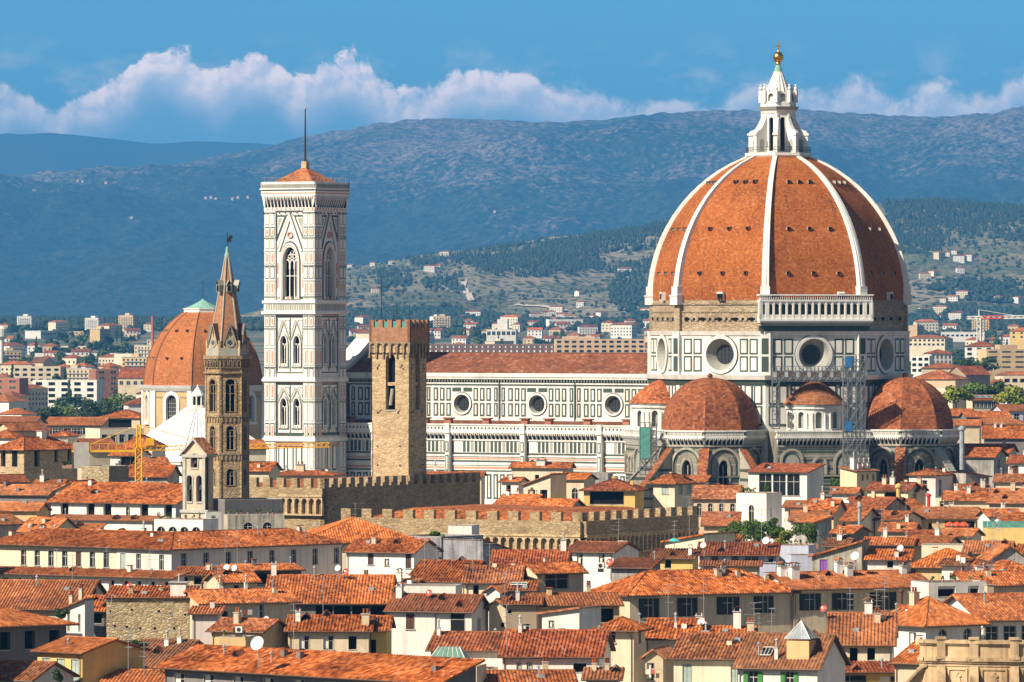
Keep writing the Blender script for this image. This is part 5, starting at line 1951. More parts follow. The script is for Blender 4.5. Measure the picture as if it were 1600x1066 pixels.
def scaffold(name, px0, px1, y0, y1, D, dep, nx, nz, label, extra=None, rz=0.0):
    p0, p1 = PX(px0, y1, D), PX(px1, y0, D)
    root = empty(name, ((p0.x + p1.x) / 2, D, p0.z), rz)
    tag(root, label, 'scaffolding')
    w_, h_ = p1.x - p0.x, p1.z - p0.z
    b = MB()
    for i in range(nx + 1):
        x = -w_ / 2 + w_ * i / nx
        for y in (0, dep): b.tube((x, y, 0), (x, y, h_ + .8), .10, 4)
    for j in range(nz + 1):
        z = h_ * j / nz
        for y in (0, dep):
            b.tube((-w_ / 2, y, z), (w_ / 2, y, z), .08, 4)
            b.tube((-w_ / 2, y, z + 1.0), (w_ / 2, y, z + 1.0), .06, 4)
        if j < nz:
            for i in range(nx):
                xa, xb = -w_ / 2 + w_ * i / nx, -w_ / 2 + w_ * (i + 1) / nx
                if (i + j) % 2: xa, xb = xb, xa
                b.tube((xa, -.05, z), (xb, -.05, z + h_ / nz), .065, 4)
        for i in range(nx + 1):
            x = -w_ / 2 + w_ * i / nx
            b.tube((x, 0, z), (x, dep, z), .05, 4)
    b.build('frame', M_STEEL, root)
    b = MB()
    for j in range(1, nz + 1): b.box(-w_ / 2, w_ / 2, .15, dep - .15, h_ * j / nz - .06, h_ * j / nz)
    b.build('planks', M_WOOD, root)
    return root, w_, h_


s1, w_, h_ = scaffold('scaffolding', 1318, 1352, 562, 752, SD - 3, 2.8, 5, 19, 'tall steel scaffold tower with blue sheets beside the right tribune')
for z0 in (24.2, 10.6):
    b = MB()
    b.box(-w_ / 2 + .3, -w_ / 2 + 1.9, -.15, -.08, z0, z0 + 2.2)
    b.build('sheet', M_BLUE, s1)
s2, w_, h_ = scaffold('scaffolding', 1208, 1350, 580, 596, SD + 6, 2.4, 24, 2, 'long scaffold deck hung along the drum under the round windows')
for k in range(24):
    b = MB()
    x = -w_ / 2 + w_ * k / 24
    b.box(x, x + w_ / 26, -.08, -.04, .9 + (k % 3) * .2, 2.0)
    b.build('board', M_WOOD if k % 3 else M_LEAD, s2)
scaffold('scaffolding', 1207, 1218, 598, 670, SD + 5, 2.0, 1, 5, 'narrow scaffold leg at the left end of the hung deck')
s3, w_, h_ = scaffold('scaffolding', 1000, 1026, 668, 742, 1366, 2.2, 3, 6, 'low scaffold wrapped in green netting left of the front tribune')
b = MB()
b.box(-w_ / 2 + .1, w_ / 2 - 1.4, -.12, -.06, h_ * .35, h_)
b.build('netting', M_NET, s3)
# ================================================================ houses
HOUSES = {}


def corr_plane(mb, A, ux, sx, L, vmax, tan, per, amp, mi=0, breaks=(), uo=0.0, under=1, thick=.16):
    """tiled roof slope: eave starts at A and runs L metres along ux; it climbs along sx; vmax(u) is how far up it reaches in plan"""
    A, ux, sx = Vector(A), Vector(ux), Vector(sx)
    up = Vector((0, 0, 1))
    k = math.sqrt(1 + tan * tan)
    if per:
        n = max(2, int(round(L / per)))
        p = L / n
        us = []
        for i in range(n):
            us += [(i * p, 0.0), (i * p + p * .22, .8), (i * p + p * .42, 1.0), (i * p + p * .62, .8), (i * p + p * .82, 0.0)]
        us.append((L, 0.0))
    else:
        us = sorted(set([0.0, L] + [b for b in breaks if 0 < b < L]))
        us = [(u, 0.0) for u in us]
    for (u0, h0), (u1, h1) in zip(us, us[1:]):
        v0, v1 = vmax(u0), vmax(u1)
        P = [A + ux * u0 + up * h0 * amp, A + ux * u1 + up * h1 * amp,
             A + ux * u1 + sx * v1 + up * (tan * v1 + h1 * amp), A + ux * u0 + sx * v0 + up * (tan * v0 + h0 * amp)]
        UV = [(u0 + uo, 0), (u1 + uo, 0), (u1 + uo, v1 * k), (u0 + uo, v0 * k)]
        if v0 < 1e-4 and v1 < 1e-4: continue
        if v0 < 1e-4: P, UV = P[:3], UV[:3]
        elif v1 < 1e-4: P, UV = [P[0], P[1], P[3]], [UV[0], UV[1], UV[3]]
        mb.face(P, mi, UV)
        if per and h0 + h1 > 0: mb.face([P[0], P[1], A + ux * u1, A + ux * u0], mi, [UV[0], UV[1], UV[1], UV[0]])
    bs = sorted(set([0.0, L] + [b for b in breaks if 0 < b < L]))
    low = [A + up * -.02, A + ux * L + up * -.02]
    und = [A + ux * b + sx * vmax(b) + up * (tan * vmax(b) - thick) for b in reversed(bs) if vmax(b) > 1e-4]
    mb.face([A - up * thick, A + ux * L - up * thick] + und, under)
    mb.face([low[0], low[1], A + ux * L - up * thick, A - up * thick], under)
    for b in (0.0, L):
        if vmax(b) > 1e-4:
            e0, e1 = A + ux * b, A + ux * b + sx * vmax(b) + up * tan * vmax(b)
            mb.face([e0 + up * .05, e1 + up * .05, e1 - up * thick, e0 - up * thick], mi, [(uo + b, 0), (uo + b, vmax(b) * k), (uo + b + .15, vmax(b) * k), (uo + b + .15, 0)])


def ridge_caps(mb, a, b, r=.15, mi=0):
    a, b = Vector(a), Vector(b)
    L = (b - a).length
    n = max(1, int(L / .5))
    x = (b - a).normalized()
    s_ = x.cross(Vector((0, 0, 1))).normalized()
    for k in range(n):
        p, q = a + (b - a) * (k / n), a + (b - a) * ((k + 1) / n)
        pr = [(-r, -.05), (-r * .6, r * .75), (0, r), (r * .6, r * .75), (r, -.05)]
        for (c0, z0), (c1, z1) in zip(pr, pr[1:]):
            mb.face([p + s_ * c0 + Vector((0, 0, z0)), p + s_ * c1 + Vector((0, 0, z1)), q + s_ * c1 * .9 + Vector((0, 0, z1 * .9)), q + s_ * c0 * .9 + Vector((0, 0, z0 * .9))], mi,
                    [(k * .42 + 90, 3), (k * .42 + 90, 3.1), (k * .42 + 90.1, 3.1), (k * .42 + 90.1, 3)])


SHUT = {'b': M_BROWN, 'g': M_GREENS, 's': M_PALES, 'k': M_DARKS, 'p': M_PURPLE}


def window(x, zt, w_, h, style, M, parent, deep):
    """one window of a house, in the frame M of its wall: frame, pane, sill, shutters"""
    x0, x1, z0 = x - w_ / 2, x + w_ / 2, zt - h
    yb = .22 if deep else -.02
    o = MB()
    o.M = M
    if style == 'a': op = arch(x, z0, w_, h, 8)
    else: op = rect(x0, x1, z0, zt)
    if style == 'o':
        o.face([(p[0], yb + (.5 if deep else 0), p[1]) for p in op], 1)
        o.box(x0, x1, -.05, .1, z0 - .1, z0, 0)
        return o.build('opening', [M_CONC, M_DARK], parent)
    closed = style in 'bsp'
    o.face([(p[0], yb, p[1]) for p in op], 1)
    ring(o, offset_ring(op, .10), op, -.05, yb, 0) if style != 'x' else None
    if not closed:
        t_ = .06
        o.box(x - t_ / 2, x + t_ / 2, yb - .06, yb, z0, zt, 2)
        o.box(x0, x1, yb - .05, yb, zt - h * .36, zt - h * .36 + t_, 2)
        for e in ((x0, x0 + t_), (x1 - t_, x1)): o.box(e[0], e[1], yb - .06, yb, z0, zt - (w_ / 2 if style == 'a' else 0), 2)
        if style == 'w': o.box(x0 + t_, x - t_, yb - .03, yb - .01, z0 + .1, zt, 2)
    o.box(x0 - .15, x1 + .15, -.16, .05, z0 - .12, z0, 0)
    wn = o.build('window', [M_CONC, M_GLASS, M_FRAME], parent)
    if style in SHUT:
        if closed:
            for (a, b) in ((x0 + .02, x - .02), (x + .02, x1 - .02)):
                s_ = MB()
                s_.M = M
                s_.box(a, b, yb - .12, yb - .05, z0 + .02, zt - .02)
                for q in range(int(h / .16)): s_.box(a + .06, b - .06, yb - .145, yb - .12, z0 + .08 + q * .16, z0 + .16 + q * .16)
                s_.build('shutter', SHUT[style], wn)
        else:
            for (a, b) in ((x0 - w_ * .52, x0 - .03), (x1 + .03, x1 + w_ * .52)):
                s_ = MB()
                s_.M = M
                s_.box(a, b, -.10, -.03, z0, zt)
                for q in range(int(h / .16)): s_.box(a + .06, b - .06, -.125, -.10, z0 + .06 + q * .16, z0 + .14 + q * .16)
                s_.build('shutter', SHUT[style], wn)
    return wn


def chimney(x, y, z0, h, w_, parent, kind):
    c = MB()
    c.box(x - w_ / 2, x + w_ / 2, y - w_ / 2, y + w_ / 2, z0 - .9, z0 + h, 0, skip='b')
    c.box(x - w_ * .62, x + w_ * .62, y - w_ * .62, y + w_ * .62, z0 + h, z0 + h + .1, 2)
    if kind == 0:                                                     # little tiled roof on legs
        for sx in (-1, 1):
            for sy in (-1, 1): c.box(x + sx * w_ * .4 - .06, x + sx * w_ * .4 + .06, y + sy * w_ * .4 - .06, y + sy * w_ * .4 + .06, z0 + h + .1, z0 + h + .4, 0)
        for sx in (-1, 1):
            c.face([(x + sx * w_ * .7, y - w_ * .7, z0 + h + .38), (x + sx * w_ * .7, y + w_ * .7, z0 + h + .38), (x, y + w_ * .7, z0 + h + .66), (x, y - w_ * .7, z0 + h + .66)], 1)
    elif kind == 1:                                                   # terracotta pots
        for sx in (-.25, .25): c.lathe([(.15, z0 + h + .1), (.12, z0 + h + .55), (.2, z0 + h + .6), (0, z0 + h + .72)], 8, c=(x + sx * w_, y), mi=1)
    else:
        c.lathe([(.12, z0 + h), (.12, z0 + h + .9), (.24, z0 + h + .9), (0, z0 + h + 1.2)], 8, c=(x, y), mi=2)
    return c.build('chimney', [W['white'] if kind != 1 else W['beige'], T_RED, M_CONC], parent)


def row(face, n, dz, w_, h, style, a=0.0, b=1.0):
    return [(face, a + (b - a) * (k + .5) / n, dz, w_, h, style) for k in range(n)]


def house(key, x0, x1, ye, yr, z, yaw, dep, kind, wall, roof, label, wins=(), ch=None, name='house', cat='house', ov=.55, per=None, D=None):
    """front wall seen from pixel x0 to x1 with its eave at pixel row ye and its ridge at yr; eave z metres above the city floor;
    yaw: the front turns this many degrees to the left of the viewer"""
    rg = random.Random(hash(key) & 0xffff if not isinstance(key, str) else sum(ord(c) * (i + 3) for i, c in enumerate(key)))
    D = D or (CAMZ - z) * F / (ye - HOR)
    s_ = D / F
    cyw = math.cos(R(yaw))
    w_ = (x1 - x0) * s_ / cyw
    if kind == 'F': rise = 0
    if kind in 'GHS':
        ps = (yr - HOR) / F
        if not dep:
            hh = (ye - yr) * s_ / (.33 + ps * cyw)
            dep = max(4.0, hh * (1 if kind == 'S' else 2))
        half = dep if kind == 'S' else dep / 2
        if kind == 'H': half = min(half, w_ / 2)
        rise = CAMZ - ps * (D + half * cyw) - z
        rise = max(half * .16, min(half * .62, rise))
    elif kind in 'PLR':
        dep = dep or 8
        rise = (ye - yr) * s_
        half = w_ / 2 if kind == 'P' else w_
        rise = max(half * .12, min(half * .7, rise))
    dep = dep or 8
    c0 = PX((x0 + x1) / 2, ye, D)
    root = empty(name, (c0.x, c0.y, 0), R(-yaw))
    tag(root, label, cat)
    hw = w_ / 2
    near = D < 1010
    per = (.42 if near else 0) if per is None else per
    amp = .115
    RM = ROOFS[roof]
    wallm = W[wall]
    # ---- walls
    b = MB()
    faces = {'f': (frame((-hw, 0, 0), (1, 0)), w_), 'r': (frame((hw, 0, 0), (0, 1)), dep), 'l': (frame((-hw, dep, 0), (0, -1)), dep)}
    zf = {'f': z, 'r': z, 'l': z}
    if kind == 'R': zf['r'] = z + rise
    if kind == 'L': zf['l'] = z + rise
    for fc, (M_, L) in faces.items():
        b.M = M_
        ws = sorted([q for q in wins if q[0] == fc], key=lambda q: q[1])
        cells, last, placed = [], -1, []
        for q in ws:
            x, zt, ww, hh_, st = q[1] * L, z - q[2], q[3], q[4], q[5]
            ww = min(ww, L * .96)
            x = min(max(x, ww / 2 + .05), L - ww / 2 - .05)
            if x - ww / 2 > last + .05:
                cells.append([x, zt, ww, hh_, st])
                last = x + ww / 2
            else:
                placed.append((x, zt, ww, hh_, st, False))
        cur = 0.0
        for i, (x, zt, ww, hh_, st) in enumerate(cells):
            nx = (x + ww / 2 + cells[i + 1][0] - cells[i + 1][2] / 2) / 2 if i + 1 < len(cells) else L
            hol = arch(x, zt - hh_, ww, hh_, 8) if st == 'a' else rect(x - ww / 2, x + ww / 2, zt - hh_, zt)
            za = max(0.5, zt - hh_ - .6)
            if zt + .02 < z - .02 and ww < nx - cur:
                b.box(cur, nx, 0, .02, 0, za, 0, skip='btlrk')
                b.plate_hole(nx - cur, za, z, hol, .75 if st == 'o' else .24, 0, 0, x0=cur)
                placed.append((x, zt, ww, hh_, st, True))
            else:
                b.box(cur, nx, 0, .02, 0, z, 0, skip='btlrk')
                placed.append((x, zt, ww, hh_, st, False))
            cur = nx
        if cur < L: b.box(cur, L, 0, .02, 0, z, 0, skip='btlrk')
        for (x, zt, ww, hh_, st, dp) in placed: window(x, zt, ww, hh_, st, M_, root, dp)
    b.M = None
    b.face([(-hw, dep, 0), (hw, dep, 0), (hw, dep, z), (-hw, dep, z)], 0)
    tn = 0
    if kind == 'G':
        tn = rise / (dep / 2)
        for sx in (-1, 1): b.face([(sx * hw, 0, z), (sx * hw, dep, z), (sx * hw, dep / 2, z + rise)], 0)
    elif kind == 'S':
        tn = rise / dep
        for sx in (-1, 1): b.face([(sx * hw, 0, z), (sx * hw, dep, z), (sx * hw, dep, z + rise)], 0)
        b.face([(-hw, dep, z), (hw, dep, z), (hw, dep, z + rise), (-hw, dep, z + rise)], 0)
    elif kind == 'P':
        tn = rise / hw
        for y in (0, dep): b.face([(-hw, y, z), (hw, y, z), (0, y, z + rise)], 0)
    elif kind in 'LR':
        tn = rise / w_
        sx = 1 if kind == 'R' else -1
        for y in (0, dep): b.face([(-hw, y, z), (hw, y, z), (sx * hw, y, z + rise)], 0)
        b.face([(sx * hw, 0, z), (sx * hw, dep, z), (sx * hw, dep, z + rise), (sx * hw, 0, z + rise)], 0)
    elif kind == 'F':
        b.box(-hw, hw, .22, .24, z - .9, z, 0, skip='tb')
        for (a0, a1, b0, b1) in ((-hw, hw, 0, .25), (-hw, hw, dep - .25, dep), (-hw, -hw + .25, .25, dep - .25), (hw - .25, hw, .25, dep - .25)):
            b.box(a0, a1, b0, b1, z - .02, z + .08, 1, skip='b')
        b.box(-hw + .25, -hw + .26, .25, dep - .25, z - .9, z, 0)
        b.box(hw - .26, hw - .25, .25, dep - .25, z - .9, z, 0)
    elif kind == 'H':
        half = min(hw, dep / 2)
        tn = rise / half
    b.build('wall', [wallm, M_CONC], root)
    # ---- roof
    r_ = MB()
    uo = rg.random() * 50
    ez = -ov * tn

    def vm_const(v): return lambda u: v
    if kind == 'G':
        h2 = dep / 2 + ov
        corr_plane(r_, (-hw - ov, -ov, z + ez), (1, 0, 0), (0, 1, 0), w_ + 2 * ov, vm_const(h2), tn, per, amp, uo=uo)
        corr_plane(r_, (hw + ov, dep + ov, z + ez), (-1, 0, 0), (0, -1, 0), w_ + 2 * ov, vm_const(h2), tn, 0, 0, uo=uo)
        ridge_caps(r_, (-hw - ov, dep / 2, z + rise), (hw + ov, dep / 2, z + rise))
    elif kind == 'S':
        corr_plane(r_, (-hw - ov, -ov, z + ez), (1, 0, 0), (0, 1, 0), w_ + 2 * ov, vm_const(dep + 1.4 * ov), tn, per, amp, uo=uo)
    elif kind == 'P':
        h2 = hw + ov
        corr_plane(r_, (-hw - ov, dep + ov, z + ez), (0, -1, 0), (1, 0, 0), dep + 2 * ov, vm_const(h2), tn, per, amp, uo=uo)
        corr_plane(r_, (hw + ov, -ov, z + ez), (0, 1, 0), (-1, 0, 0), dep + 2 * ov, vm_const(h2), tn, per, amp, uo=uo)
        ridge_caps(r_, (0, -ov, z + rise), (0, dep + ov, z + rise))
    elif kind == 'R':
        corr_plane(r_, (-hw - ov, dep + ov, z + ez), (0, -1, 0), (1, 0, 0), dep + 2 * ov, vm_const(w_ + 1.5 * ov), tn, per, amp, uo=uo)
    elif kind == 'L':
        corr_plane(r_, (hw + ov, -ov, z + ez), (0, 1, 0), (-1, 0, 0), dep + 2 * ov, vm_const(w_ + 1.5 * ov), tn, per, amp, uo=uo)
    elif kind == 'H':
        hm = min(hw, dep / 2) + ov
        Lx, Ly = w_ + 2 * ov, dep + 2 * ov
        for (A, ux, sx, L, pp) in (((-hw - ov, -ov, z + ez), (1, 0, 0), (0, 1, 0), Lx, per), ((hw + ov, -ov, z + ez), (0, 1, 0), (-1, 0, 0), Ly, per),
                                   ((hw + ov, dep + ov, z + ez), (-1, 0, 0), (0, -1, 0), Lx, 0), ((-hw - ov, dep + ov, z + ez), (0, -1, 0), (1, 0, 0), Ly, per)):
            corr_plane(r_, A, ux, sx, L, (lambda L_: lambda u: max(0, min(u, L_ - u, hm)))(L), tn, pp, amp, breaks=(hm, L - hm, L / 2), uo=uo)
        zt = z + ez + tn * hm
        cs = [(-hw - ov, -ov), (hw + ov, -ov), (hw + ov, dep + ov), (-hw - ov, dep + ov)]
        ins = [(c[0] + (hm if c[0] < 0 else -hm), c[1] + (hm if c[1] < dep / 2 else -hm)) for c in cs]
        for c, i_ in zip(cs, ins): ridge_caps(r_, (*c, z + ez), (*i_, zt))
        if Lx > 2 * hm + .6: ridge_caps(r_, (*ins[0], zt), (*ins[1], zt))
        elif Ly > 2 * hm + .6: ridge_caps(r_, (*ins[1], zt), (*ins[2], zt))
    else:
        r_.face([(-hw + .2, .2, z - .85), (hw - .2, .2, z - .85), (hw - .2, dep - .2, z - .85), (-hw + .2, dep - .2, z - .85)], 2)
    ro = r_.build('roof', [RM, M_WOOD, M_TERRACE], root)

    def roof_z(x, y):
        if kind == 'G': return z + tn * (dep / 2 - abs(y - dep / 2))
        if kind == 'S': return z + tn * y
        if kind == 'P': return z + tn * (hw - abs(x))
        if kind == 'R': return z + tn * (x + hw)
        if kind == 'L': return z + tn * (hw - x)
        if kind == 'H': return z + tn * min(hw - abs(x), dep / 2 - abs(y - dep / 2))
        return z - .85
    # ---- gutter and down pipe
    if kind in 'GSH' and near:
        g_ = MB()
        g_.tube((-hw - ov, -ov - .1, z + ez - .06), (hw + ov, -ov - .1, z + ez - .06), .09, 6)
        xp = hw - .25 if rg.random() < .5 else -hw + .25
        g_.tube((xp, -ov - .1, z + ez - .1), (xp, -.12, z + ez - .75), .05, 5)
        g_.tube((xp, -.12, z + ez - .75), (xp, -.12, 0), .05, 5)
        g_.build('gutter', M_GUTTER, root)
    # ---- chimneys
    if ch is None: ch = (1 if D < 1300 else 0) if kind != 'F' else 0
    if isinstance(ch, int):
        ch = [(rg.uniform(.15, .85), rg.uniform(.35, .75), rg.uniform(.7, 1.5), rg.uniform(.5, .8), rg.randrange(3)) for _ in range(ch + (rg.random() < .4 if ch else 0))]
    for (fx, fy, h, cw, kd) in ch:
        x, y = -hw + fx * w_, fy * dep
        chimney(x, y, roof_z(x, y), h, cw, ro, kd)
    # ---- small vents, pipes and humped tiles that litter every roof
    if D < 1330 and kind in 'GSH' and name == 'house':
        for _ in range(rg.randrange(1, 3) + int(w_ / 9)):
            x, y = (rg.random() - .5) * w_ * .9, rg.uniform(.12, .8) * dep
            zz = roof_z(x, y)
            v_ = MB()
            kd = rg.randrange(4)
            if kd == 0:
                hh2 = rg.uniform(.5, 1.3)
                v_.tube((x, y, zz - .2), (x, y, zz + hh2), .09, 6, 0)
                v_.lathe([(.2, zz + hh2), (.2, zz + hh2 + .12), (0, zz + hh2 + .3)], 8, c=(x, y), mi=0)
            elif kd == 1:
                v_.box(x - .3, x + .3, y - .3, y + .3, zz - .3, zz + rg.uniform(.4, .9), 2)
                v_.box(x - .4, x + .4, y - .4, y + .4, zz + .9, zz + 1.0, 1)
            elif kd == 2:
                for s2 in (-1, 1): v_.face([(x + s2 * .55, y - .5, zz + .05), (x + s2 * .55, y + .8, zz + .3), (x, y + .8, zz + .75), (x, y - .5, zz + .65)], 1)
                v_.face([(x - .5, y - .45, zz - .1), (x + .5, y - .45, zz - .1), (x, y - .45, zz + .6)], 3)
            else:
                v_.box(x - .35, x + .35, y - .5, y + .5, zz - .2, zz + .28, 0)
            v_.build('roof_vent', [M_LEAD, T_RED, wallm, M_DARK], ro)
    HOUSES[key] = dict(root=root, D=D, w=w_, dep=dep, z=z, rz=roof_z, yaw=yaw, label=label)
    return root


H = house
# ---------------------------------------------------------------- nearest rows, left
H('a1', -40, 126, 950, 907, 16.6, 8, 0, 'G', 'beige', 't', 'wide house under a big plain orange roof at the left edge below the cream block', ch=1)
H('a2', 98, 133, 950, 936, 17, 30, 2.2, 'R', 'white', 't', 'narrow white stepped gable with round columns left of the rubble wall', row('f', 2, .8, .4, 2.2, 'o'), ch=[(.3, .2, 1.2, .5, 1), (.75, .2, 1.6, .5, 1)])
H('a3', 124, 166, 953, 931, 16.5, 6, 0, 'S', 'dark', 't', 'small roof over a dark open loggia touching the rubble wall on its left', [('f', .5, .5, 2.4, 1.3, 'o')], ch=0)
H('a4', -45, 100, 974, 951, 18, -38, 11, 'H', 'dark', 'b', 'shadowed house with a deep overhanging orange roof and open loggia at the left edge', row('f', 4, 1.0, 1.5, 2.2, 'o') + row('r', 3, .8, 1.1, 2.2, 'a'), ov=1.1, ch=0)  # the shadow on this front is put into its dark plaster
H('a5', 56, 131, 1017, 997, 18, 42, 9.8, 'G', 'yellow', 'b', 'yellow house with grey blue shuttered arches and a blank brown end wall', [('f', .2, .9, 1.2, 2.6, 's'), ('f', .52, .9, 1.2, 2.6, 's'), ('f', .84, .9, 1.2, 2.6, 's')], ch=0)
H('a6', 182, 262, 1046, 1000, 15, 18, 0, 'G', 'beige', 'o', 'rough patched roof with two dark chimney caps below the rubble wall', ch=[(.55, .4, .7, .5, 2), (.75, .45, .7, .5, 2)])
H('a7', 155, 252, 1076, 1047, 14, 12, 0, 'G', 'cream', 'b', 'low roof with a row of tiles along its hip at the bottom left', ch=0)
H('a8', -30, 50, 1060, 1034, 15.5, 25, 0, 'G', 'white', 'o', 'low weathered roof in the bottom left corner', ch=0)
H('a9', 166, 299, 933, 922, 19.5, 4, 7, 'S', 'rubble', 't', 'tall blank wall of brown rubble with small square holes and a tile edge', [('f', x, dz, .3, .3, 'o') for x, dz in ((.05, 1.7), (.3, 1.5), (.62, 1.7), (.76, 2.0), (.93, 2.1), (.1, 3.6), (.24, 3.7), (.4, 3.9), (.57, 3.9), (.8, 3.9))], ch=[(.84, .2, 1.6, 2.0, 2)], ov=.3)
H('a10', 300, 341, 958, 950, 18, 4, 4, 'S', 'pink', 't', 'tiny lean-to roof beside the right edge of the rubble wall', ch=0)
H('b1', 316, 461, 940, 921, 19, -24, 0, 'G', 'beige', 't', 'long low house with beige back wall and a red dish on its white end gable', [('f', .62, .5, 1.0, 2.2, 'w'), ('f', .25, 1.2, .9, 1.6, 'o')], ch=[(.35, .6, 1.0, .4, 2), (.6, .5, .8, .4, 2)])
H('b2', 330, 411, 984, 967, 17.5, 30, 6, 'G', 'ochre', 'o', 'ochre house with a sloping end wall below the big white dish', [('f', .3, .9, .9, .7, 'o'), ('f', .7, .9, .9, .7, 'o')], ch=[(.35, .3, 1.2, .7, 1)])
H('b3', 342, 384, 996, 996, 17.2, 16, 4, 'F', 'ochre', 't', 'small flat topped ochre penthouse next to the big white dish', [('r', .5, .6, .8, 1.8, 'o')])
H('b4', 464, 497, 921, 919, 19.2, -10, 5, 'F', 'grey', 't', 'plain grey green rendered block between two orange roofs')
H('b5', 416, 606, 941, 899, 18, 2, 0, 'G', 'dark', 't', 'house with wavy curved tile ridges and a dark scaffolded loggia', row('f', 4, .5, 2.2, 1.5, 'o', .4, 1), ch=[(.02, .5, 1.5, .7, 0), (.78, .6, .6, .6, 1)])
H('b6', 246, 690, 1050, 1021, 17, 44, 0, 'S', 'dark', 't', 'very long sloping roof with pale streaks running along the bottom of the view', row('f', 9, .9, 1.6, 1.8, 'w'), ch=0, ov=1.0)  # shade below the eave is put into the dark wall colour
H('b7', 450, 576, 984, 962, 17.5, 3, 0, 'G', 'beige', 't', 'low house with a railed balcony left of the yellow house', [('f', .2, .8, 1.2, 1.6, 'w'), ('f', .5, .8, 1.2, 1.6, 'w'), ('f', .8, .8, 1, 1.6, 'o')], ch=[(.1, .3, 1.1, .6, 0), (.95, .2, 1.2, .9, 1)])
H('b8', 576, 604, 983, 963, 17.5, 3, 0, 'G', 'yellow', 't', 'narrow bright yellow house front against the white house', [('f', .25, 1.3, .7, 1.9, 'o')], ch=0)
# ---------------------------------------------------------------- nearest rows, centre
H('c1', 607, 737, 952, 929, 18, 20, 6.2, 'G', 'white', 'r', 'white house with a brown shutter and a curtained roof loggia', [('f', .26, .6, 1.1, 2.0, 'b'), ('f', .74, .35, 4.0, 2.6, 'w'), ('r', .45, 1.2, 1.3, 2.6, 'o')], ch=[(.05, .4, 1.3, .8, 0)])
H('c2', 613, 712, 916, 914, 19.5, 8, 6, 'F', 'white', 't', 'long white flat topped block with a pink coping behind the white loggia house')
H('c3', 541, 647, 861, 842, 20, 26, 8.5, 'G', 'white', 't', 'tall white house with a shaded blue grey end wall below the battlements', [('f', .36, .3, .9, 1.8, 'b'), ('f', .6, 1.2, .7, 1.0, 'w'), ('f', .92, .3, .9, 2.2, 'b')], ch=[(.3, .3, .8, .7, 1)])
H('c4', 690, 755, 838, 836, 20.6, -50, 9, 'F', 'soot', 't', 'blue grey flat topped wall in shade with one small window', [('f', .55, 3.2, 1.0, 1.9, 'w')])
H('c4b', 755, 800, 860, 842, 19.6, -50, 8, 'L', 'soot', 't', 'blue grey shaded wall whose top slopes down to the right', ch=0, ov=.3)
H('c5', 770, 882, 884, 860, 19, 4, 0, 'G', 'beige', 'r', 'wide brownish roof below the arcaded battlements', ch=[(.95, .5, 1.5, .8, 2)])
H('c6', 638, 727, 907, 876, 19, 16, 0, 'G', 'cream', 't', 'roof with four thin aerials above the long white block', [('f', .7, .5, .8, 1.4, 'b')], ch=0)
H('c7', 727, 810, 909, 884, 19, 4, 0, 'G', 'cream', 'o', 'patched roof left of the gabled penthouse', [('f', .2, .5, .8, 1.4, 'o'), ('f', .6, .5, .8, 1.4, 'b')], ch=0)
H('c8', 839, 912, 893, 879, 20, -28, 5.2, 'G', 'beige', 't', 'gabled penthouse with one wide dark window and a white left end', [('f', .42, .35, 3.6, 2.0, 'd'), ('l', .3, 1.0, .7, 1.1, 's'), ('l', .72, 1.0, .7, 1.1, 's')], ch=0)
H('c9', 836, 968, 944, 927, 18.5, -10, 0, 'G', 'ochre', 't', 'shallow roof in front of the gabled penthouse', [('f', .8, .6, 3.0, 1.8, 'o')], ch=1)
H('c10', 778, 834, 921, 908, 19, 6, 0, 'S', 'grey', 't', 'small roof with a glass skylight left of the penthouse', ch=0)
H('c11', 790, 842, 943, 933, 18.7, 2, 4, 'S', 'brown', 't', 'mottled brown house with one little white window', [('f', .12, .8, .5, .5, 'o'), ('f', .6, 2.6, 1.1, .9, 'w')], ch=[(.35, .4, 1.1, .5, 2)])
H('c12', 764, 790, 946, 936, 18.4, 20, 7, 'P', 'beige', 'o', 'narrow beige gable end with a fan on its wall', [('f', .8, 2.2, .6, .6, 'o')], ch=0)
H('c13', 760, 781, 922, 912, 19, 18, 6, 'P', 'white', 't', 'tiny bright white gable in front of the patched roof', ch=0)
H('c14', 847, 905, 958, 949, 18, 28, 6, 'R', 'white', 'r', 'white shed roof house leaning below the shallow roof', [('f', .25, 1.0, .7, .9, 'w')], ch=0)
H('c15', 673, 790, 1014, 988, 17.5, 10, 0, 'G', 'white', 'r', 'ribbed roof with a thin white line, left of two matching ones', [('f', .45, 1.3, .9, 1.3, 's')], ch=[(.02, .4, .8, .4, 2)])
H('c16', 785, 936, 1024, 985, 17.3, 6, 0, 'G', 'white', 'r', 'broad ribbed roof on a long white wall left of the little tower', [('f', .17, .9, .5, 1.3, 's'), ('f', .28, .9, .6, 1.3, 's'), ('f', .8, .9, 1.5, 1.0, 'o')], ch=[(.12, .45, .9, .4, 2)])
H('c17', 935, 990, 980, 965, 19.5, 17, 5.0, 'H', 'cream', 't', 'square cream tower house with a small hipped roof and dark top windows', [('f', .35, .4, 1.1, 1.4, 'd'), ('r', .5, .4, .8, 1.5, 'd')], ch=0, ov=.8)
H('c18', 680, 766, 1046, 1042, 15.5, 10, 5, 'F', 'yellow', 't', 'plain yellow wall with tile coping at the bottom centre', ch=0)
H('c19', 762, 897, 1069, 1048, 14.5, -6, 0, 'G', 'white', 't', 'low orange roof at the bottom edge right of the yellow wall', ch=1)
H('c20', 916, 966, 1060, 1044, 15.5, 4, 0, 'S', 'cream', 'o', 'little tiled canopy over a dark window at the bottom edge', [('f', .5, .4, 2.0, 1.6, 'o')], ch=[(.2, .8, .7, .5, 1), (.6, .8, .7, .5, 1)])
H('c21', 1008, 1036, 1024, 1010, 16.5, 16, 6, 'P', 'beige', 'o', 'narrow house end with laundry rails right of the cream tower house', [('f', .3, .9, .8, 2.0, 'w')], ch=0)
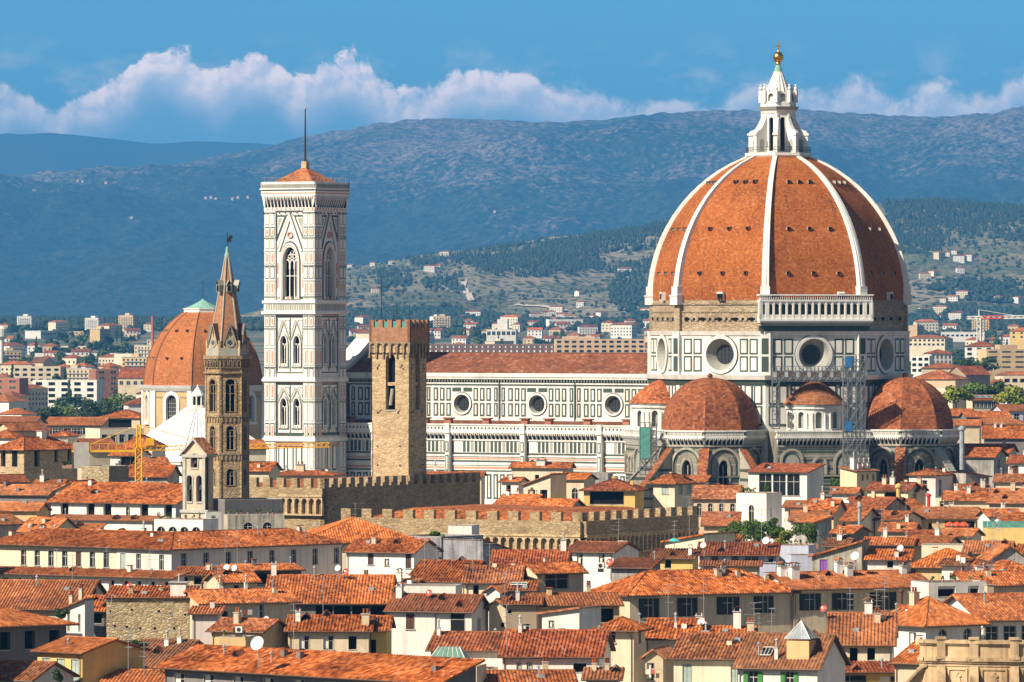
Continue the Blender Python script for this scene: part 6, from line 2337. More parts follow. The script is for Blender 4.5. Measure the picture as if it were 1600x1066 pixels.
# ---------------------------------------------------------------- nearest rows, right
H('d1', 983, 1241, 923, 891, 18, -26, 11, 'H', 'beige', 't', 'long shaded beige palace with four dark shuttered windows and a hipped left end', [('f', .115, .9, 1.5, 2.6, 'k'), ('f', .35, .9, 1.5, 2.5, 'k'), ('f', .60, .9, 1.7, 2.4, 'k'), ('f', .82, .9, 1.5, 2.3, 'k')], ch=[(.62, .35, .9, .8, 1), (.66, .42, .8, .7, 0)], ov=.9)
H('d2', 1238, 1454, 916, 893, 18.2, -24, 11, 'G', 'beige', 't', 'right hand half of the long shaded palace, with white chimneys on its roof', [('f', .12, .9, 1.6, 2.3, 'k'), ('f', .36, .9, 1.6, 2.3, 'k'), ('f', .66, .9, 2.0, 2.4, 'k')], ch=[(.02, .4, 1.3, 1.1, 0), (.08, .3, 1.6, 1.2, 0), (.45, .45, 1.5, .9, 0), (.5, .35, 1.3, .9, 0), (.92, .4, 1.0, .8, 0), (.96, .45, 1.0, .8, 0)], ov=.9)
H('d3', 1009, 1086, 996, 967, 18, 8, 0, 'G', 'white', 't', 'plain orange roof just right of the square cream tower house', ch=[(.93, .7, 1.0, .8, 0), (.55, .25, .7, .3, 2)])
H('d4', 1084, 1176, 995, 979, 18, 4, 0, 'S', 'beige', 't', 'roof with a white dish below the first dark shutters', ch=[(.72, .85, 1.9, .9, 0), (.95, .6, .9, .8, 1)])
H('d5', 1053, 1156, 1027, 990, 17.2, 12, 0, 'G', 'cream', 'o', 'cream house with pale green shutters under a ribbed weathered roof', [('f', .2, .9, 1.0, 2.6, 's'), ('f', .93, .9, 1.0, 2.6, 's')], ch=[(.25, .7, 1.0, .8, 2)])
H('d6', 1154, 1276, 1040, 984, 16.8, 20, 10.5, 'G', 'white', 'o', 'white house with bright green shutters and a glazed pyramid on its roof', [('f', .19, .7, 1.1, 1.9, 'g'), ('f', .65, .7, 1.0, 1.9, 'g'), ('f', .91, 1.9, .4, .5, 'o')], ch=[(.45, .1, 1.2, .35, 2)])
H('d7', 1297, 1394, 1006, 958, 17.6, 4, 0, 'G', 'cream', 't', 'steep orange roof with a yellow door below, right of the glazed pyramid', [('f', .38, .5, .9, 2.6, 'o'), ('f', .66, .5, .9, 1.4, 'o')], ch=[(.6, .5, 1.2, .9, 0), (.75, .35, 1.0, .7, 1)])
H('d8', 1268, 1413, 1049, 1043, 15, -4, 5, 'S', 'yellow', 'r', 'dark low roof over green and yellow walls at the bottom right', [('f', .25, .5, 3.5, 2.0, 'k'), ('f', .85, .6, 2.4, 1.8, 'w')], ch=0)
H('d9', 1399, 1436, 1034, 1003, 16.5, 30, 0, 'G', 'beige', 'b', 'narrow orange roof wedged before the carved stone parapet', ch=0)
H('d10', 1444, 1536, 971, 933, 18, -38, 9.5, 'H', 'white', 'b', 'white hipped house with two dark arched windows above the stone parapet', [('f', .3, 1.0, 1.2, 1.9, 'a'), ('f', .75, 1.0, 1.2, 1.9, 'a'), ('l', .75, 1.3, 1.2, 3.0, 'w')], ch=[(.35, .6, 1.4, .9, 1)], ov=.8)
H('d11', 1534, 1650, 966, 928, 18, -18, 0, 'G', 'white', 't', 'white house with three dark square windows at the right edge', row('f', 4, 1.0, 1.6, 2.2, 'd'), ch=[(.5, .6, 1.6, .9, 1)], ov=.8)
H('d12', 1472, 1508, 882, 874, 21.5, 16, 4, 'S', 'white', 'o', 'small white roof top cabin with closed white shutters', [('f', .5, 1.2, 1.0, 1.3, 's')], ch=0)
H('d13', 1450, 1546, 910, 910, 19.5, -20, 6, 'F', 'white', 't', 'white roof terrace with a pierced parapet round the roof top cabin', [('f', .3, .5, 2.6, 1.4, 'o'), ('f', .75, .5, 1.6, 1.2, 'o')])
H('d14', 1356, 1419, 873, 859, 19.6, 10, 0, 'S', 'pink', 'b', 'pale pink attic under a bright orange roof behind the long palace', [('f', .55, .4, .9, .9, 'o')], ch=0)
H('d15', 1269, 1346, 868, 845, 20, 12, 7, 'R', 'old', 'b', 'mouldy grey gable with a purple shutter', [('f', .23, .6, 1.1, 2.2, 'p')], ch=0)
H('d16', 1420, 1524, 884, 858, 19.5, 14, 9, 'H', 'ochre', 'b', 'broad hipped roof with an ochre right side and a striped awning', ch=0)
H('d17', 1512, 1622, 913, 893, 19, -14, 0, 'G', 'beige', 't', 'roof with a row of white chimneys at the far right behind the terrace', ch=[(.35, .6, 1.0, 1.1, 0), (.5, .6, 1.0, .9, 0)])
H('d18', 1562, 1640, 899, 877, 19.6, -26, 10, 'H', 'beige', 't', 'hipped orange roof at the right edge, its ridge pointing at the viewer', ch=0)
H('d19', 1508, 1575, 863, 846, 20, 10, 0, 'G', 'beige', 't', 'roof carrying a white framed skylight box', ch=0)
H('d20', 1549, 1606, 872, 848, 20, -8, 8, 'P', 'grey', 't', 'grey gable end at the right edge with thin aerials before it', [('f', .4, 1.6, .7, .7, 'o')], ch=0)
H('d21', 1217, 1263, 853, 853, 20.2, 14, 6, 'F', 'blue', 't', 'pale lavender wall below the roof garden')
H('d22', 1180, 1217, 858, 858, 19.9, -14, 5, 'F', 'brown', 't', 'brownish beige block beside the lavender wall', ch=0)
H('e1', 1093, 1212, 866, 848, 19.6, 6, 0, 'S', 'blue', 'r', 'red roof above a light blue glazed veranda', [('f', .15, .3, 2.2, .9, 'w'), ('f', .42, .3, 2.2, .9, 'w'), ('f', .68, .3, 2.2, .9, 'd'), ('f', .9, .3, 1.6, .9, 'w')], ch=0)
H('e2', 1098, 1186, 883, 877, 18.6, 4, 3, 'S', 'beige', 'r', 'narrow lower roof strip with potted plants under the blue veranda', ch=0)
H('e3', 1018, 1082, 871, 858, 19.5, 14, 0, 'S', 'yellow', 'o', 'small yellow terrace house with a turquoise parasol', [('f', .4, .4, 1.0, 1.2, 'o')], ch=[(.9, .3, 1.0, .5, 0)])
H('e4', 886, 958, 861, 847, 20, 26, 9, 'G', 'white', 'r', 'white house with two green windows and a shaded grey end wall under the dark battlements', [('f', .28, .5, .9, 1.7, 'w'), ('f', .75, .5, .9, 1.7, 'w')], ch=0)
H('e5', 1040, 1100, 846, 834, 20.5, 30, 10, 'R', 'cream', 't', 'sloping roof edge in front of the dark battlement corner', ch=0)
H('e6', 700, 737, 822, 822, 21.5, 14, 5, 'F', 'white', 't', 'small white cabin with rounded coping beside green shrubs')
H('e7', 472, 656, 845, 809, 20.2, -8, 0, 'H', 'cream', 'b', 'broad bright orange hipped roof before the stone palace', ch=0, ov=.8)
H('e8', 518, 550, 830, 814, 20.6, 6, 4, 'R', 'white', 'b', 'white triangular gable set in the broad orange roof', ch=0)
# ---------------------------------------------------------------- long cream block and its neighbours on the left
H('l6', -30, 279, 851, 829, 21, 36, 0, 'H', 'cream', 't', 'long cream block with a row of eleven tall narrow windows, lit by the sun', [('f', .20 + .0735 * k - .0, 1.1, 1.0, 2.2, 's' if k in (7, 8) else 'b' if k in (4,) else 'd') for k in range(11)], ch=[(.68, .6, .8, .6, 2)], ov=.8)
H('l7', 275, 531, 851, 829, 21, -46, 0, 'H', 'pink', 't', 'shaded right wing of the long cream block with eight dark windows', [('f', .07 + .128 * k, 1.0, 1.0, 2.3, 'd') for k in range(8)] + [('l', .11, 1.1, 1.0, 2.2, 's'), ('l', .40, 1.1, 1.0, 2.2, 'd'), ('l', .82, 1.1, 1.0, 2.2, 'd')], ch=0, ov=.8)
H('l8', -30, 274, 897, 890, 18.6, 33, 3, 'S', 'white', 't', 'low lean-to roof along the foot of the long cream block', row('f', 14, .8, 1.0, 1.3, 'o'), ch=0, ov=1.0)
H('l9', 276, 342, 897, 886, 18.4, 8, 0, 'S', 'beige', 't', 'small patched lean-to roof at the corner of the long cream block', row('f', 3, .5, 1.2, 1.0, 'o'), ch=0)
H('l10', 348, 402, 908, 893, 18.4, -20, 0, 'G', 'beige', 't', 'little roof carrying two white dishes side by side', [('f', .4, .6, .8, 1.2, 'o')], ch=0)
H('l11', 366, 470, 890, 886, 18.8, -22, 4, 'S', 'dark', 't', 'thin roof strip over a dark opening under the shaded wing', [('f', .5, .5, 6.5, 1.6, 'o')], ch=0)
H('l3', 76, 277, 784, 755, 23, 26, 0, 'G', 'white', 't', 'white building with five deep brown windows under a big plain roof', [('f', x, .4, 1.6, 2.1, 'o') for x in (.11, .32, .455, .75, .94)] + [('f', .62, .9, .7, 2.0, 'a')], ch=0, ov=.7)
H('l4', 70, 240, 812, 805, 20.5, 26, 3.5, 'S', 'white', 't', 'long lean-to strip below the white building with brown windows', ch=0)
H('l5', 240, 318, 812, 812, 22, 22, 6, 'F', 'white', 't', 'white terrace carried on four round arches at the foot of the bell gable', [('f', .14 + .24 * k, 1.2, 1.4, 2.2, 'a') for k in range(4)])
H('l12', 352, 441, 781, 780, 24.5, -26, 8, 'F', 'dark', 't', 'dark corrugated roof box left of the arcaded stone wall')
H('l13', 356, 444, 805, 805, 22.2, -12, 4, 'F', 'old', 't', 'terrace with pots above two round arches', [('f', .36, 1.2, 1.6, 2.0, 'a'), ('f', .70, 1.2, 1.6, 2.0, 'a')])
H('l14', 322, 352, 800, 800, 22.5, -20, 5, 'F', 'white', 't', 'small white stair house beside the bell gable', [('f', .4, .6, .8, 1.9, 'o')])
H('l15', -30, 58, 797, 785, 22, 12, 0, 'G', 'ochre', 'b', 'low ochre house with a bright roof at the left edge', ch=0)
H('l16', -20, 74, 772, 758, 23, 18, 0, 'G', 'dark', 't', 'dark gabled house with a white dish at the left edge', ch=0)
H('l17', 30, 82, 829, 809, 21, 24, 9, 'G', 'beige', 'b', 'small bright roof with a rounded hip left of the lean-to strip', ch=0)
H('l18', 84, 150, 828, 818, 20.8, 16, 0, 'S', 'beige', 't', 'flat pitched roof in front of the white building with brown windows', ch=0)
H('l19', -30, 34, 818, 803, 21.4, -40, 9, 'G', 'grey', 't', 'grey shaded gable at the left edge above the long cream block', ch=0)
H('l20', 86, 140, 765, 752, 24, 24, 8, 'P', 'cream', 't', 'low gabled roof with domed vents left of the rubble tower stump', ch=0)
H('l1', 41, 118, 699, 683, 27.5, -50, 8.5, 'H', 'stone', 't', 'old brown stone house with a hipped roof and a long dark side', [('f', .24, .6, 1.6, 3.4, 'o'), ('f', .6, .6, 1.1, 2.6, 'o'), ('f', .85, .6, 1.2, 3.2, 'o'), ('f', .4, 7.0, 1.0, 2.6, 'o'), ('l', .28, .4, 1.4, 3.6, 'o'), ('l', .68, .4, 1.6, 3.6, 'o'), ('l', .55, 6.6, 1.0, 1.6, 'w')], ch=[(.6, .5, 1.2, 1.5, 0)], ov=.9)
H('l2', 127, 171, 729, 729, 27.2, 26, 7.5, 'F', 'rubble', 't', 'square stump of a rubble tower with a flat top', [('f', .8, 3.0, .4, .4, 'o'), ('f', .2, 2.0, .3, .3, 'o')])
H('l22', 172, 212, 711, 700, 25.5, 16, 0, 'G', 'white', 't', 'white house with laundry and dark windows behind the crane jib', row('f', 3, .4, 1.2, 1.8, 'o', .4, 1), ch=0)
H('l23', 222, 262, 724, 715, 25, -14, 0, 'G', 'dark', 't', 'small dark house with an orange roof right of the crane mast', ch=0)
H('l24', 198, 262, 744, 727, 24, 8, 0, 'G', 'grey', 't', 'orange roof behind the big plain roof, under the crane', ch=0)
H('l25', 22, 62, 690, 676, 27, 12, 7, 'F', 'white', 't', 'plain white block rising behind the old stone house')
H('l26', -20, 24, 683, 672, 27, 14, 8, 'H', 'white', 't', 'small hipped roof on a white wall at the left edge')
H('l27', 185, 238, 697, 681, 25.5, 10, 0, 'H', 'cream', 't', 'roof with chimneys at the foot of the domed chapel')
H('l28', 140, 184, 703, 686, 26, -20, 0, 'G', 'beige', 'r', 'red roof above the crane counterweight')
H('l29', 157, 224, 670, 664, 26, -22, 12, 'F', 'cream', 't', 'long cream building with a few small windows left of the domed chapel', row('f', 5, 1.5, 1.4, 2.0, 'd'))
H('l30', 80, 106, 680, 673, 27, 20, 6, 'H', 'cream', 'r', 'little cream house with two green arched windows', row('f', 2, 1.0, 1.6, 2.6, 's'))
H('l31', 155, 219, 652, 640, 26.5, 14, 0, 'H', 'beige', 't', 'hipped house with a shady loggia left of the domed chapel', [('f', .5, .6, 7, 2.4, 'o')])
H('l32', 68, 158, 664, 662, 26, 5, 12, 'S', 'beige', 't', 'long low building with a pale green roof line', row('f', 6, .9, 3, 1.6, 'd'))
H('l33', -10, 52, 662, 651, 27, 14, 0, 'G', 'cream', 'r', 'cream house with a red roof at the left edge beside the trees')
H('l34', 20, 76, 672, 660, 27, -30, 10, 'G', 'peach', 't', 'peach coloured house right of the small hipped roof')
# ---------------------------------------------------------------- between the palace walls and the cathedral
H('g1', 799, 888, 730, 723, 24, 12, 0, 'G', 'cream', 't', 'long plain cream house right under the nave wall', [('f', .45, 1.6, .9, 2.0, 'o')], ch=[(.5, .3, .9, 1.8, 0)])
H('g2', 856, 912, 748, 740, 24, 24, 0, 'G', 'beige', 'b', 'beige house with a pillared loggia and a bright roof', row('f', 2, 1.8, 1.2, 2.6, 'a'), ch=0)
H('g3', 818, 860, 757, 741, 23.5, 26, 7, 'R', 'cream', 'b', 'open loggia with dark posts and a sloping roof', [('f', .3, 1.0, 1.5, 4.0, 'o'), ('f', .75, 1.0, 1.5, 4.0, 'o')], ch=0)
H('g4', 912, 992, 764, 748, 22.8, 10, 0, 'H', 'yellow', 'r', 'yellow house with green creepers hanging along its terrace', [('f', .45, .5, 6.5, 2.4, 'o')], ch=0, ov=.8)
H('g5', 1021, 1054, 752, 740, 24, 34, 6.6, 'H', 'cream', 't', 'cream tower house with a small hipped roof and white shutters', [('f', .55, .6, 1.4, 1.8, 's'), ('r', .3, .6, 1.2, 1.8, 's'), ('r', .75, .6, 1.2, 1.8, 's'), ('r', .4, 5, .9, 1.6, 's')], ch=0, ov=.8)
H('g6', 1084, 1153, 778, 759, 22.5, 6, 0, 'G', 'peach', 'o', 'peach house with four dark arched windows', row('f', 4, 1.0, .8, 2.2, 'a'), ch=0)
H('g7', 1100, 1152, 820, 800, 21, 4, 0, 'S', 'peach', 'r', 'lower red roof in front of the peach house', ch=0)
H('g8', 1151, 1197, 771, 771, 25.6, 28, 6.0, 'F', 'white', 't', 'bright white tower block with one arched window', [('f', .5, 2.0, .9, 2.8, 'a'), ('r', .3, 2.4, .5, 1.5, 'o')])
H('g9', 1170, 1260, 737, 731, 24.5, 24, 9, 'S', 'white', 'r', 'white house with a huge dark glazed loggia at the foot of the cathedral', [('f', .29, .5, 2.6, 4.2, 'd'), ('f', .53, .5, 2.6, 4.2, 'd'), ('f', .77, .5, 2.6, 4.2, 'd')], ch=0)
H('g10', 1226, 1262, 792, 783, 22, 10, 6, 'S', 'white', 't', 'white strip house under the glazed loggia house', row('f', 2, .7, .7, .8, 'o'), ch=0)
H('g11', 1262, 1302, 800, 780, 22, 12, 0, 'G', 'beige', 't', 'orange roof with a grey pyramid cap beside it', ch=1)
H('g12', 1236, 1290, 812, 798, 21.4, 8, 0, 'G', 'white', 't', 'orange roof with a dark shrub behind the roof garden', ch=1)
H('g13', 1270, 1300, 815, 806, 21.2, -30, 6, 'R', 'grey', 'b', 'grey roof hut with a green awning', [('f', .5, .4, 1.6, 1.6, 's')], ch=0)
H('g14', 784, 810, 752, 746, 23, 20, 5, 'G', 'white', 't', 'tiny white roof house at the end of the dark battlements', [('f', .4, .8, 1.0, 1.6, 'o')], ch=0)
H('g15', 772, 826, 790, 773, 22, 22, 0, 'G', 'white', 'b', 'bright red tiled roof behind the battlements', ch=[(.3, .6, .9, .6, 1), (.7, .6, .9, .6, 1)])
H('g16', 826, 884, 797, 780, 21.8, 28, 8, 'G', 'white', 't', 'white gabled house half hidden behind the stone battlements', ch=0)
H('g17', 415, 520, 752, 738, 24, 10, 9, 'H', 'cream', 't', 'orange hipped roof with a brick chimney at the foot of the bell tower', ch=[(.45, .5, 1.2, 1.6, 1)], D=1260)
H('g18', 620, 752, 770, 752, 23, 4, 9, 'G', 'cream', 't', 'low orange roofs behind the dark battlements', D=1290)
H('g19', 1030, 1100, 752, 747, 23.8, 10, 6, 'S', 'cream', 't', 'cream wing with a flat dark roof behind the cream tower house', [('f', .75, .8, 1.6, 1.8, 'o')], ch=0)
# ---------------------------------------------------------------- right, below the apse
H('f1', 1338, 1370, 735, 731, 25, -42, 4.6, 'S', 'pale', 'o', 'pale yellow house with white chimney stacks beside the scaffold tower', [('f', .3, .8, .6, 1.2, 'o'), ('f', .55, .8, .5, 1.0, 'o'), ('f', .85, .8, .6, 1.2, 'o'), ('f', .3, 4.0, .8, 1.0, 'o')], ch=[(.1, .3, 2.2, 1.0, 2), (.45, .4, 1.0, .5, 2), (.7, .4, 1.0, .5, 2), (.95, .4, 1.0, .5, 2)])
H('f2', 1356, 1418, 765, 754, 23, 22, 0, 'G', 'pale', 'r', 'yellow loggia house with dark openings and a dusty roof', [('f', .6, .5, 3.0, 2.4, 'o'), ('r', .5, .8, 1.8, 4.0, 'o')], ch=[(.3, .4, 1.0, .8, 1), (.5, .4, 1.2, .9, 2)])
H('f3', 1421, 1461, 741, 733, 24.5, 26, 9.5, 'H', 'pink', 't', 'pinkish white house with a big dark window right of the yellow houses', [('f', .5, 1.2, 2.0, 2.4, 'd'), ('r', .25, 1.2, 1.2, 3.0, 'd')], ch=0)
H('f4', 1314, 1378, 794, 777, 22, 26, 11, 'G', 'grey', 'r', 'long red roof with a dark shaded end gable and a yellow chimney pipe', ch=[(.5, .5, 1.0, .6, 1)])
H('f5', 1368, 1405, 811, 799, 21, 28, 9, 'G', 'cream', 't', 'cream house with one brown shutter and a shaded right gable', [('f', .42, .4, 1.0, 2.6, 'b'), ('r', .35, .9, .9, 2.4, 's')], ch=0)
H('f6', 1316, 1343, 812, 793, 21, 26, 9, 'G', 'cream', 't', 'cream house partly hidden by a tall grey pipe', ch=[(.4, .5, .9, .5, 1)])
H('f7', 1426, 1524, 809, 793, 21, 6, 0, 'G', 'ochre', 't', 'wide red roof over an ochre wall with a shaded terrace', [('f', .28, .9, .6, 1.4, 'o'), ('f', .75, .6, 5.0, 1.8, 'o')], ch=[(.6, .6, 1.0, .8, 0)])
H('f8', 1462, 1504, 779, 778, 22.6, 12, 5, 'F', 'cream', 't', 'flat cream attic with one wide window', [('f', .4, .5, 2.4, 1.2, 'd')])
H('f9', 1476, 1552, 781, 768, 22.5, 8, 0, 'G', 'beige', 't', 'roof with white vents behind the flat cream attic', ch=2)
H('f10', 1546, 1612, 785, 764, 22.5, 12, 0, 'G', 'beige', 't', 'orange roof with scattered chimneys at the right edge', ch=2)
H('f11', 1500, 1552, 713, 700, 25, 20, 10, 'G', 'grey', 't', 'house with a blue grey shaded flank right of the big tribune', [('r', .4, .8, 1.6, 1.8, 'd')], ch=0)
H('f12', 1494, 1576, 706, 694, 25.5, 14, 0, 'G', 'beige', 'r', 'large faded red roof with a chimney right of the big tribune', ch=1)
H('f13', 1576, 1640, 723, 712, 25, 16, 0, 'G', 'white', 'r', 'white house with brown shutters at the right edge', row('f', 3, .7, 1.3, 2.4, 'b'), ch=1)
H('f14', 1538, 1640, 684, 666, 26.5, 4, 0, 'G', 'dark', 't', 'long dark fronted house below a broad orange roof at the right', ch=1)
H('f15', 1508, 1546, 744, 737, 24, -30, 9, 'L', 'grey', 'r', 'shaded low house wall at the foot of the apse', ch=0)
H('f16', 1536, 1640, 825, 825, 21, 4, 5, 'F', 'yellow', 't', 'long yellow terrace wall with a green fence on it')
H('f17', 1560, 1640, 819, 802, 21.5, 8, 0, 'G', 'beige', 't', 'brownish roof at the right edge above the yellow terrace', ch=0)
H('f18', 1412, 1440, 790, 780, 22, -30, 6, 'G', 'dark', 't', 'small dark gable behind the cream shuttered house', ch=0)
H('f19', 1300, 1330, 832, 822, 20.8, 24, 8, 'G', 'dark', 't', 'little dark gabled house left of the cream shuttered house', ch=0)
H('f20', 1420, 1478, 850, 838, 20.3, 22, 0, 'G', 'beige', 't', 'low roofs crossed by white pipes below the ochre wall', ch=1)
H('f21', 1352, 1424, 850, 840, 20.3, 12, 0, 'G', 'dark', 't', 'dark low house with a red roof in front of the cream shuttered house', ch=1)
H('f22', 1440, 1510, 852, 842, 20.4, 6, 5, 'F', 'cream', 't', 'cream roof hut with a white striped awning on top', ch=0)
H('f23', 1492, 1530, 664, 656, 26.5, 8, 0, 'G', 'beige', 't', 'orange roof with a pale chimney behind the big tribune')
H('f24', 1510, 1600, 662, 652, 26.5, 10, 0, 'H', 'beige', 't', 'broad hipped orange roof at the right below the trees')
H('f25', 1470, 1512, 649, 639, 27, 14, 0, 'G', 'dark', 't', 'dark fronted house under an orange roof just above the big tribune')
H('f26', 1510, 1578, 651, 643, 27, -8, 0, 'G', 'dark', 't', 'long shaded house with an orange roof below the glass topped house')
H('f27', 1519, 1562, 625, 617, 27.5, -12, 7, 'S', 'beige', 'r', 'house with a wide glazed attic and a green skylight', row('f', 7, .6, 1.2, 2.0, 'd'))
H('f28', 1566, 1640, 641, 632, 27, -14, 0, 'G', 'blue', 't', 'blue grey house with dark windows at the right edge', row('f', 5, 1.0, 1.6, 2.4, 'd'))
H('f29', 1448, 1488, 606, 599, 27, 12, 9, 'F', 'cream', 't', 'flat topped cream house behind the right tribune', [('f', .5, 1.6, .9, 1.6, 'd')])
H('f30', 1422, 1492, 592, 578, 27, 18, 0, 'H', 'peach', 't', 'low peach house with an orange roof right of the drum')
H('f31', 1508, 1548, 585, 572, 27, -34, 14, 'G', 'brown', 'r', 'large blank brown gable above the round trees')
H('f32', 1470, 1500, 640, 630, 27.5, 14, 9, 'F', 'white', 't', 'white flat house with dark terraces right of the big tribune', row('f', 3, 1.0, 1.4, 1.6, 'o'))

# ---------------------------------------------------------------- smaller roofs filling the rows between
H('m1', 1290, 1322, 852, 842, 20, 18, 0, 'G', 'cream', 'o', 'small patched roof left of the mouldy grey gable top', ch=1)
H('m2', 1376, 1424, 829, 817, 20.6, 14, 0, 'G', 'beige', 't', 'little orange roof below the shaded gable of the cream shuttered house', ch=1)
H('m3', 1424, 1470, 838, 828, 20.4, -10, 0, 'S', 'beige', 'r', 'low red lean-to under the ochre wall', ch=0)
H('m4', 1546, 1596, 806, 796, 21.8, -14, 0, 'G', 'white', 't', 'short orange roof with a white wall above the yellow terrace', ch=1)
H('m5', 1400, 1432, 766, 757, 22.8, 20, 0, 'G', 'beige', 'r', 'small red roof between the loggia house and the pinkish house', ch=1)
H('m6', 1504, 1548, 765, 756, 23, -12, 0, 'S', 'grey', 't', 'grey walled lean-to at the foot of the last buttress', ch=1)
H('m7', 1556, 1612, 752, 741, 24, 10, 0, 'G', 'beige', 't', 'orange roof below the white house with brown shutters', ch=1)
H('m8', 1300, 1336, 770, 762, 22.8, 14, 0, 'G', 'white', 't', 'white walled roof at the left foot of the pale yellow house', ch=0)
H('m9', 1470, 1516, 836, 826, 20.5, 22, 0, 'G', 'cream', 'b', 'bright little roof in front of the red parasols', ch=0)
H('m10', 1590, 1630, 862, 851, 20.2, 14, 0, 'G', 'beige', 't', 'roof corner at the right edge under the grey gable', ch=0)
H('m11', 956, 1016, 886, 872, 19.4, 18, 5, 'S', 'grey', 'r', 'dark red lean-to right of the white house with green windows', ch=0)
H('m12', 600, 640, 921, 905, 18.7, 18, 0, 'G', 'white', 'o', 'white stepped gable with a pale chimney left of the loggia house', ch=[(.4, .3, 1.4, .6, 0)])
H('m13', 1100, 1150, 846, 836, 20.2, 12, 0, 'S', 'cream', 't', 'cream wall with an orange strip roof left of the roof garden', ch=0)
H('m14', 40, 100, 846, 836, 20.2, 30, 0, 'G', 'beige', 't', 'low roof just behind the left end of the long cream block', ch=1)
H('m15', -20, 40, 752, 742, 24.5, -20, 0, 'G', 'beige', 'r', 'row of red roofs under the old stone house at the left edge', ch=1)
H('m16', 52, 96, 757, 750, 24.2, 14, 0, 'G', 'grey', 't', 'grey walled roof with vents below the dark side of the stone house', ch=1)
H('m18', 380, 420, 735, 722, 25.4, 12, 0, 'G', 'cream', 't', 'orange roof between the spire and the marble bell tower', ch=0)
H('m19', 384, 416, 700, 688, 27.4, -16, 0, 'G', 'cream', 't', 'higher orange roof between the spire and the marble bell tower', ch=0)
H('m20', 902, 950, 740, 731, 24, 8, 0, 'F', 'grey', 't', 'grey roof hut with a small red shed behind the creeper house', ch=0)
H('m21', 1236, 1300, 868, 856, 19.8, -8, 5, 'F', 'blue', 't', 'lavender grey terrace wall right of the yellow bush')
# ================================================================ trees and shrubs
def crown(mb, c, rx, ry, rz_, n, leaf, mi=0, clumps=9, seed=1):
    """leaves spread through a handful of uneven clumps"""
    rg = random.Random(seed)
    cl = []
    for k in range(clumps):
        while True:
            p = Vector((rg.uniform(-1, 1), rg.uniform(-1, 1), rg.uniform(-.8, 1)))
            if p.length < 1: break
        cl.append((p * .72, rg.uniform(.26, .50)))
    for k in range(n):
        p, r = cl[rg.randrange(clumps)]
        d = Vector((rg.gauss(0, 1), rg.gauss(0, 1), rg.gauss(0, 1))).normalized()
        q = p + d * r * (rg.random() ** .35)
        pos = Vector((c[0] + q.x * rx, c[1] + q.y * ry, c[2] + q.z * rz_))
        nrm = (d + Vector((rg.gauss(0, .5), rg.gauss(0, .5), rg.gauss(.2, .5)))).normalized()
        x = nrm.cross(Vector((0, 0, 1)))
        if x.length < .1: x = Vector((1, 0, 0))
        x.normalize()
        y = nrm.cross(x)
        s_ = leaf * rg.uniform(.6, 1.3)
        mb.face([pos - x * s_ * .5, pos + y * s_ * .45, pos + x * s_ * .5, pos - y * s_ * .45], mi)


def tree(name, loc, h, r, mat, label, n=700, leaf=.9, group=None, seed=1, shape=1.0, cat='tree'):
    root = empty(name, loc)
    tag(root, label, cat, group)
    t_ = MB()
    t_.tube((0, 0, -.3), (0, 0, h * .45), h * .028, 7, 0, h * .02)
    rg = random.Random(seed)
    for k in range(5):
        a = rg.random() * 6.3
        t_.tube((0, 0, h * (.30 + .04 * k)), (math.cos(a) * r * .6, math.sin(a) * r * .6, h * rg.uniform(.55, .8)), h * .014, 5, 0, h * .006)
    t_.build('trunk', M_STEM, root)
    c = MB()
    crown(c, (0, 0, h * .62), r, r, h * .40 * shape, n, leaf, seed=seed, clumps=11)
    c.build('crown', mat, root)
    return root


def shrub(name, px0, px1, py0, py1, D, mat, label, leaf=.3, n=None, seed=1, cat='shrub', dep=None, pot=True):
    a, b = PX(px0, py1, D), PX(px1, py0, D)
    w_, h = b.x - a.x, b.z - a.z
    root = empty(name, ((a.x + b.x) / 2, D, a.z))
    tag(root, label, cat)
    c = MB()
    dp = dep or max(.8, min(w_, 3) * .8)
    n = n or int(min(4200, 420 + 170 * w_ * h))
    crown(c, (0, 0, h * .5), w_ * .52, dp * .5, h * .54, n, leaf, clumps=max(8, int(w_ / h * 6)), seed=seed)
    c.build('foliage', mat, root)
    if pot:
        p = MB()
        p.box(-w_ * .42, w_ * .42, -dp * .3, dp * .3, -.5, .25)
        p.build('planter', M_TERRACE, root)
    return root


shrub('roof_garden', 1115, 1180, 810, 848, 1020, LEAF_M, 'long dark green hedge with red flowers on a roof terrace', seed=3)
shrub('roof_garden', 1168, 1226, 806, 848, 1024, LEAF_M, 'grey green bushy hedge below the white tower block', seed=4)
shrub('roof_garden', 1210, 1247, 828, 858, 1008, LEAF_Y, 'yellow green round bush in the roof garden', seed=5)
shrub('roof_garden', 1232, 1282, 816, 852, 1018, LEAF_M, 'tall green hedge at the right end of the roof garden', seed=6)
shrub('roof_garden', 1192, 1232, 810, 838, 1030, LEAF_M, 'leafy bush between the hedge and the round yellow bush', seed=16)
shrub('creeper', 918, 941, 766, 786, 1270, LEAF_M, 'left one of three green creepers on the yellow house', seed=7, pot=False, cat='creeper')
shrub('creeper', 938, 957, 765, 787, 1270, LEAF_M, 'middle one of three green creepers on the yellow house', seed=8, pot=False, cat='creeper')
shrub('creeper', 955, 976, 766, 786, 1270, LEAF_M, 'right one of three green creepers on the yellow house', seed=9, pot=False, cat='creeper')
shrub('shrub', 665, 691, 828, 843, 1015, LEAF_M, 'round green shrub left of the small white cabin', seed=10)
shrub('shrub', 686, 699, 835, 845, 1013, LEAF_Y, 'little yellowish shrub beside the small white cabin', seed=11)
shrub('shrub', 1166, 1184, 757, 772, 1268, LEAF_Y, 'climbing plant at the left post of the glazed loggia', seed=12)
shrub('shrub', 1193, 1204, 754, 773, 1266, LEAF_M, 'slim plant before the middle of the glazed loggia', seed=13)
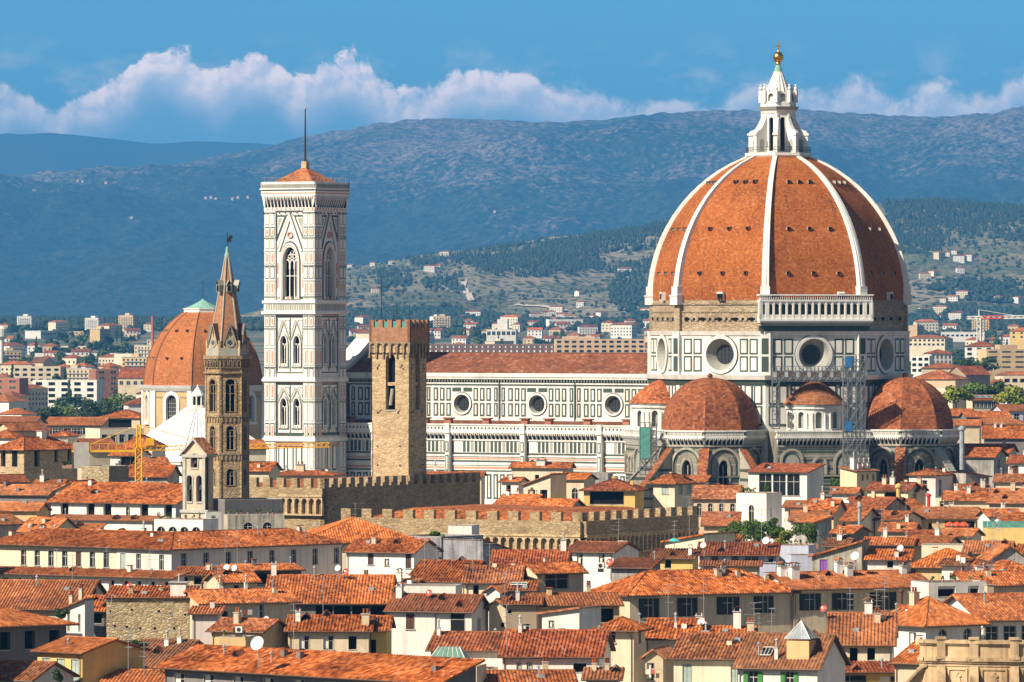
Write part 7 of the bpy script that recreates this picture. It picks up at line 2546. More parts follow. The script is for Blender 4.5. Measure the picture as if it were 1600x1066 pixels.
shrub('shrub', 1213, 1224, 754, 773, 1266, LEAF_Y, 'slim plant before the right half of the glazed loggia', seed=14)
shrub('shrub', 1224, 1240, 797, 812, 1180, LEAF_D, 'dark round shrub behind the white tower block', seed=15)
shrub('shrub', 1296, 1311, 746, 762, 1300, LEAF_M, 'small green tree top left of the pale yellow house', seed=17)
shrub('shrub', 1150, 1190, 872, 880, 968, LEAF_M, 'row of potted plants under the light blue veranda', seed=18)
shrub('shrub', 1150, 1172, 843, 853, 1030, LEAF_M, 'low plants on the red roof of the blue veranda', seed=19)
shrub('shrub', 78, 104, 1042, 1066, 708, LEAF_D, 'dark ivy climbing the front of the yellow arched house', seed=20, pot=False)
shrub('shrub', 84, 110, 948, 966, 770, LEAF_D, 'dark creeper under the white stepped gable', seed=21, pot=False)
shrub('shrub', 176, 232, 1000, 1012, 742, LEAF_D, 'weeds along the foot of the rubble wall', seed=22, pot=False, leaf=.22)
shrub('shrub', 96, 114, 718, 728, 1240, LEAF_D, 'dark greenery beside the white laundry house', seed=23)

# big trees rising between the middle distance roofs
for k, (px, top, bot, r, D, mt_, lb) in enumerate([
        (76, 634, 668, 6.5, 2450, LEAF_D, 'dark round tree at the left end of the clump before the white flats'),
        (104, 628, 668, 8.0, 2500, LEAF_M, 'broad green tree second from the left before the white flats'),
        (134, 622, 668, 8.5, 2550, LEAF_D, 'large dark tree in the middle of the clump before the white flats'),
        (162, 618, 664, 9.0, 2600, LEAF_D, 'tallest dark tree of the clump before the white flats'),
        (190, 614, 656, 8.0, 2650, LEAF_M, 'green tree at the right end of the clump before the white flats'),
        (30, 640, 664, 6.0, 2450, LEAF_M, 'pale brownish green tree at the left edge'),
        (1494, 602, 626, 6.0, 2050, LEAF_Y, 'yellowish round tree just above the glass topped house'),
        (1527, 596, 622, 6.5, 2150, LEAF_M, 'green tree in the middle of the row at the right'),
        (1553, 594, 622, 5.5, 2150, LEAF_D, 'dark tree next to the round tree at the right edge'),
        (1582, 600, 632, 7.0, 2000, LEAF_Y, 'round yellow green tree close to the right edge'),
        (1466, 612, 632, 4.5, 2050, LEAF_D, 'small pointed dark tree above the right tribune'),
        (1436, 600, 618, 5.0, 2100, LEAF_Y, 'olive green tree peeping over the right tribune')]):
    p0, p1 = PX(px, bot, D), PX(px, top, D)
    z0 = max(0, p0.z - 3)
    tree('tree', (p0.x, D, z0), p1.z - z0, r, mt_, lb, n=1100, leaf=1.0, seed=30 + k)
# umbrella pine
p0 = PX(1530, 558, 3300)
root = empty('umbrella_pine', (p0.x, 3300, 0))
tag(root, 'flat topped umbrella pine before the tan office block', 'tree')
t_ = MB()
t_.tube((0, 0, 0), (0, 0, 28), .5, 6)
t_.build('trunk', M_STEM, root)
c = MB()
crown(c, (0, 0, 29), 13, 9, 4.5, 900, 1.6, seed=77)
c.build('crown', LEAF_D, root)

# ================================================================ far blocks the eye can still tell apart
def far(key, x0, x1, ye, D, yaw, dep, kind, wall, roof, label, wins=(), yr=None):
    z = CAMZ - (ye - HOR) * D / F
    return house(key, x0, x1, ye, yr or ye, z, yaw, dep, kind, wall, roof, label, wins, ch=0, name='apartment_block' if kind == 'F' else 'house', cat='apartment block' if kind == 'F' else 'house', D=D)


def grid(face, n, floors, w_, h, st='o', pitch=3.4, top=1.2):
    out = []
    for j in range(floors): out += row(face, n, top + j * pitch, w_, h, st)
    return out


far('p1', 50, 152, 594, 3700, 14, 13, 'F', 'white', 't', 'white flats with five dark balcony bays behind the trees', grid('f', 5, 4, 4.0, 1.9))
far('p2', -14, 31, 591, 3550, 20, 12, 'F', 'brick', 't', 'brick flats with white balconies at the left edge', grid('f', 2, 4, 4.5, 1.2, 'd'))
far('p3', 20, 95, 573, 4300, 12, 14, 'F', 'beige', 't', 'beige flats with shaded balconies behind the white flats', grid('f', 6, 3, 3.0, 1.7))
far('p4', 150, 186, 577, 4000, -20, 14, 'F', 'brick', 't', 'dark red brick flats right of the white flats', grid('f', 2, 4, 4, 1.4, 'd'))
far('p5', 178, 210, 553, 5000, 20, 14, 'F', 'cream', 't', 'plain cream block with a stepped top left of the tiled chapel dome', [('r', .5, 2, 2, 2, 'o')])
far('p6', 184, 228, 590, 3600, 10, 14, 'G', 'beige', 'r', 'beige house with a red roof touching the tiled chapel dome', row('f', 4, 2, 2, 2, 'd'), yr=580)
far('p7', 54, 184, 552, 5800, 4, 40, 'F', 'white', 't', 'very long white shed roof across the plain on the left')
far('p8', 60, 136, 541, 6500, 4, 40, 'F', 'cream', 't', 'long pale factory with a striped front beyond the white shed', grid('f', 9, 1, 3, 3))
far('p9', 160, 236, 545, 6300, -6, 40, 'F', 'white', 't', 'second long white factory left of the tiled chapel dome', grid('f', 8, 1, 3, 3))
far('p10', 48, 68, 566, 5000, 30, 14, 'G', 'beige', 'r', 'beige gabled hall among red roofs on the left', yr=558)
far('p11', 148, 178, 580, 4200, 14, 14, 'H', 'beige', 't', 'hipped orange roof above the brick flats', yr=572)
far('p12', 80, 110, 575, 4600, 14, 14, 'H', 'cream', 't', 'orange roofed block above the white flats', yr=569)
far('p13', 190, 226, 580, 4100, -14, 14, 'G', 'pink', 'r', 'pink house under a red roof by the tiled chapel dome', yr=574)
far('p14', 109, 131, 518, 7600, 12, 16, 'F', 'ochre', 't', 'ochre tower block left of centre at the foot of the mountain', grid('f', 3, 4, 2, 1.6))
far('p15', 194, 214, 522, 7300, 12, 16, 'F', 'peach', 't', 'peach tower block at the foot of the mountain above the chapel', grid('f', 3, 4, 2, 1.6))
far('r1', 1541, 1604, 546, 4300, -12, 22, 'F', 'ochre', 't', 'tan office block with dark window strips at the right edge', grid('f', 3, 4, 6.0, 1.0))
far('r2', 1562, 1590, 539, 4320, -12, 12, 'F', 'ochre', 't', 'tan penthouse storey on the office block')
far('r3', 1508, 1552, 541, 4500, 18, 16, 'H', 'white', 'r', 'white flats with balconies under a red roof left of the tan offices', grid('f', 3, 3, 3.4, 1.8), yr=534)
far('r4', 1455, 1488, 552, 4000, -16, 14, 'H', 'white', 'r', 'white villa with two rows of arches right of the drum', grid('f', 5, 2, 1.5, 2.2, 'd'), yr=546)
far('r5', 1420, 1476, 528, 5200, 10, 16, 'H', 'cream', 't', 'long cream block with an orange roof right of the drum', grid('f', 8, 2, 2, 1.6), yr=524)
far('r6', 1578, 1640, 517, 5600, 10, 16, 'H', 'yellow', 't', 'yellow block with an orange roof at the right edge below the crane', grid('f', 5, 2, 2, 1.6), yr=512)
far('r7', 1424, 1452, 556, 3900, 14, 14, 'F', 'white', 't', 'white flats right beside the drum', grid('f', 3, 3, 2.5, 1.8))
far('r8', 1440, 1500, 575, 3400, 10, 16, 'H', 'beige', 't', 'low orange roof below the white villa with arches', yr=567)
far('r9', 1568, 1640, 588, 3100, 8, 14, 'F', 'beige', 't', 'low pale flats at the right edge above the trees', grid('f', 6, 1, 2.5, 1.8))
far('n1', 669, 868, 538, 4900, 6, 14, 'F', 'darkbrick', 't', 'very long dark brick block seen just over the nave roof', grid('f', 22, 2, 2.6, 1.7, 'w'))
far('n2', 868, 1008, 530, 4700, -4, 14, 'F', 'peach', 't', 'orange brown flats with dark balconies left of the drum', grid('f', 12, 3, 3.2, 1.6))
far('n3', 880, 930, 526, 4710, -4, 10, 'F', 'peach', 't', 'raised storey on the orange brown flats')
far('n4', 760, 806, 515, 6600, 6, 22, 'F', 'white', 't', 'white building with a lattice front above the dark brick block', grid('f', 6, 1, 3.6, 3.6, 'd', top=2))
far('n5', 777, 793, 499, 6606, 6, 12, 'F', 'white', 't', 'white square tower on top of the building with a lattice front')
far('n6', 556, 580, 520, 5600, 14, 14, 'H', 'cream', 'r', 'pale house between the bell tower and the square tower', yr=515)
sm = MB()
sm.lathe([(1.6, 0), (1.1, 46), (1.3, 46.5), (1.3, 47.5)], 12)
q = PX(238.5, HOR, 5400)
tag(sm.build('factory_chimney', plain('chimney brick', (0.45, 0.14, 0.08), 0.9), loc=(q.x, q.y, 5), rz=0), 'slim red factory chimney left of the tiled chapel dome', 'chimney')
wt = MB()
q = PX(2, HOR, 5000)
wt.lathe([(2.0, 0), (2.0, 34), (4.5, 37), (4.6, 43), (3.2, 44.5), (0, 45.5)], 18)
tag(wt.build('water_tower', M_FRAME, loc=(q.x, q.y, 0)), 'white mushroom shaped water tower at the left edge', 'water tower')

# ================================================================ the suburb: small repeats, each an object
def suburb_proto(kind, wall, roof):
    b = MB()
    if kind in ('villa', 'terrace', 'gable'):
        w_, d_, h = {'villa': (13, 11, 8.5), 'terrace': (24, 12, 12), 'gable': (16, 10, 7)}[kind]
        hw, hd = w_ / 2, d_ / 2
        b.box(-hw, hw, -hd, hd, -9, h, 0, skip='b')
        e = .6
        zz, rs = h - .1, 2.6
        if kind == 'gable':
            for s_ in (-1, 1):
                b.face([(-hw - e, s_ * (hd + e), zz), (hw + e, s_ * (hd + e), zz), (hw + e, 0, zz + rs), (-hw - e, 0, zz + rs)], 1, [(0, 0), (w_, 0), (w_, 6), (0, 6)])
                b.face([(s_ * hw, -hd, h), (s_ * hw, hd, h), (s_ * hw, 0, h + rs - .2)], 0)
        else:
            k = hd
            P = [(-hw - e, -hd - e, zz), (hw + e, -hd - e, zz), (hw + e, hd + e, zz), (-hw - e, hd + e, zz)]
            A_, B_ = (-hw + k, 0, zz + rs), (hw - k, 0, zz + rs)
            b.face([P[0], P[1], B_, A_], 1, [(0, 0), (w_, 0), (w_ - k, 6), (k, 6)])
            b.face([P[1], P[2], B_], 1, [(0, 0), (d_, 0), (k, 6)])
            b.face([P[2], P[3], A_, B_], 1, [(0, 0), (w_, 0), (w_ - k, 6), (k, 6)])
            b.face([P[3], P[0], A_], 1, [(0, 0), (d_, 0), (k, 6)])
        fl = int(h // 3.2)
    else:
        w_, d_, h = {'flats': (20, 12, 17), 'shed': (46, 22, 8), 'slab': (34, 12, 14)}[kind]
        hw, hd = w_ / 2, d_ / 2
        b.box(-hw, hw, -hd, hd, -6, h, 0, skip='b')
        b.box(-hw - .2, hw + .2, -hd - .2, hd + .2, h - .5, h + .25, 3 if kind != 'shed' else 0)
        if kind != 'shed': b.box(-3, 3, -3, 3, h, h + 2.6, 0)
        fl = int(h // 3.2)
    for M_, L in ((frame((-hw, -hd, 0), (1, 0)), w_), (frame((hw, -hd, 0), (0, 1)), d_)):
        b.M = M_
        if kind == 'shed':
            for q_ in range(int(L / 5)): b.box(q_ * 5 + 1, q_ * 5 + 4, -.05, 0, 3.5, 5.5, 2, skip='k')
            continue
        n = int(L / 3.3)
        for j in range(fl):
            for q_ in range(n):
                x = L * (q_ + .5) / n
                b.box(x - .65, x + .65, -.05, 0, 1.0 + j * 3.2, 2.7 + j * 3.2, 2, skip='k')
            if kind in ('flats', 'slab') and j: b.box(L * .1, L * .9, -.9, 0, .6 + j * 3.2 - .25, .6 + j * 3.2 + .5, 3)
    b.M = None
    return b.build({'villa': 'hipped_house', 'terrace': 'long_house', 'gable': 'gabled_house', 'flats': 'apartment_block', 'slab': 'apartment_slab', 'shed': 'shed'}[kind], [wall, roof, M_DARK, M_CONC])


PROTOS = []
for kind, wl, rf_, lb, ct, gr in [
        ('villa', 'cream', 'r', 'small far off cream house with a hipped red roof', 'house', 'cream hipped houses in the plain'),
        ('villa', 'white', 't', 'small far off white house with a hipped orange roof', 'house', 'white hipped houses in the plain'),
        ('villa', 'peach', 't', 'small far off peach house with a hipped orange roof', 'house', 'peach hipped houses in the plain'),
        ('terrace', 'cream', 't', 'longer far off cream house with rows of windows and orange roof', 'house', 'cream terraces in the plain'),
        ('terrace', 'white', 'r', 'longer far off white house with rows of windows and red roof', 'house', 'white terraces in the plain'),
        ('gable', 'pink', 'r', 'small far off pinkish house with a gabled red roof', 'house', 'pinkish gabled houses in the plain'),
        ('gable', 'white', 't', 'small far off white house with a gabled orange roof', 'house', 'white gabled houses in the plain'),
        ('flats', 'white', 't', 'far off block of white flats with balconies', 'apartment block', 'white flats in the plain'),
        ('flats', 'ochre', 't', 'far off block of tan flats with balconies', 'apartment block', 'tan flats in the plain'),
        ('slab', 'beige', 't', 'far off wide beige slab of flats', 'apartment block', 'beige slabs in the plain'),
        ('slab', 'white', 't', 'far off wide white slab of flats', 'apartment block', 'white slabs in the plain'),
        ('shed', 'white', 't', 'far off flat white shed with a row of windows', 'shed', 'white sheds in the plain')]:
    o = suburb_proto(kind, W[wl], ROOFS[rf_])
    o['label'], o['category'], o['group'] = lb, ct, gr
    o['kind'] = 'thing'
    PROTOS.append([o, False, {'villa': 13, 'terrace': 24, 'gable': 16, 'flats': 20, 'shed': 46, 'slab': 34}[kind]])


def put(k, x, y, z, rz, s_=1.0, lbl=None, grp=None, stretch=1.0):
    o, used, _ = PROTOS[k]
    if used:
        o = o.copy()
        SC.collection.objects.link(o)
    else:
        PROTOS[k][1] = True
    o.location = (x, y, z)
    o.rotation_euler = (0, 0, rz)
    o.scale = (s_ * stretch, s_, s_)
    return o


r2 = random.Random(21)
total = 0
for (xa, xb, ymin, ymax) in ((-10, 232, 1950, 8600), (1418, 1615, 1900, 8200), (545, 1012, 5300, 9000)):
    y = ymin
    while y < ymax:
        px = xa + r2.random() * 12
        while px < xb:
            near = y < 3000
            k = r2.choice((3, 4, 3, 4, 0, 1, 2, 5) if near else (0, 1, 2, 3, 4, 5, 6, 3, 7, 8, 9, 0, 0, 1) if y < 6500 else (0, 1, 2, 3, 0, 5, 6, 2, 0, 5, 7, 8, 4, 11))
            wd_ = PROTOS[k][2]
            wpx = wd_ * 1.05 / y * F
            open_view = y < 3800 and 36 < px + wpx / 2 < 208             # the trees and white flats show here
            if r2.random() < (.80 if not near else .9) and total < 298 and not open_view:
                x = (px + wpx / 2 - 800) * y / F
                yy_ = y + r2.uniform(-60, 60)
                top = 21 if near else 0
                o = put(k, x, yy_, ground_z(x, yy_) + (r2.uniform(8, 12) if near else r2.uniform(0, 3)), R(r2.choice((-28, -24, -32, 62, 55, -8, 10))), r2.uniform(.85, 1.15) * (1.0 if not near else 1.0))
                total += 1
            px += wpx * r2.uniform(.95, 1.7) * (1.0 if y < 5000 else 1.35)
        y *= 1.105 if y < 5000 else 1.085

# ---------------------------------------------------------------- trees of the plain
def tree_proto(kind, mat, lb, gr):
    b = MB()
    if kind == 'round':
        crown(b, (0, 0, 6.5), 5.0, 5.0, 4.6, 420, 1.5, seed=len(gr), clumps=9)
    elif kind == 'poplar':
        crown(b, (0, 0, 8.5), 1.7, 1.7, 8.0, 320, 1.1, seed=len(gr), clumps=9)
    else:
        crown(b, (0, 0, 5.0), 10.0, 6.0, 4.6, 620, 1.7, seed=len(gr), clumps=13)
    b.tube((0, 0, -3), (0, 0, 5), .35, 5, 1)
    o = b.build('tree', [mat, M_STEM])
    o['label'], o['category'], o['group'] = lb, 'tree', gr
    return [o, False]


TP = [tree_proto('round', LEAF_D, 'dark round tree among the far off houses', 'dark round trees in the plain'),
      tree_proto('round', LEAF_M, 'mid green round tree among the far off houses', 'green round trees in the plain'),
      tree_proto('poplar', LEAF_D, 'slim dark cypress among the far off houses', 'cypresses in the plain'),
      tree_proto('clump', LEAF_D, 'wide clump of dark trees among the far off houses', 'tree clumps in the plain')]


def put_tree(k, x, y, z, s_, rz):
    o, used = TP[k]
    if used:
        o = o.copy()
        SC.collection.objects.link(o)
    else:
        TP[k][1] = True
    o.location, o.scale, o.rotation_euler = (x, y, z), (s_, s_, s_ * r2.uniform(.85, 1.15)), (0, 0, rz)


nt2 = 0
for (xa, xb, ymin, ymax, n) in ((-5, 230, 3000, 8400, 120), (1418, 1610, 2600, 6900, 70), (545, 1012, 5400, 7500, 80)):
    for _ in range(n):
        y = ymin + (ymax - ymin) * r2.random() ** .8
        x = (r2.uniform(xa, xb) - 800) * y / F
        put_tree(r2.choice((0, 0, 1, 1, 2, 3, 3)), x, y, ground_z(x, y), r2.uniform(.8, 1.4), r2.random() * 6)


# ---------------------------------------------------------------- farms and villas on the slopes
def hill_hit(px, py):
    y = 9600.0
    while y < 12700:
        x = (px - 800) * y / F
        z = hil_z(x, y)
        if HOR - (z - CAMZ) / y * F <= py: return x, y, z
        y += 12
    return None


VILLAS = [(1468, 405), (1480, 402), (1492, 398), (1500, 410), (1510, 405), (1445, 436), (1458, 432), (1500, 428), (1512, 408), (1490, 470), (1505, 466), (1475, 475), (1560, 472),
          (1592, 474), (1440, 490), (1470, 490), (1498, 496), (1467, 514), (1494, 508), (548, 418), (556, 414), (583, 416), (612, 414), (672, 425), (684, 421), (696, 402), (586, 458), (735, 495), (742, 498),
          (822, 502), (838, 500), (852, 496), (862, 494), (870, 490), (878, 497), (890, 502), (902, 505), (926, 502), (940, 498), (976, 500), (1008, 492), (1014, 488), (908, 480), (976, 430), (905, 462), (862, 512), (845, 515), (725, 500)]
for k, (px, py) in enumerate(VILLAS):
    h_ = hill_hit(px, py)
    if h_ is None: continue
    kk = (3, 0, 1, 4, 6)[k % 5]
    o, used, _ = PROTOS[kk]
    c = put(kk, h_[0], h_[1], h_[2] - .5, R(r2.choice((-20, -30, 55, 8))), r2.uniform(.75, 1.0))
    c.name = 'hillside_house'
    c['label'] = {3: 'pale farmhouse with an orange roof on the terraced hillside', 0: 'small cream villa on the terraced hillside', 1: 'small white villa on the terraced hillside',
                  4: 'long white house on the terraced hillside', 6: 'white gabled cottage on the terraced hillside'}[kk]
    c['group'] = 'houses on the hillside, kind %s' % {3: 'farmhouse', 0: 'cream villa', 1: 'white villa', 4: 'long white', 6: 'cottage'}[kk]


def mnt_hit(px, py):
    y = 19000.0
    while y < 26800:
        x = (px - 800) * y / F
        z = mnt_z(x, y)
        if HOR - (z - CAMZ) / y * F <= py: return x, y, z
        y += 15
    return None


for px, py in ((54, 300), (122, 284), (130, 285), (166, 287), (322, 312), (330, 311), (338, 313), (364, 314), (372, 312), (388, 310), (206, 342), (774, 333)):
    h_ = mnt_hit(px, py)
    if h_ is None: continue
    c = put(2, h_[0], h_[1], h_[2], R(r2.choice((-20, 20, 60))), .85)
    c.name = 'cottage'
    c['label'] = 'tiny pale house high on the blue mountain'
    c['group'] = 'houses on the mountain'
# tracks across the olive groves
for pts, wd_ in (([(726, 442), (722, 452), (728, 458), (734, 466), (737, 472)], 5), ([(806, 478), (822, 481), (845, 480), (868, 484), (884, 488)], 5)):
    b = MB()
    hp = [hill_hit(*p) for p in pts]
    for a, b_ in zip(hp, hp[1:]):
        if a and b_:
            for q in range(6):
                f0, f1 = q / 6, (q + 1) / 6
                P = [Vector(a) * (1 - f) + Vector(b_) * f for f in (f0, f1)]
                P = [Vector((p.x, p.y, hil_z(p.x, p.y) + 1.2)) for p in P]
                d = (P[1] - P[0])
                s_ = Vector((-d.y, d.x, 0)).normalized() * wd_
                if abs(s_.y) < wd_ * .5: s_ += Vector((0, wd_ * .8, 0))
                b.face([P[0] - s_, P[1] - s_, P[1] + s_ + Vector((0, 0, 2)), P[0] + s_ + Vector((0, 0, 2))])
    tag(b.build('path', plain('pale track', (0.55, 0.46, 0.34), 0.95)), kind='structure')

# ---------------------------------------------------------------- the same town goes on beyond both edges of the view
r3 = random.Random(5)
for side in (-1, 1):
    D = 690.0
    while D < 1900:
        off = 0.0885 * D + r3.uniform(8, 16)
        for k in range(4 if D < 1400 else 3):
            kk = r3.choice((3, 4, 3, 4, 0, 1, 2, 5))
            c = put(kk, side * off, D + r3.uniform(-10, 10), r3.uniform(4.5, 8.5), R(r3.choice((-28, -30, 60, 57, -24))), r3.uniform(1.0, 1.3))
            c.name = 'town_house'
            c['label'] = 'tile roofed town house standing outside the %s edge of the view' % ('left' if side < 0 else 'right')
            c['category'], c['group'] = 'house', 'town houses beyond the %s edge' % ('left' if side < 0 else 'right')
            off += r3.uniform(20, 29)
        D += r3.uniform(24, 34) if D < 1300 else r3.uniform(40, 60)
# ================================================================ small things on the roofs
def on_house(key, fx, fy):
    """world point on the roof of a house"""
    h = HOUSES[key]
    x, y = (fx - .5) * h['w'], fy * h['dep']
    z = h['rz'](x, y)
    a = R(-h['yaw'])
    o = h['root'].location
    return Vector((o.x + x * math.cos(a) - y * math.sin(a), o.y + x * math.sin(a) + y * math.cos(a), z))


def dish(px, py, rpx, red, key, label, back=.4):
    h = HOUSES[key]
    D = h['D'] + back * h['dep'] * math.cos(R(h['yaw']))
    c = PX(px, py, D)
    r = rpx * D / F
    root = empty('satellite_dish', c)
    tag(root, label, 'satellite dish', 'satellite dishes on the roofs')
    d = Vector((-.42, -.80, .36)).normalized()
    q = d.to_track_quat('Z', 'Y').to_matrix().to_4x4()
    b = MB()
    b.M = q
    prof = [(r * math.sin(t_ * .25), r * .9 * (1 - math.cos(t_ * .25)) - .05) for t_ in range(6)]
    mx = prof[-1][0]
    prof = [(p[0] * r / mx, p[1] * .55) for p in prof]
    b.lathe(prof, 18)
    b.M = None
    b.build('reflector', M_DISHR if red else M_DISHW, root)
    a = MB()
    a.M = q
    a.tube((0, -r * .95, .1), (0, -.05, r * .8), .025, 4)
    a.box(-.07, .07, -.1, .06, r * .75, r * .95)
    a.M = None
    a.tube((.1, .12, -r * .1), (.1, .16, -1.9 - r), .05, 6)
    a.tube((0, .02, 0), (.1, .12, -r * .1), .05, 5)
    a.build('arm', M_ALU, root)


for a in [
        (354, 887, 5.2, 0, 'l10', 'left one of two white dishes on the little roof'), (366, 888, 5.2, 0, 'l10', 'right one of two white dishes on the little roof'),
        (528, 888, 5, 0, 'b5', 'white dish at the left foot of the tall white house'), (403, 1006, 11.5, 0, 'b6', 'largest white dish, on the very long bottom roof'),
        (416, 969, 6, 0, 'b2', 'white dish above the sloping ochre end wall'), (306, 944, 6.5, 1, 'b1', 'round red dish on a white gable by the rubble wall'),
        (202, 916, 5.5, 1, 'a9', 'red dish on top of the rubble wall'), (146, 924, 6.5, 1, 'a1', 'red dish at the right end of the big plain roof'),
        (541, 894, 5.5, 1, 'b5', 'dark red dish next to a white one under the tall white house'), (1099, 852, 5, 0, 'e3', 'white dish left of the light blue veranda'),
        (1081, 876, 5, 0, 'e3', 'white dish below the yellow terrace house'), (1197, 845, 6, 0, 'e1', 'bigger white dish of the pair by the yellow bush'),
        (1205, 846, 4, 0, 'e1', 'smaller white dish of the pair by the yellow bush'), (1096, 972, 6, 0, 'd4', 'white dish under the dark shutters of the long palace'),
        (1287, 951, 6, 1, 'd7', 'red dish right of the glazed pyramid'), (1407, 857, 5.5, 0, 'd14', 'white dish on the bright roof of the pink attic'),
        (1336, 869, 7, 0, 'd2', 'large white dish behind the palace chimneys'), (1418, 955, 5, 1, 'd10', 'red dish on a white stack of the hipped white house'),
        (1558, 815, 4, 0, 'f16', 'white dish above the green fence at the right'), (1323, 786, 4.5, 0, 'f4', 'white dish beside the yellow pipe roof'),
        (1531, 798, 4, 1, 'f7', 'red dish at the right end of the ochre house'), (1507, 701, 3.5, 0, 'f12', 'white dish near a grey pipe right of the tribune'),
        (1543, 692, 3.2, 0, 'f14', 'small white dish before the long dark front'), (953, 879, 6, 1, 'd1', 'red dish in front of the white house with green windows'),
        (671, 927, 5.5, 1, 'c1', 'red dish half hidden behind the white loggia house'), (748, 1050, 6.5, 1, 'c19', 'red dish above the yellow wall at the bottom'),
        (32, 774, 4, 0, 'l16', 'white tilted dish on the dark gable at the left edge')]:
    dish(*a)


def aerial(key, fx, fy, h, label, n=4):
    p = on_house(key, fx, fy)
    rg = random.Random(int(fx * 1000) + len(key) * 77 + int(h * 10))
    b = MB()
    b.tube((0, 0, -.4), (0, 0, h), .035, 5)
    for k in range(n):
        z = h * (1 - .13 * k) - .1
        a = rg.choice((0.4, 2.0, 1.1, 2.6)) + rg.uniform(-.2, .2)
        L = rg.uniform(.6, 1.3) if k else 1.5
        dx, dy = math.cos(a), math.sin(a)
        b.tube((-dx * L * .3, -dy * L * .3, z), (dx * L, dy * L, z), .022, 4)
        for q in range(6):
            s_ = -.25 + 1.2 * q / 6
            l_ = .36 - .03 * q
            c = (dx * L * s_, dy * L * s_)
            b.tube((c[0] + dy * l_, c[1] - dx * l_, z), (c[0] - dy * l_, c[1] + dx * l_, z), .016, 4)
    tag(b.build('tv_aerial', M_ALU, loc=p, rz=0), label, 'aerial', 'aerials on the roofs')


for a in [
        ('c6', .12, .3, 4.5, 'first from the left of four thin aerials on the roof behind the long white block'), ('c6', .34, .3, 4.2, 'second from the left of four thin aerials on that roof'),
        ('c6', .62, .25, 3.6, 'third of four thin aerials behind the long white block'), ('c7', .1, .3, 4.8, 'tall aerial left on the patched roof beside the penthouse'),
        ('c7', .42, .3, 4.0, 'aerial in the middle of the patched roof'), ('d5', .92, .9, 5.2, 'double aerial mast left of the glazed pyramid'), ('d5', .98, .95, 4.2, 'shorter aerial close to the double mast'),
        ('d6', .08, .95, 5.6, 'wide topped aerial standing before the long palace wall'), ('d3', .25, .9, 5.4, 'aerial in front of the second shuttered palace window'), ('d4', .15, .8, 6.0, 'tall thin pole before the gap between palace windows'),
        ('d7', .28, .9, 5.2, 'aerial rising behind the red dish right of the glazed pyramid'), ('d7', .85, .8, 6.0, 'tall aerial before the rightmost palace window'), ('d7', .72, .9, 5.0, 'bushy aerial beside the tall one at the right palace window'),
        ('a5', .95, .5, 5.0, 'aerial above the brown end wall of the yellow arched house'), ('a6', .3, .7, 5.5, 'tall mast in front of the rubble wall'), ('a7', .3, .4, 5.0, 'aerial at the bottom left before the brown end wall'),
        ('a7', .6, .3, 4.0, 'lower aerial near the bottom left'), ('a1', .78, .5, 3.5, 'aerial on the big plain orange roof at the left'), ('b1', .3, .5, 3.2, 'aerial on the long low house with the red dish'),
        ('b6', .36, .9, 5.5, 'aerial behind the largest white dish'), ('b7', .42, .2, 5.6, 'white pole with a long crossbar on the balcony house'), ('l10', .6, .4, 7.0, 'very tall thin mast behind the two white dishes'),
        ('l10', .3, .5, 6.0, 'tall mast left of the two white dishes'), ('l8', .35, .5, 3.2, 'aerial before the cream block, left'), ('l8', .62, .5, 3.6, 'aerial before the cream block, middle'),
        ('l8', .85, .5, 3.4, 'aerial before the cream block, right'), ('c3', .05, .2, 6.5, 'tall mast at the left corner of the tall white house'), ('e4', .95, .3, 4.2, 'aerial on the shaded end of the white house below the dark battlements'),
        ('e5', .3, .4, 6.5, 'aerial standing before the dark battlement'), ('e3', .5, .4, 5.0, 'aerial on the yellow terrace house'), ('e1', .8, .5, 6.0, 'tall aerial before the roof garden'), ('g7', .55, .5, 3.2, 'branching aerial on the lower red roof'),
        ('f5', .9, .4, 5.4, 'aerial at the shaded corner of the cream shuttered house'), ('f21', .3, .5, 4.4, 'cluster aerial on the dark low house'), ('d16', .8, .5, 5.0, 'aerial on the broad hipped roof'),
        ('d17', .5, .5, 6.0, 'aerial between the white chimneys at the far right'), ('d20', .3, .3, 5.0, 'aerial in front of the grey gable'), ('d19', .6, .5, 4.5, 'aerial beside the white framed skylight'),
        ('l1', .5, .2, 4.2, 'aerial low before the dark side of the stone house'), ('f10', .4, .5, 4.2, 'aerial on the roof with scattered chimneys'), ('c16', .03, .1, 5.2, 'steel pipe mast between the two ribbed roofs'),
        ('c12', .5, .4, 3.4, 'cross shaped aerial on the narrow beige gable'), ('d11', .3, .7, 3.8, 'aerial at the right edge over the white house')]:
    aerial(*a)


# ---- glazed pyramid and skylights: parts of their houses
def part_box(key, name, mats, build):
    h = HOUSES[key]
    b = MB()
    build(b, h)
    return b.build(name, mats, h['root'])


def pyramid(b, h):
    x, y = h['w'] * .22, h['dep'] * .22
    z = h['rz'](x, y)
    s_ = 1.3
    b.box(x - s_, x + s_, y - s_, y + s_, z - 1.6, z + 1.3, 0)
    for k in range(4):
        c = [(-1, -1), (1, -1), (1, 1), (-1, 1)]
        a, d = c[k], c[(k + 1) % 4]
        e = s_ + .2
        b.face([(x + a[0] * e, y + a[1] * e, z + 1.5), (x + d[0] * e, y + d[1] * e, z + 1.5), (x, y, z + 3.4)], 1)
        b.tube((x + a[0] * e, y + a[1] * e, z + 1.5), (x, y, z + 3.45), .06, 4, 2)
        for f_ in (.33, .67):
            b.tube((x + (a[0] * (1 - f_) + d[0] * f_) * e, y + (a[1] * (1 - f_) + d[1] * f_) * e, z + 1.52), (x, y, z + 3.42), .035, 4, 2)


part_box('d6', 'roof_lantern', [W['ochre'], M_LEAD, M_FRAME], pyramid)


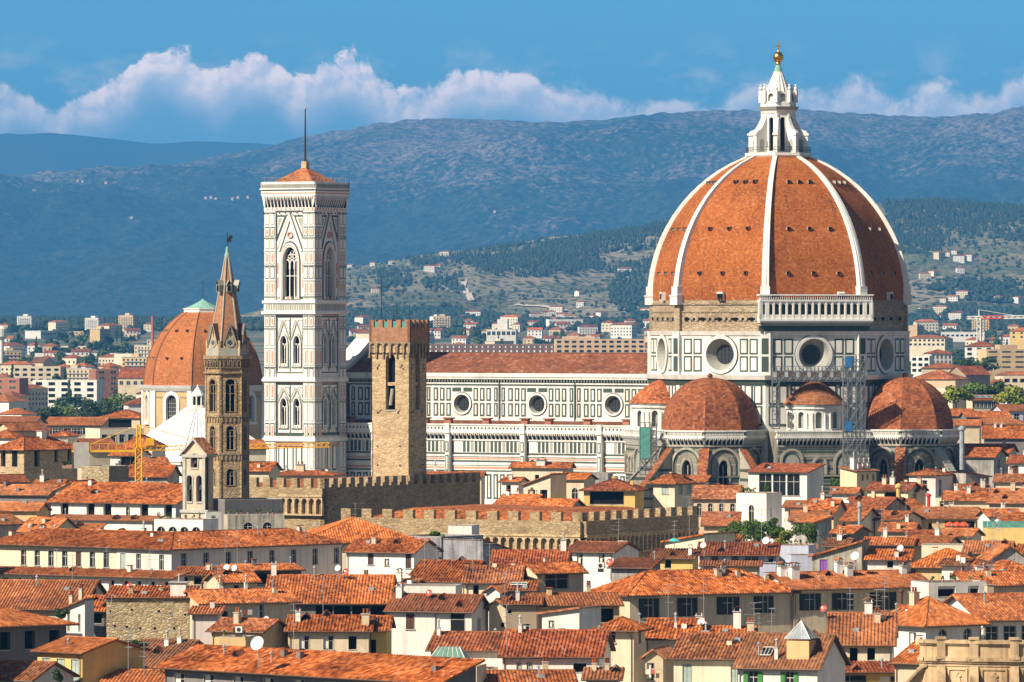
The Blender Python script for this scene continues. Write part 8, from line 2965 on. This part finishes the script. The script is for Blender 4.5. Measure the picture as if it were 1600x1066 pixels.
def skylight(fx, fy, w_, d_):
    def f(b, h):
        x, y = (fx - .5) * h['w'], fy * h['dep']
        z0, z1 = h['rz'](x, y), h['rz'](x, y + d_)
        b.face([(x - w_ / 2, y, z0 + .25), (x + w_ / 2, y, z0 + .25), (x + w_ / 2, y + d_, z1 + .25), (x - w_ / 2, y + d_, z1 + .25)], 0)
        for q in (-.5, -.17, .17, .5): b.tube((x + q * w_, y, z0 + .28), (x + q * w_, y + d_, z1 + .28), .05, 4, 1)
        b.tube((x - w_ / 2, y, z0 + .28), (x + w_ / 2, y, z0 + .28), .06, 4, 1)
        b.tube((x - w_ / 2, y + d_, z1 + .28), (x + w_ / 2, y + d_, z1 + .28), .06, 4, 1)
    return f


G_SKY = plain('skylight glass', (0.09, 0.14, 0.135), 0.45, 0.2, spec=0.3)
part_box('c10', 'skylight', [G_SKY, M_FRAME], skylight(.55, .3, 2.2, 1.1))
part_box('d6', 'skylight', [M_GLASS, M_FRAME], skylight(.3, .12, 1.2, 1.3))
part_box('l6', 'skylight', [G_SKY, M_FRAME], skylight(.95, .2, 1.6, 1.6))
part_box('e4', 'skylight', [G_SKY, M_FRAME], skylight(.9, .55, 1.6, 1.2))
part_box('f27', 'skylight', [G_SKY, M_FRAME], skylight(.5, .3, 6, 3))

# green glass lantern on a flat roof near the bottom edge
D_ = 712.0
c = PX(697, 1040, D_)
root = empty('glass_lantern', (c.x, c.y, 0), R(-12))
tag(root, 'greenish glazed lantern with white glazing bars on a flat roof', 'glass lantern')
b = MB()
b.box(-3.6, 3.6, -.4, 4.6, 0, c.z, 0, skip='b')
b.build('wall', W['beige'], root)
b = MB()
z0 = c.z
P = [(-2.5, 0, z0), (2.5, 0, z0), (2.5, 3.4, z0), (-2.5, 3.4, z0)]
Q = [(-1.2, 1.5, z0 + 2.0), (1.2, 1.5, z0 + 2.0), (1.2, 1.9, z0 + 2.0), (-1.2, 1.9, z0 + 2.0)]
for k in range(4):
    j = (k + 1) % 4
    b.face([P[k], P[j], Q[j], Q[k]], 0)
    b.tube(P[k], Q[k], .06, 4, 1)
    n_ = 6 if k % 2 == 0 else 4
    for q in range(1, n_):
        f_ = q / n_
        b.tube(Vector(P[k]) * (1 - f_) + Vector(P[j]) * f_, Vector(Q[k]) * (1 - f_) + Vector(Q[j]) * f_, .035, 4, 1)
    b.tube(P[k], P[j], .08, 4, 1)
b.face(Q, 0)
b.build('glazing', [plain('green glass', (0.13, 0.24, 0.19), 0.2, 0.25, 1.2, spec=0.6), M_FRAME], root)

# ---- air conditioners, parasols, awning
for px, py, D, lb in ((373, 984, 762, 'white air conditioner on the ochre house'), (938, 884, 885, 'white air conditioner on the hipped end of the palace roof'), (643, 1033, 708, 'blue grey cooling unit left of the green glass lantern'),
                      (1530, 852, 1000, 'white framed box with a dark fan at the right'), (1333, 961, 812, 'white framed box with a dark panel on the orange roof')):
    c = PX(px, py, D)
    b = MB()
    s_ = 5.5 * D / F * 2
    b.box(-s_ / 2, s_ / 2, 0, s_ * .6, 0, s_ * .85, 0)
    plate(b, circle(0, s_ * .42, s_ * .30, 12), -.03, 0, 1)
    b.box(-s_ * .4, s_ * .4, .05, s_ * .5, -.5, 0, 1)
    tag(b.build('air_conditioner', [M_FRAME, M_IRON], loc=c - Vector((0, 0, s_ * .42)), rz=R(-14)), lb, 'air conditioner')
for k, (px, lb) in enumerate(((1484, 'left one of three red parasols on the shaded terrace'), (1495, 'middle one of three red parasols on the shaded terrace'), (1506, 'right one of three red parasols on the shaded terrace'))):
    D = 1075.0
    c = PX(px, 833, D)
    root = empty('parasol', c)
    tag(root, lb, 'parasol')
    b = MB()
    b.lathe([(1.0, 1.15), (.98, 1.3), (.5, 1.75), (0, 1.95)], 8)
    b.build('canopy', plain('parasol red', (0.62, 0.09, 0.03), 0.8), root)
    b = MB()
    b.tube((0, 0, -.5), (0, 0, 1.9), .04, 6)
    b.build('pole', M_FRAME, root)
D = HOUSES['e3']['D'] + 3
c = PX(1054, 851, D)
root = empty('parasol', c)
tag(root, 'small turquoise parasol on the yellow terrace house', 'parasol')
b = MB()
b.lathe([(.9, .5), (.5, .85), (0, 1.0)], 8)
b.build('canopy', plain('parasol turquoise', (0.05, 0.50, 0.45), 0.8), root)
b = MB()
b.tube((0, 0, -1.6), (0, 0, 1.0), .04, 6)
b.build('pole', M_FRAME, root)
b = MB()
for k in range(13): b.box(-3 + k * .48, -3 + k * .48 + .24, 0, 2.0, .0, .12, 0)
for k in range(13): b.box(-3 + k * .48 + .24, -3 + k * .48 + .48, 0, 2.0, .0, .118, 1)
b.box(-3, 3.2, 0, .1, -1.5, 0, 1)
c = PX(1489, 842, 1025)
tag(b.build('awning', [M_FRAME, M_CONC], loc=c, rz=R(-10)), 'white striped awning on the cream roof hut', 'awning')
# pipes
for px, y0, y1, D, r, m_, lb in ((1404, 762, 800, 1165, .42, W['yellow'], 'yellow chimney pipe on the long red roof'), (1343, 793, 850, 1060, .28, M_LEAD, 'tall grey steel pipe left of the cream shuttered house'),
                                 (1451, 776, 800, 1150, .32, M_REDP, 'dark red chimney pipe with a cowl'), (1408, 925, 963, 815, .24, M_GUTTER, 'dark brown flue in front of the long palace'),
                                 (1503, 672, 704, 1330, .5, M_LEAD, 'grey steel pipe right of the big tribune'), (316, 912, 950, 830, .14, M_GUTTER, 'rusty pipe by the white gable near the rubble wall')):
    a, c = PX(px, y1, D), PX(px, y0, D)
    b = MB()
    b.tube((0, 0, -4), (0, 0, c.z - a.z), r, 10)
    b.lathe([(r * 1.6, c.z - a.z), (r * 1.6, c.z - a.z + r), (0, c.z - a.z + r * 2)], 10)
    tag(b.build('flue', m_, loc=a), lb, 'flue')
# green fence on the yellow terrace wall
h = HOUSES['f16']
b = MB()
for k in range(14): b.box(-h['w'] / 2 + k * h['w'] / 14, -h['w'] / 2 + (k + .94) * h['w'] / 14, .05, .12, 0, 1.0)
o = b.build('fence', M_NET, loc=(h['root'].location.x, h['root'].location.y, h['z'] + .1), rz=R(-h['yaw']))
tag(o, 'pale green fence along the top of the yellow terrace wall', 'fence')

# ================================================================ carved stone parapet in the bottom right corner
D_ = 640.0
SB = W['sand'] = plaster('carved sandstone', (0.56, 0.40, 0.235), (0.26, 0.17, 0.09), 0.9)
pc = PX(1438, HOR, D_)
root = empty('church_facade', (pc.x, pc.y, 0))
tag(root, 'curved top of a carved sandstone church front with scrolls and pedestals', 'church front')
s_ = D_ / F
zt = CAMZ - (999 - HOR) * s_
plan = [(0, 0), (.5, -.55), (1.1, -.75), (1.75, -.8), (2.6, -1.0), (3.6, -1.5), (5.0, -2.0), (6.5, -2.3), (8.4, -2.4), (10.5, -2.3), (13, -2.0), (16, -1.5)]


def layer(b, z0, z1, out, mi=0):
    for (a, c) in zip(plan, plan[1:]):
        d = Vector((c[0] - a[0], c[1] - a[1], 0)).normalized()
        n_ = Vector((d.y, -d.x, 0)) * out
        p, q = Vector((a[0], a[1], 0)) + n_ - d * .05, Vector((c[0], c[1], 0)) + n_ + d * .05
        pb, qb = Vector((a[0], a[1], 0)) - Vector((d.y, -d.x, 0)) * .9, Vector((c[0], c[1], 0)) - Vector((d.y, -d.x, 0)) * .9
        u = Vector((0, 0, 1))
        b.face([p + u * z0, q + u * z0, q + u * z1, p + u * z1], mi)
        b.face([p + u * z1, q + u * z1, qb + u * z1, pb + u * z1], mi)
        b.face([p + u * z0, q + u * z0, qb + u * z0, pb + u * z0], mi)


b = MB()
for z0, z1, o_ in ((zt - .35, zt, .32), (zt - .5, zt - .35, .18), (zt - 1.6, zt - .5, .0), (zt - 1.75, zt - 1.6, .14), (zt - 2.1, zt - 1.75, .42), (zt - 2.3, zt - 2.1, .26), (zt - 2.6, zt - 2.3, .1), (0, zt - 2.6, 0)):
    layer(b, z0, z1, o_)
b.face([(p[0], p[1] + .9, 0) for p in (plan[0], plan[-1])] + [(plan[-1][0], plan[-1][1] + .9, zt - .6), (plan[0][0], plan[0][1] + .9, zt - .6)], 0)
b.face([(0, 0, 0), (0, .9, 0), (0, .9, zt), (0, 0, zt)], 0)
b.build('parapet', SB, root)
for x, y in ((2.0, -.95), (5.2, -2.05), (9.2, -2.4)):
    p = MB()
    p.box(x - .42, x + .42, y - .3, y + .5, zt - 1.62, zt + .06, 0)
    p.box(x - .5, x + .5, y - .42, y + .6, zt + .06, zt + .3, 0)
    p.box(x - .55, x + .55, y - .45, y + .5, zt - 1.9, zt - 1.62, 0)
    p.build('pedestal', SB, root)
    p = MB()
    prev = None
    for k in range(15):                                        # console below each pedestal, swelling like an S
        t_ = k / 14
        z = zt - 2.6 - 3.2 * t_
        out = .25 + .55 * math.sin(t_ * math.pi) ** 1.4 + .25 * t_
        cur = [(x - .42, y - out, z), (x + .42, y - out, z), (x + .42, y + .2, z), (x - .42, y + .2, z)]
        if prev:
            for a, c in ((0, 1), (1, 2), (3, 0)): p.face([prev[a], prev[c], cur[c], cur[a]], 0)
        prev = cur
    p.build('console', SB, root)
for x0, x1 in ((2.7, 4.6), (5.9, 8.5), (9.9, 13.5)):
    p = MB()
    xm = (x0 + x1) / 2
    yv = [lerp_tab(plan, x) for x in (x0, x1)]
    p.M = frame((x0, yv[0], zt - 6.0), (x1 - x0, yv[1] - yv[0]))
    L = math.hypot(x1 - x0, yv[1] - yv[0])
    ring(p, rect(0, L, .2, 3.2), rect(.18, L - .18, .38, 3.02), -.16, 0, 0)
    for cx, cz, r in ((L / 2, 2.0, .34), (L / 2 - .35, 1.7, .22), (L / 2 + .35, 1.7, .22), (L / 2, 1.35, .24), (L / 2 - .22, 2.45, .16), (L / 2 + .22, 2.45, .16), (L / 2, 2.75, .12)):
        plate(p, circle(cx, cz, r, 10), -.13 - r * .2, 0, 0)
    p.M = None
    p.build('relief', SB, root)
# scroll at the left
sc2 = MB()
pts = []
for k in range(40):
    t_ = k / 39
    x = -2.6 + 3.2 * t_
    z = zt - 4.6 + 2.2 * (smooth(t_) ** 1.3)
    pts.append((x, z))
for off, y0, y1 in ((0, -.75, .3), (.35, -.5, .3)):
    for a, c in zip(pts, pts[1:]):
        sc2.face([(a[0], y0, a[1] - off), (c[0], y0, c[1] - off), (c[0], y0, c[1] - off - .32), (a[0], y0, a[1] - off - .32)], 0)
        sc2.face([(a[0], y0, a[1] - off), (c[0], y0, c[1] - off), (c[0], y1, c[1] - off), (a[0], y1, a[1] - off)], 0)
for a, c in zip(pts, pts[1:]):
    sc2.face([(a[0], -.25, a[1] - .3), (c[0], -.25, c[1] - .3), (c[0], -.25, 0), (a[0], -.25, 0)], 0)
    sc2.face([(a[0], .6, a[1] - .3), (c[0], .6, c[1] - .3), (c[0], .6, 0), (a[0], .6, 0)], 0)
for r0, r1, y_ in ((.62, .42, -.85), (.32, .12, -.8)):
    ring(sc2, circle(-2.35, zt - 5.1, r0, 18), circle(-2.35, zt - 5.1, r1, 18), y_, 0, 0)
plate(sc2, circle(-2.35, zt - 5.1, .62, 18), -.6, .2, 0)
sc2.build('scroll', SB, root)

# ---------------------------------------------------------------- pots of plants on terraces and window ledges
def pots(key, n, y, label, seed=1):
    h = HOUSES[key]
    root = empty('planter', h['root'].location + Vector((0, 0, h['z'])), R(-h['yaw']))
    tag(root, label, 'planter')
    rg = random.Random(seed)
    for k in range(n):
        x = (k + .5 + rg.uniform(-.3, .3)) / n * h['w'] - h['w'] / 2
        r = rg.uniform(.16, .26)
        b, l_ = MB(), MB()
        b.lathe([(r * .7, .02), (r, r * 1.7), (0, r * 1.7)], 8, c=(x, y))
        crown(l_, (x, y, r * 1.7 + .3), .35, .35, rg.uniform(.3, .6), 60, .2, seed=seed * 31 + k, clumps=4)
        p = b.build('pot', M_TERRACE, root)
        l_.build('foliage', LEAF_M, p)


pots('l13', 9, .3, 'row of terracotta pots on the terrace above two round arches', 3)
pots('l5', 7, .3, 'row of pots along the white arched terrace by the bell gable', 5)
pots('d13', 5, .35, 'pots on the white roof terrace at the right', 7)
pots('b3', 3, .3, 'three pots on the flat ochre penthouse', 9)
pots('g8', 4, .3, 'pots on top of the bright white tower block', 11)
pots('d21', 6, .3, 'pots on the pale lavender wall below the roof garden', 13)


# laundry and wires
def laundry(key, fx0, fx1, dz, label, seed):
    h = HOUSES[key]
    root = empty('laundry_line', h['root'].location + Vector((0, 0, h['z'] - dz)), R(-h['yaw']))
    tag(root, label, 'laundry')
    b = MB()
    x0, x1 = (fx0 - .5) * h['w'], (fx1 - .5) * h['w']
    b.tube((x0, -.5, 0), (x1, -.5, 0), .02, 4)
    for x in (x0, x1): b.tube((x, -.5, 0), (x, 0, .05), .02, 4)
    b.build('line', M_ALU, root)
    rg = random.Random(seed)
    x = x0 + .1
    while x < x1 - .5:
        w_ = rg.uniform(.35, .7)
        hh = rg.uniform(.5, 1.0)
        c = MB()
        c.box(x, x + w_, -.52, -.49, -hh, 0)
        c.build('cloth', rg.choice((M_FRAME, M_BLUE, W['pink'], M_FRAME, M_DISHR)), root)
        x += w_ + rg.uniform(.05, .3)


laundry('l22', .1, .5, 1.2, 'washing on a line on the white house behind the crane jib', 2)
laundry('c21', .1, .9, 1.6, 'white washing on the narrow house end by the cream tower house', 4)
laundry('b1', .36, .54, 1.0, 'washing hung on the back wall of the long low house', 6)
laundry('d7', .05, .3, 1.0, 'washing under the steep orange roof by the stone parapet', 8)
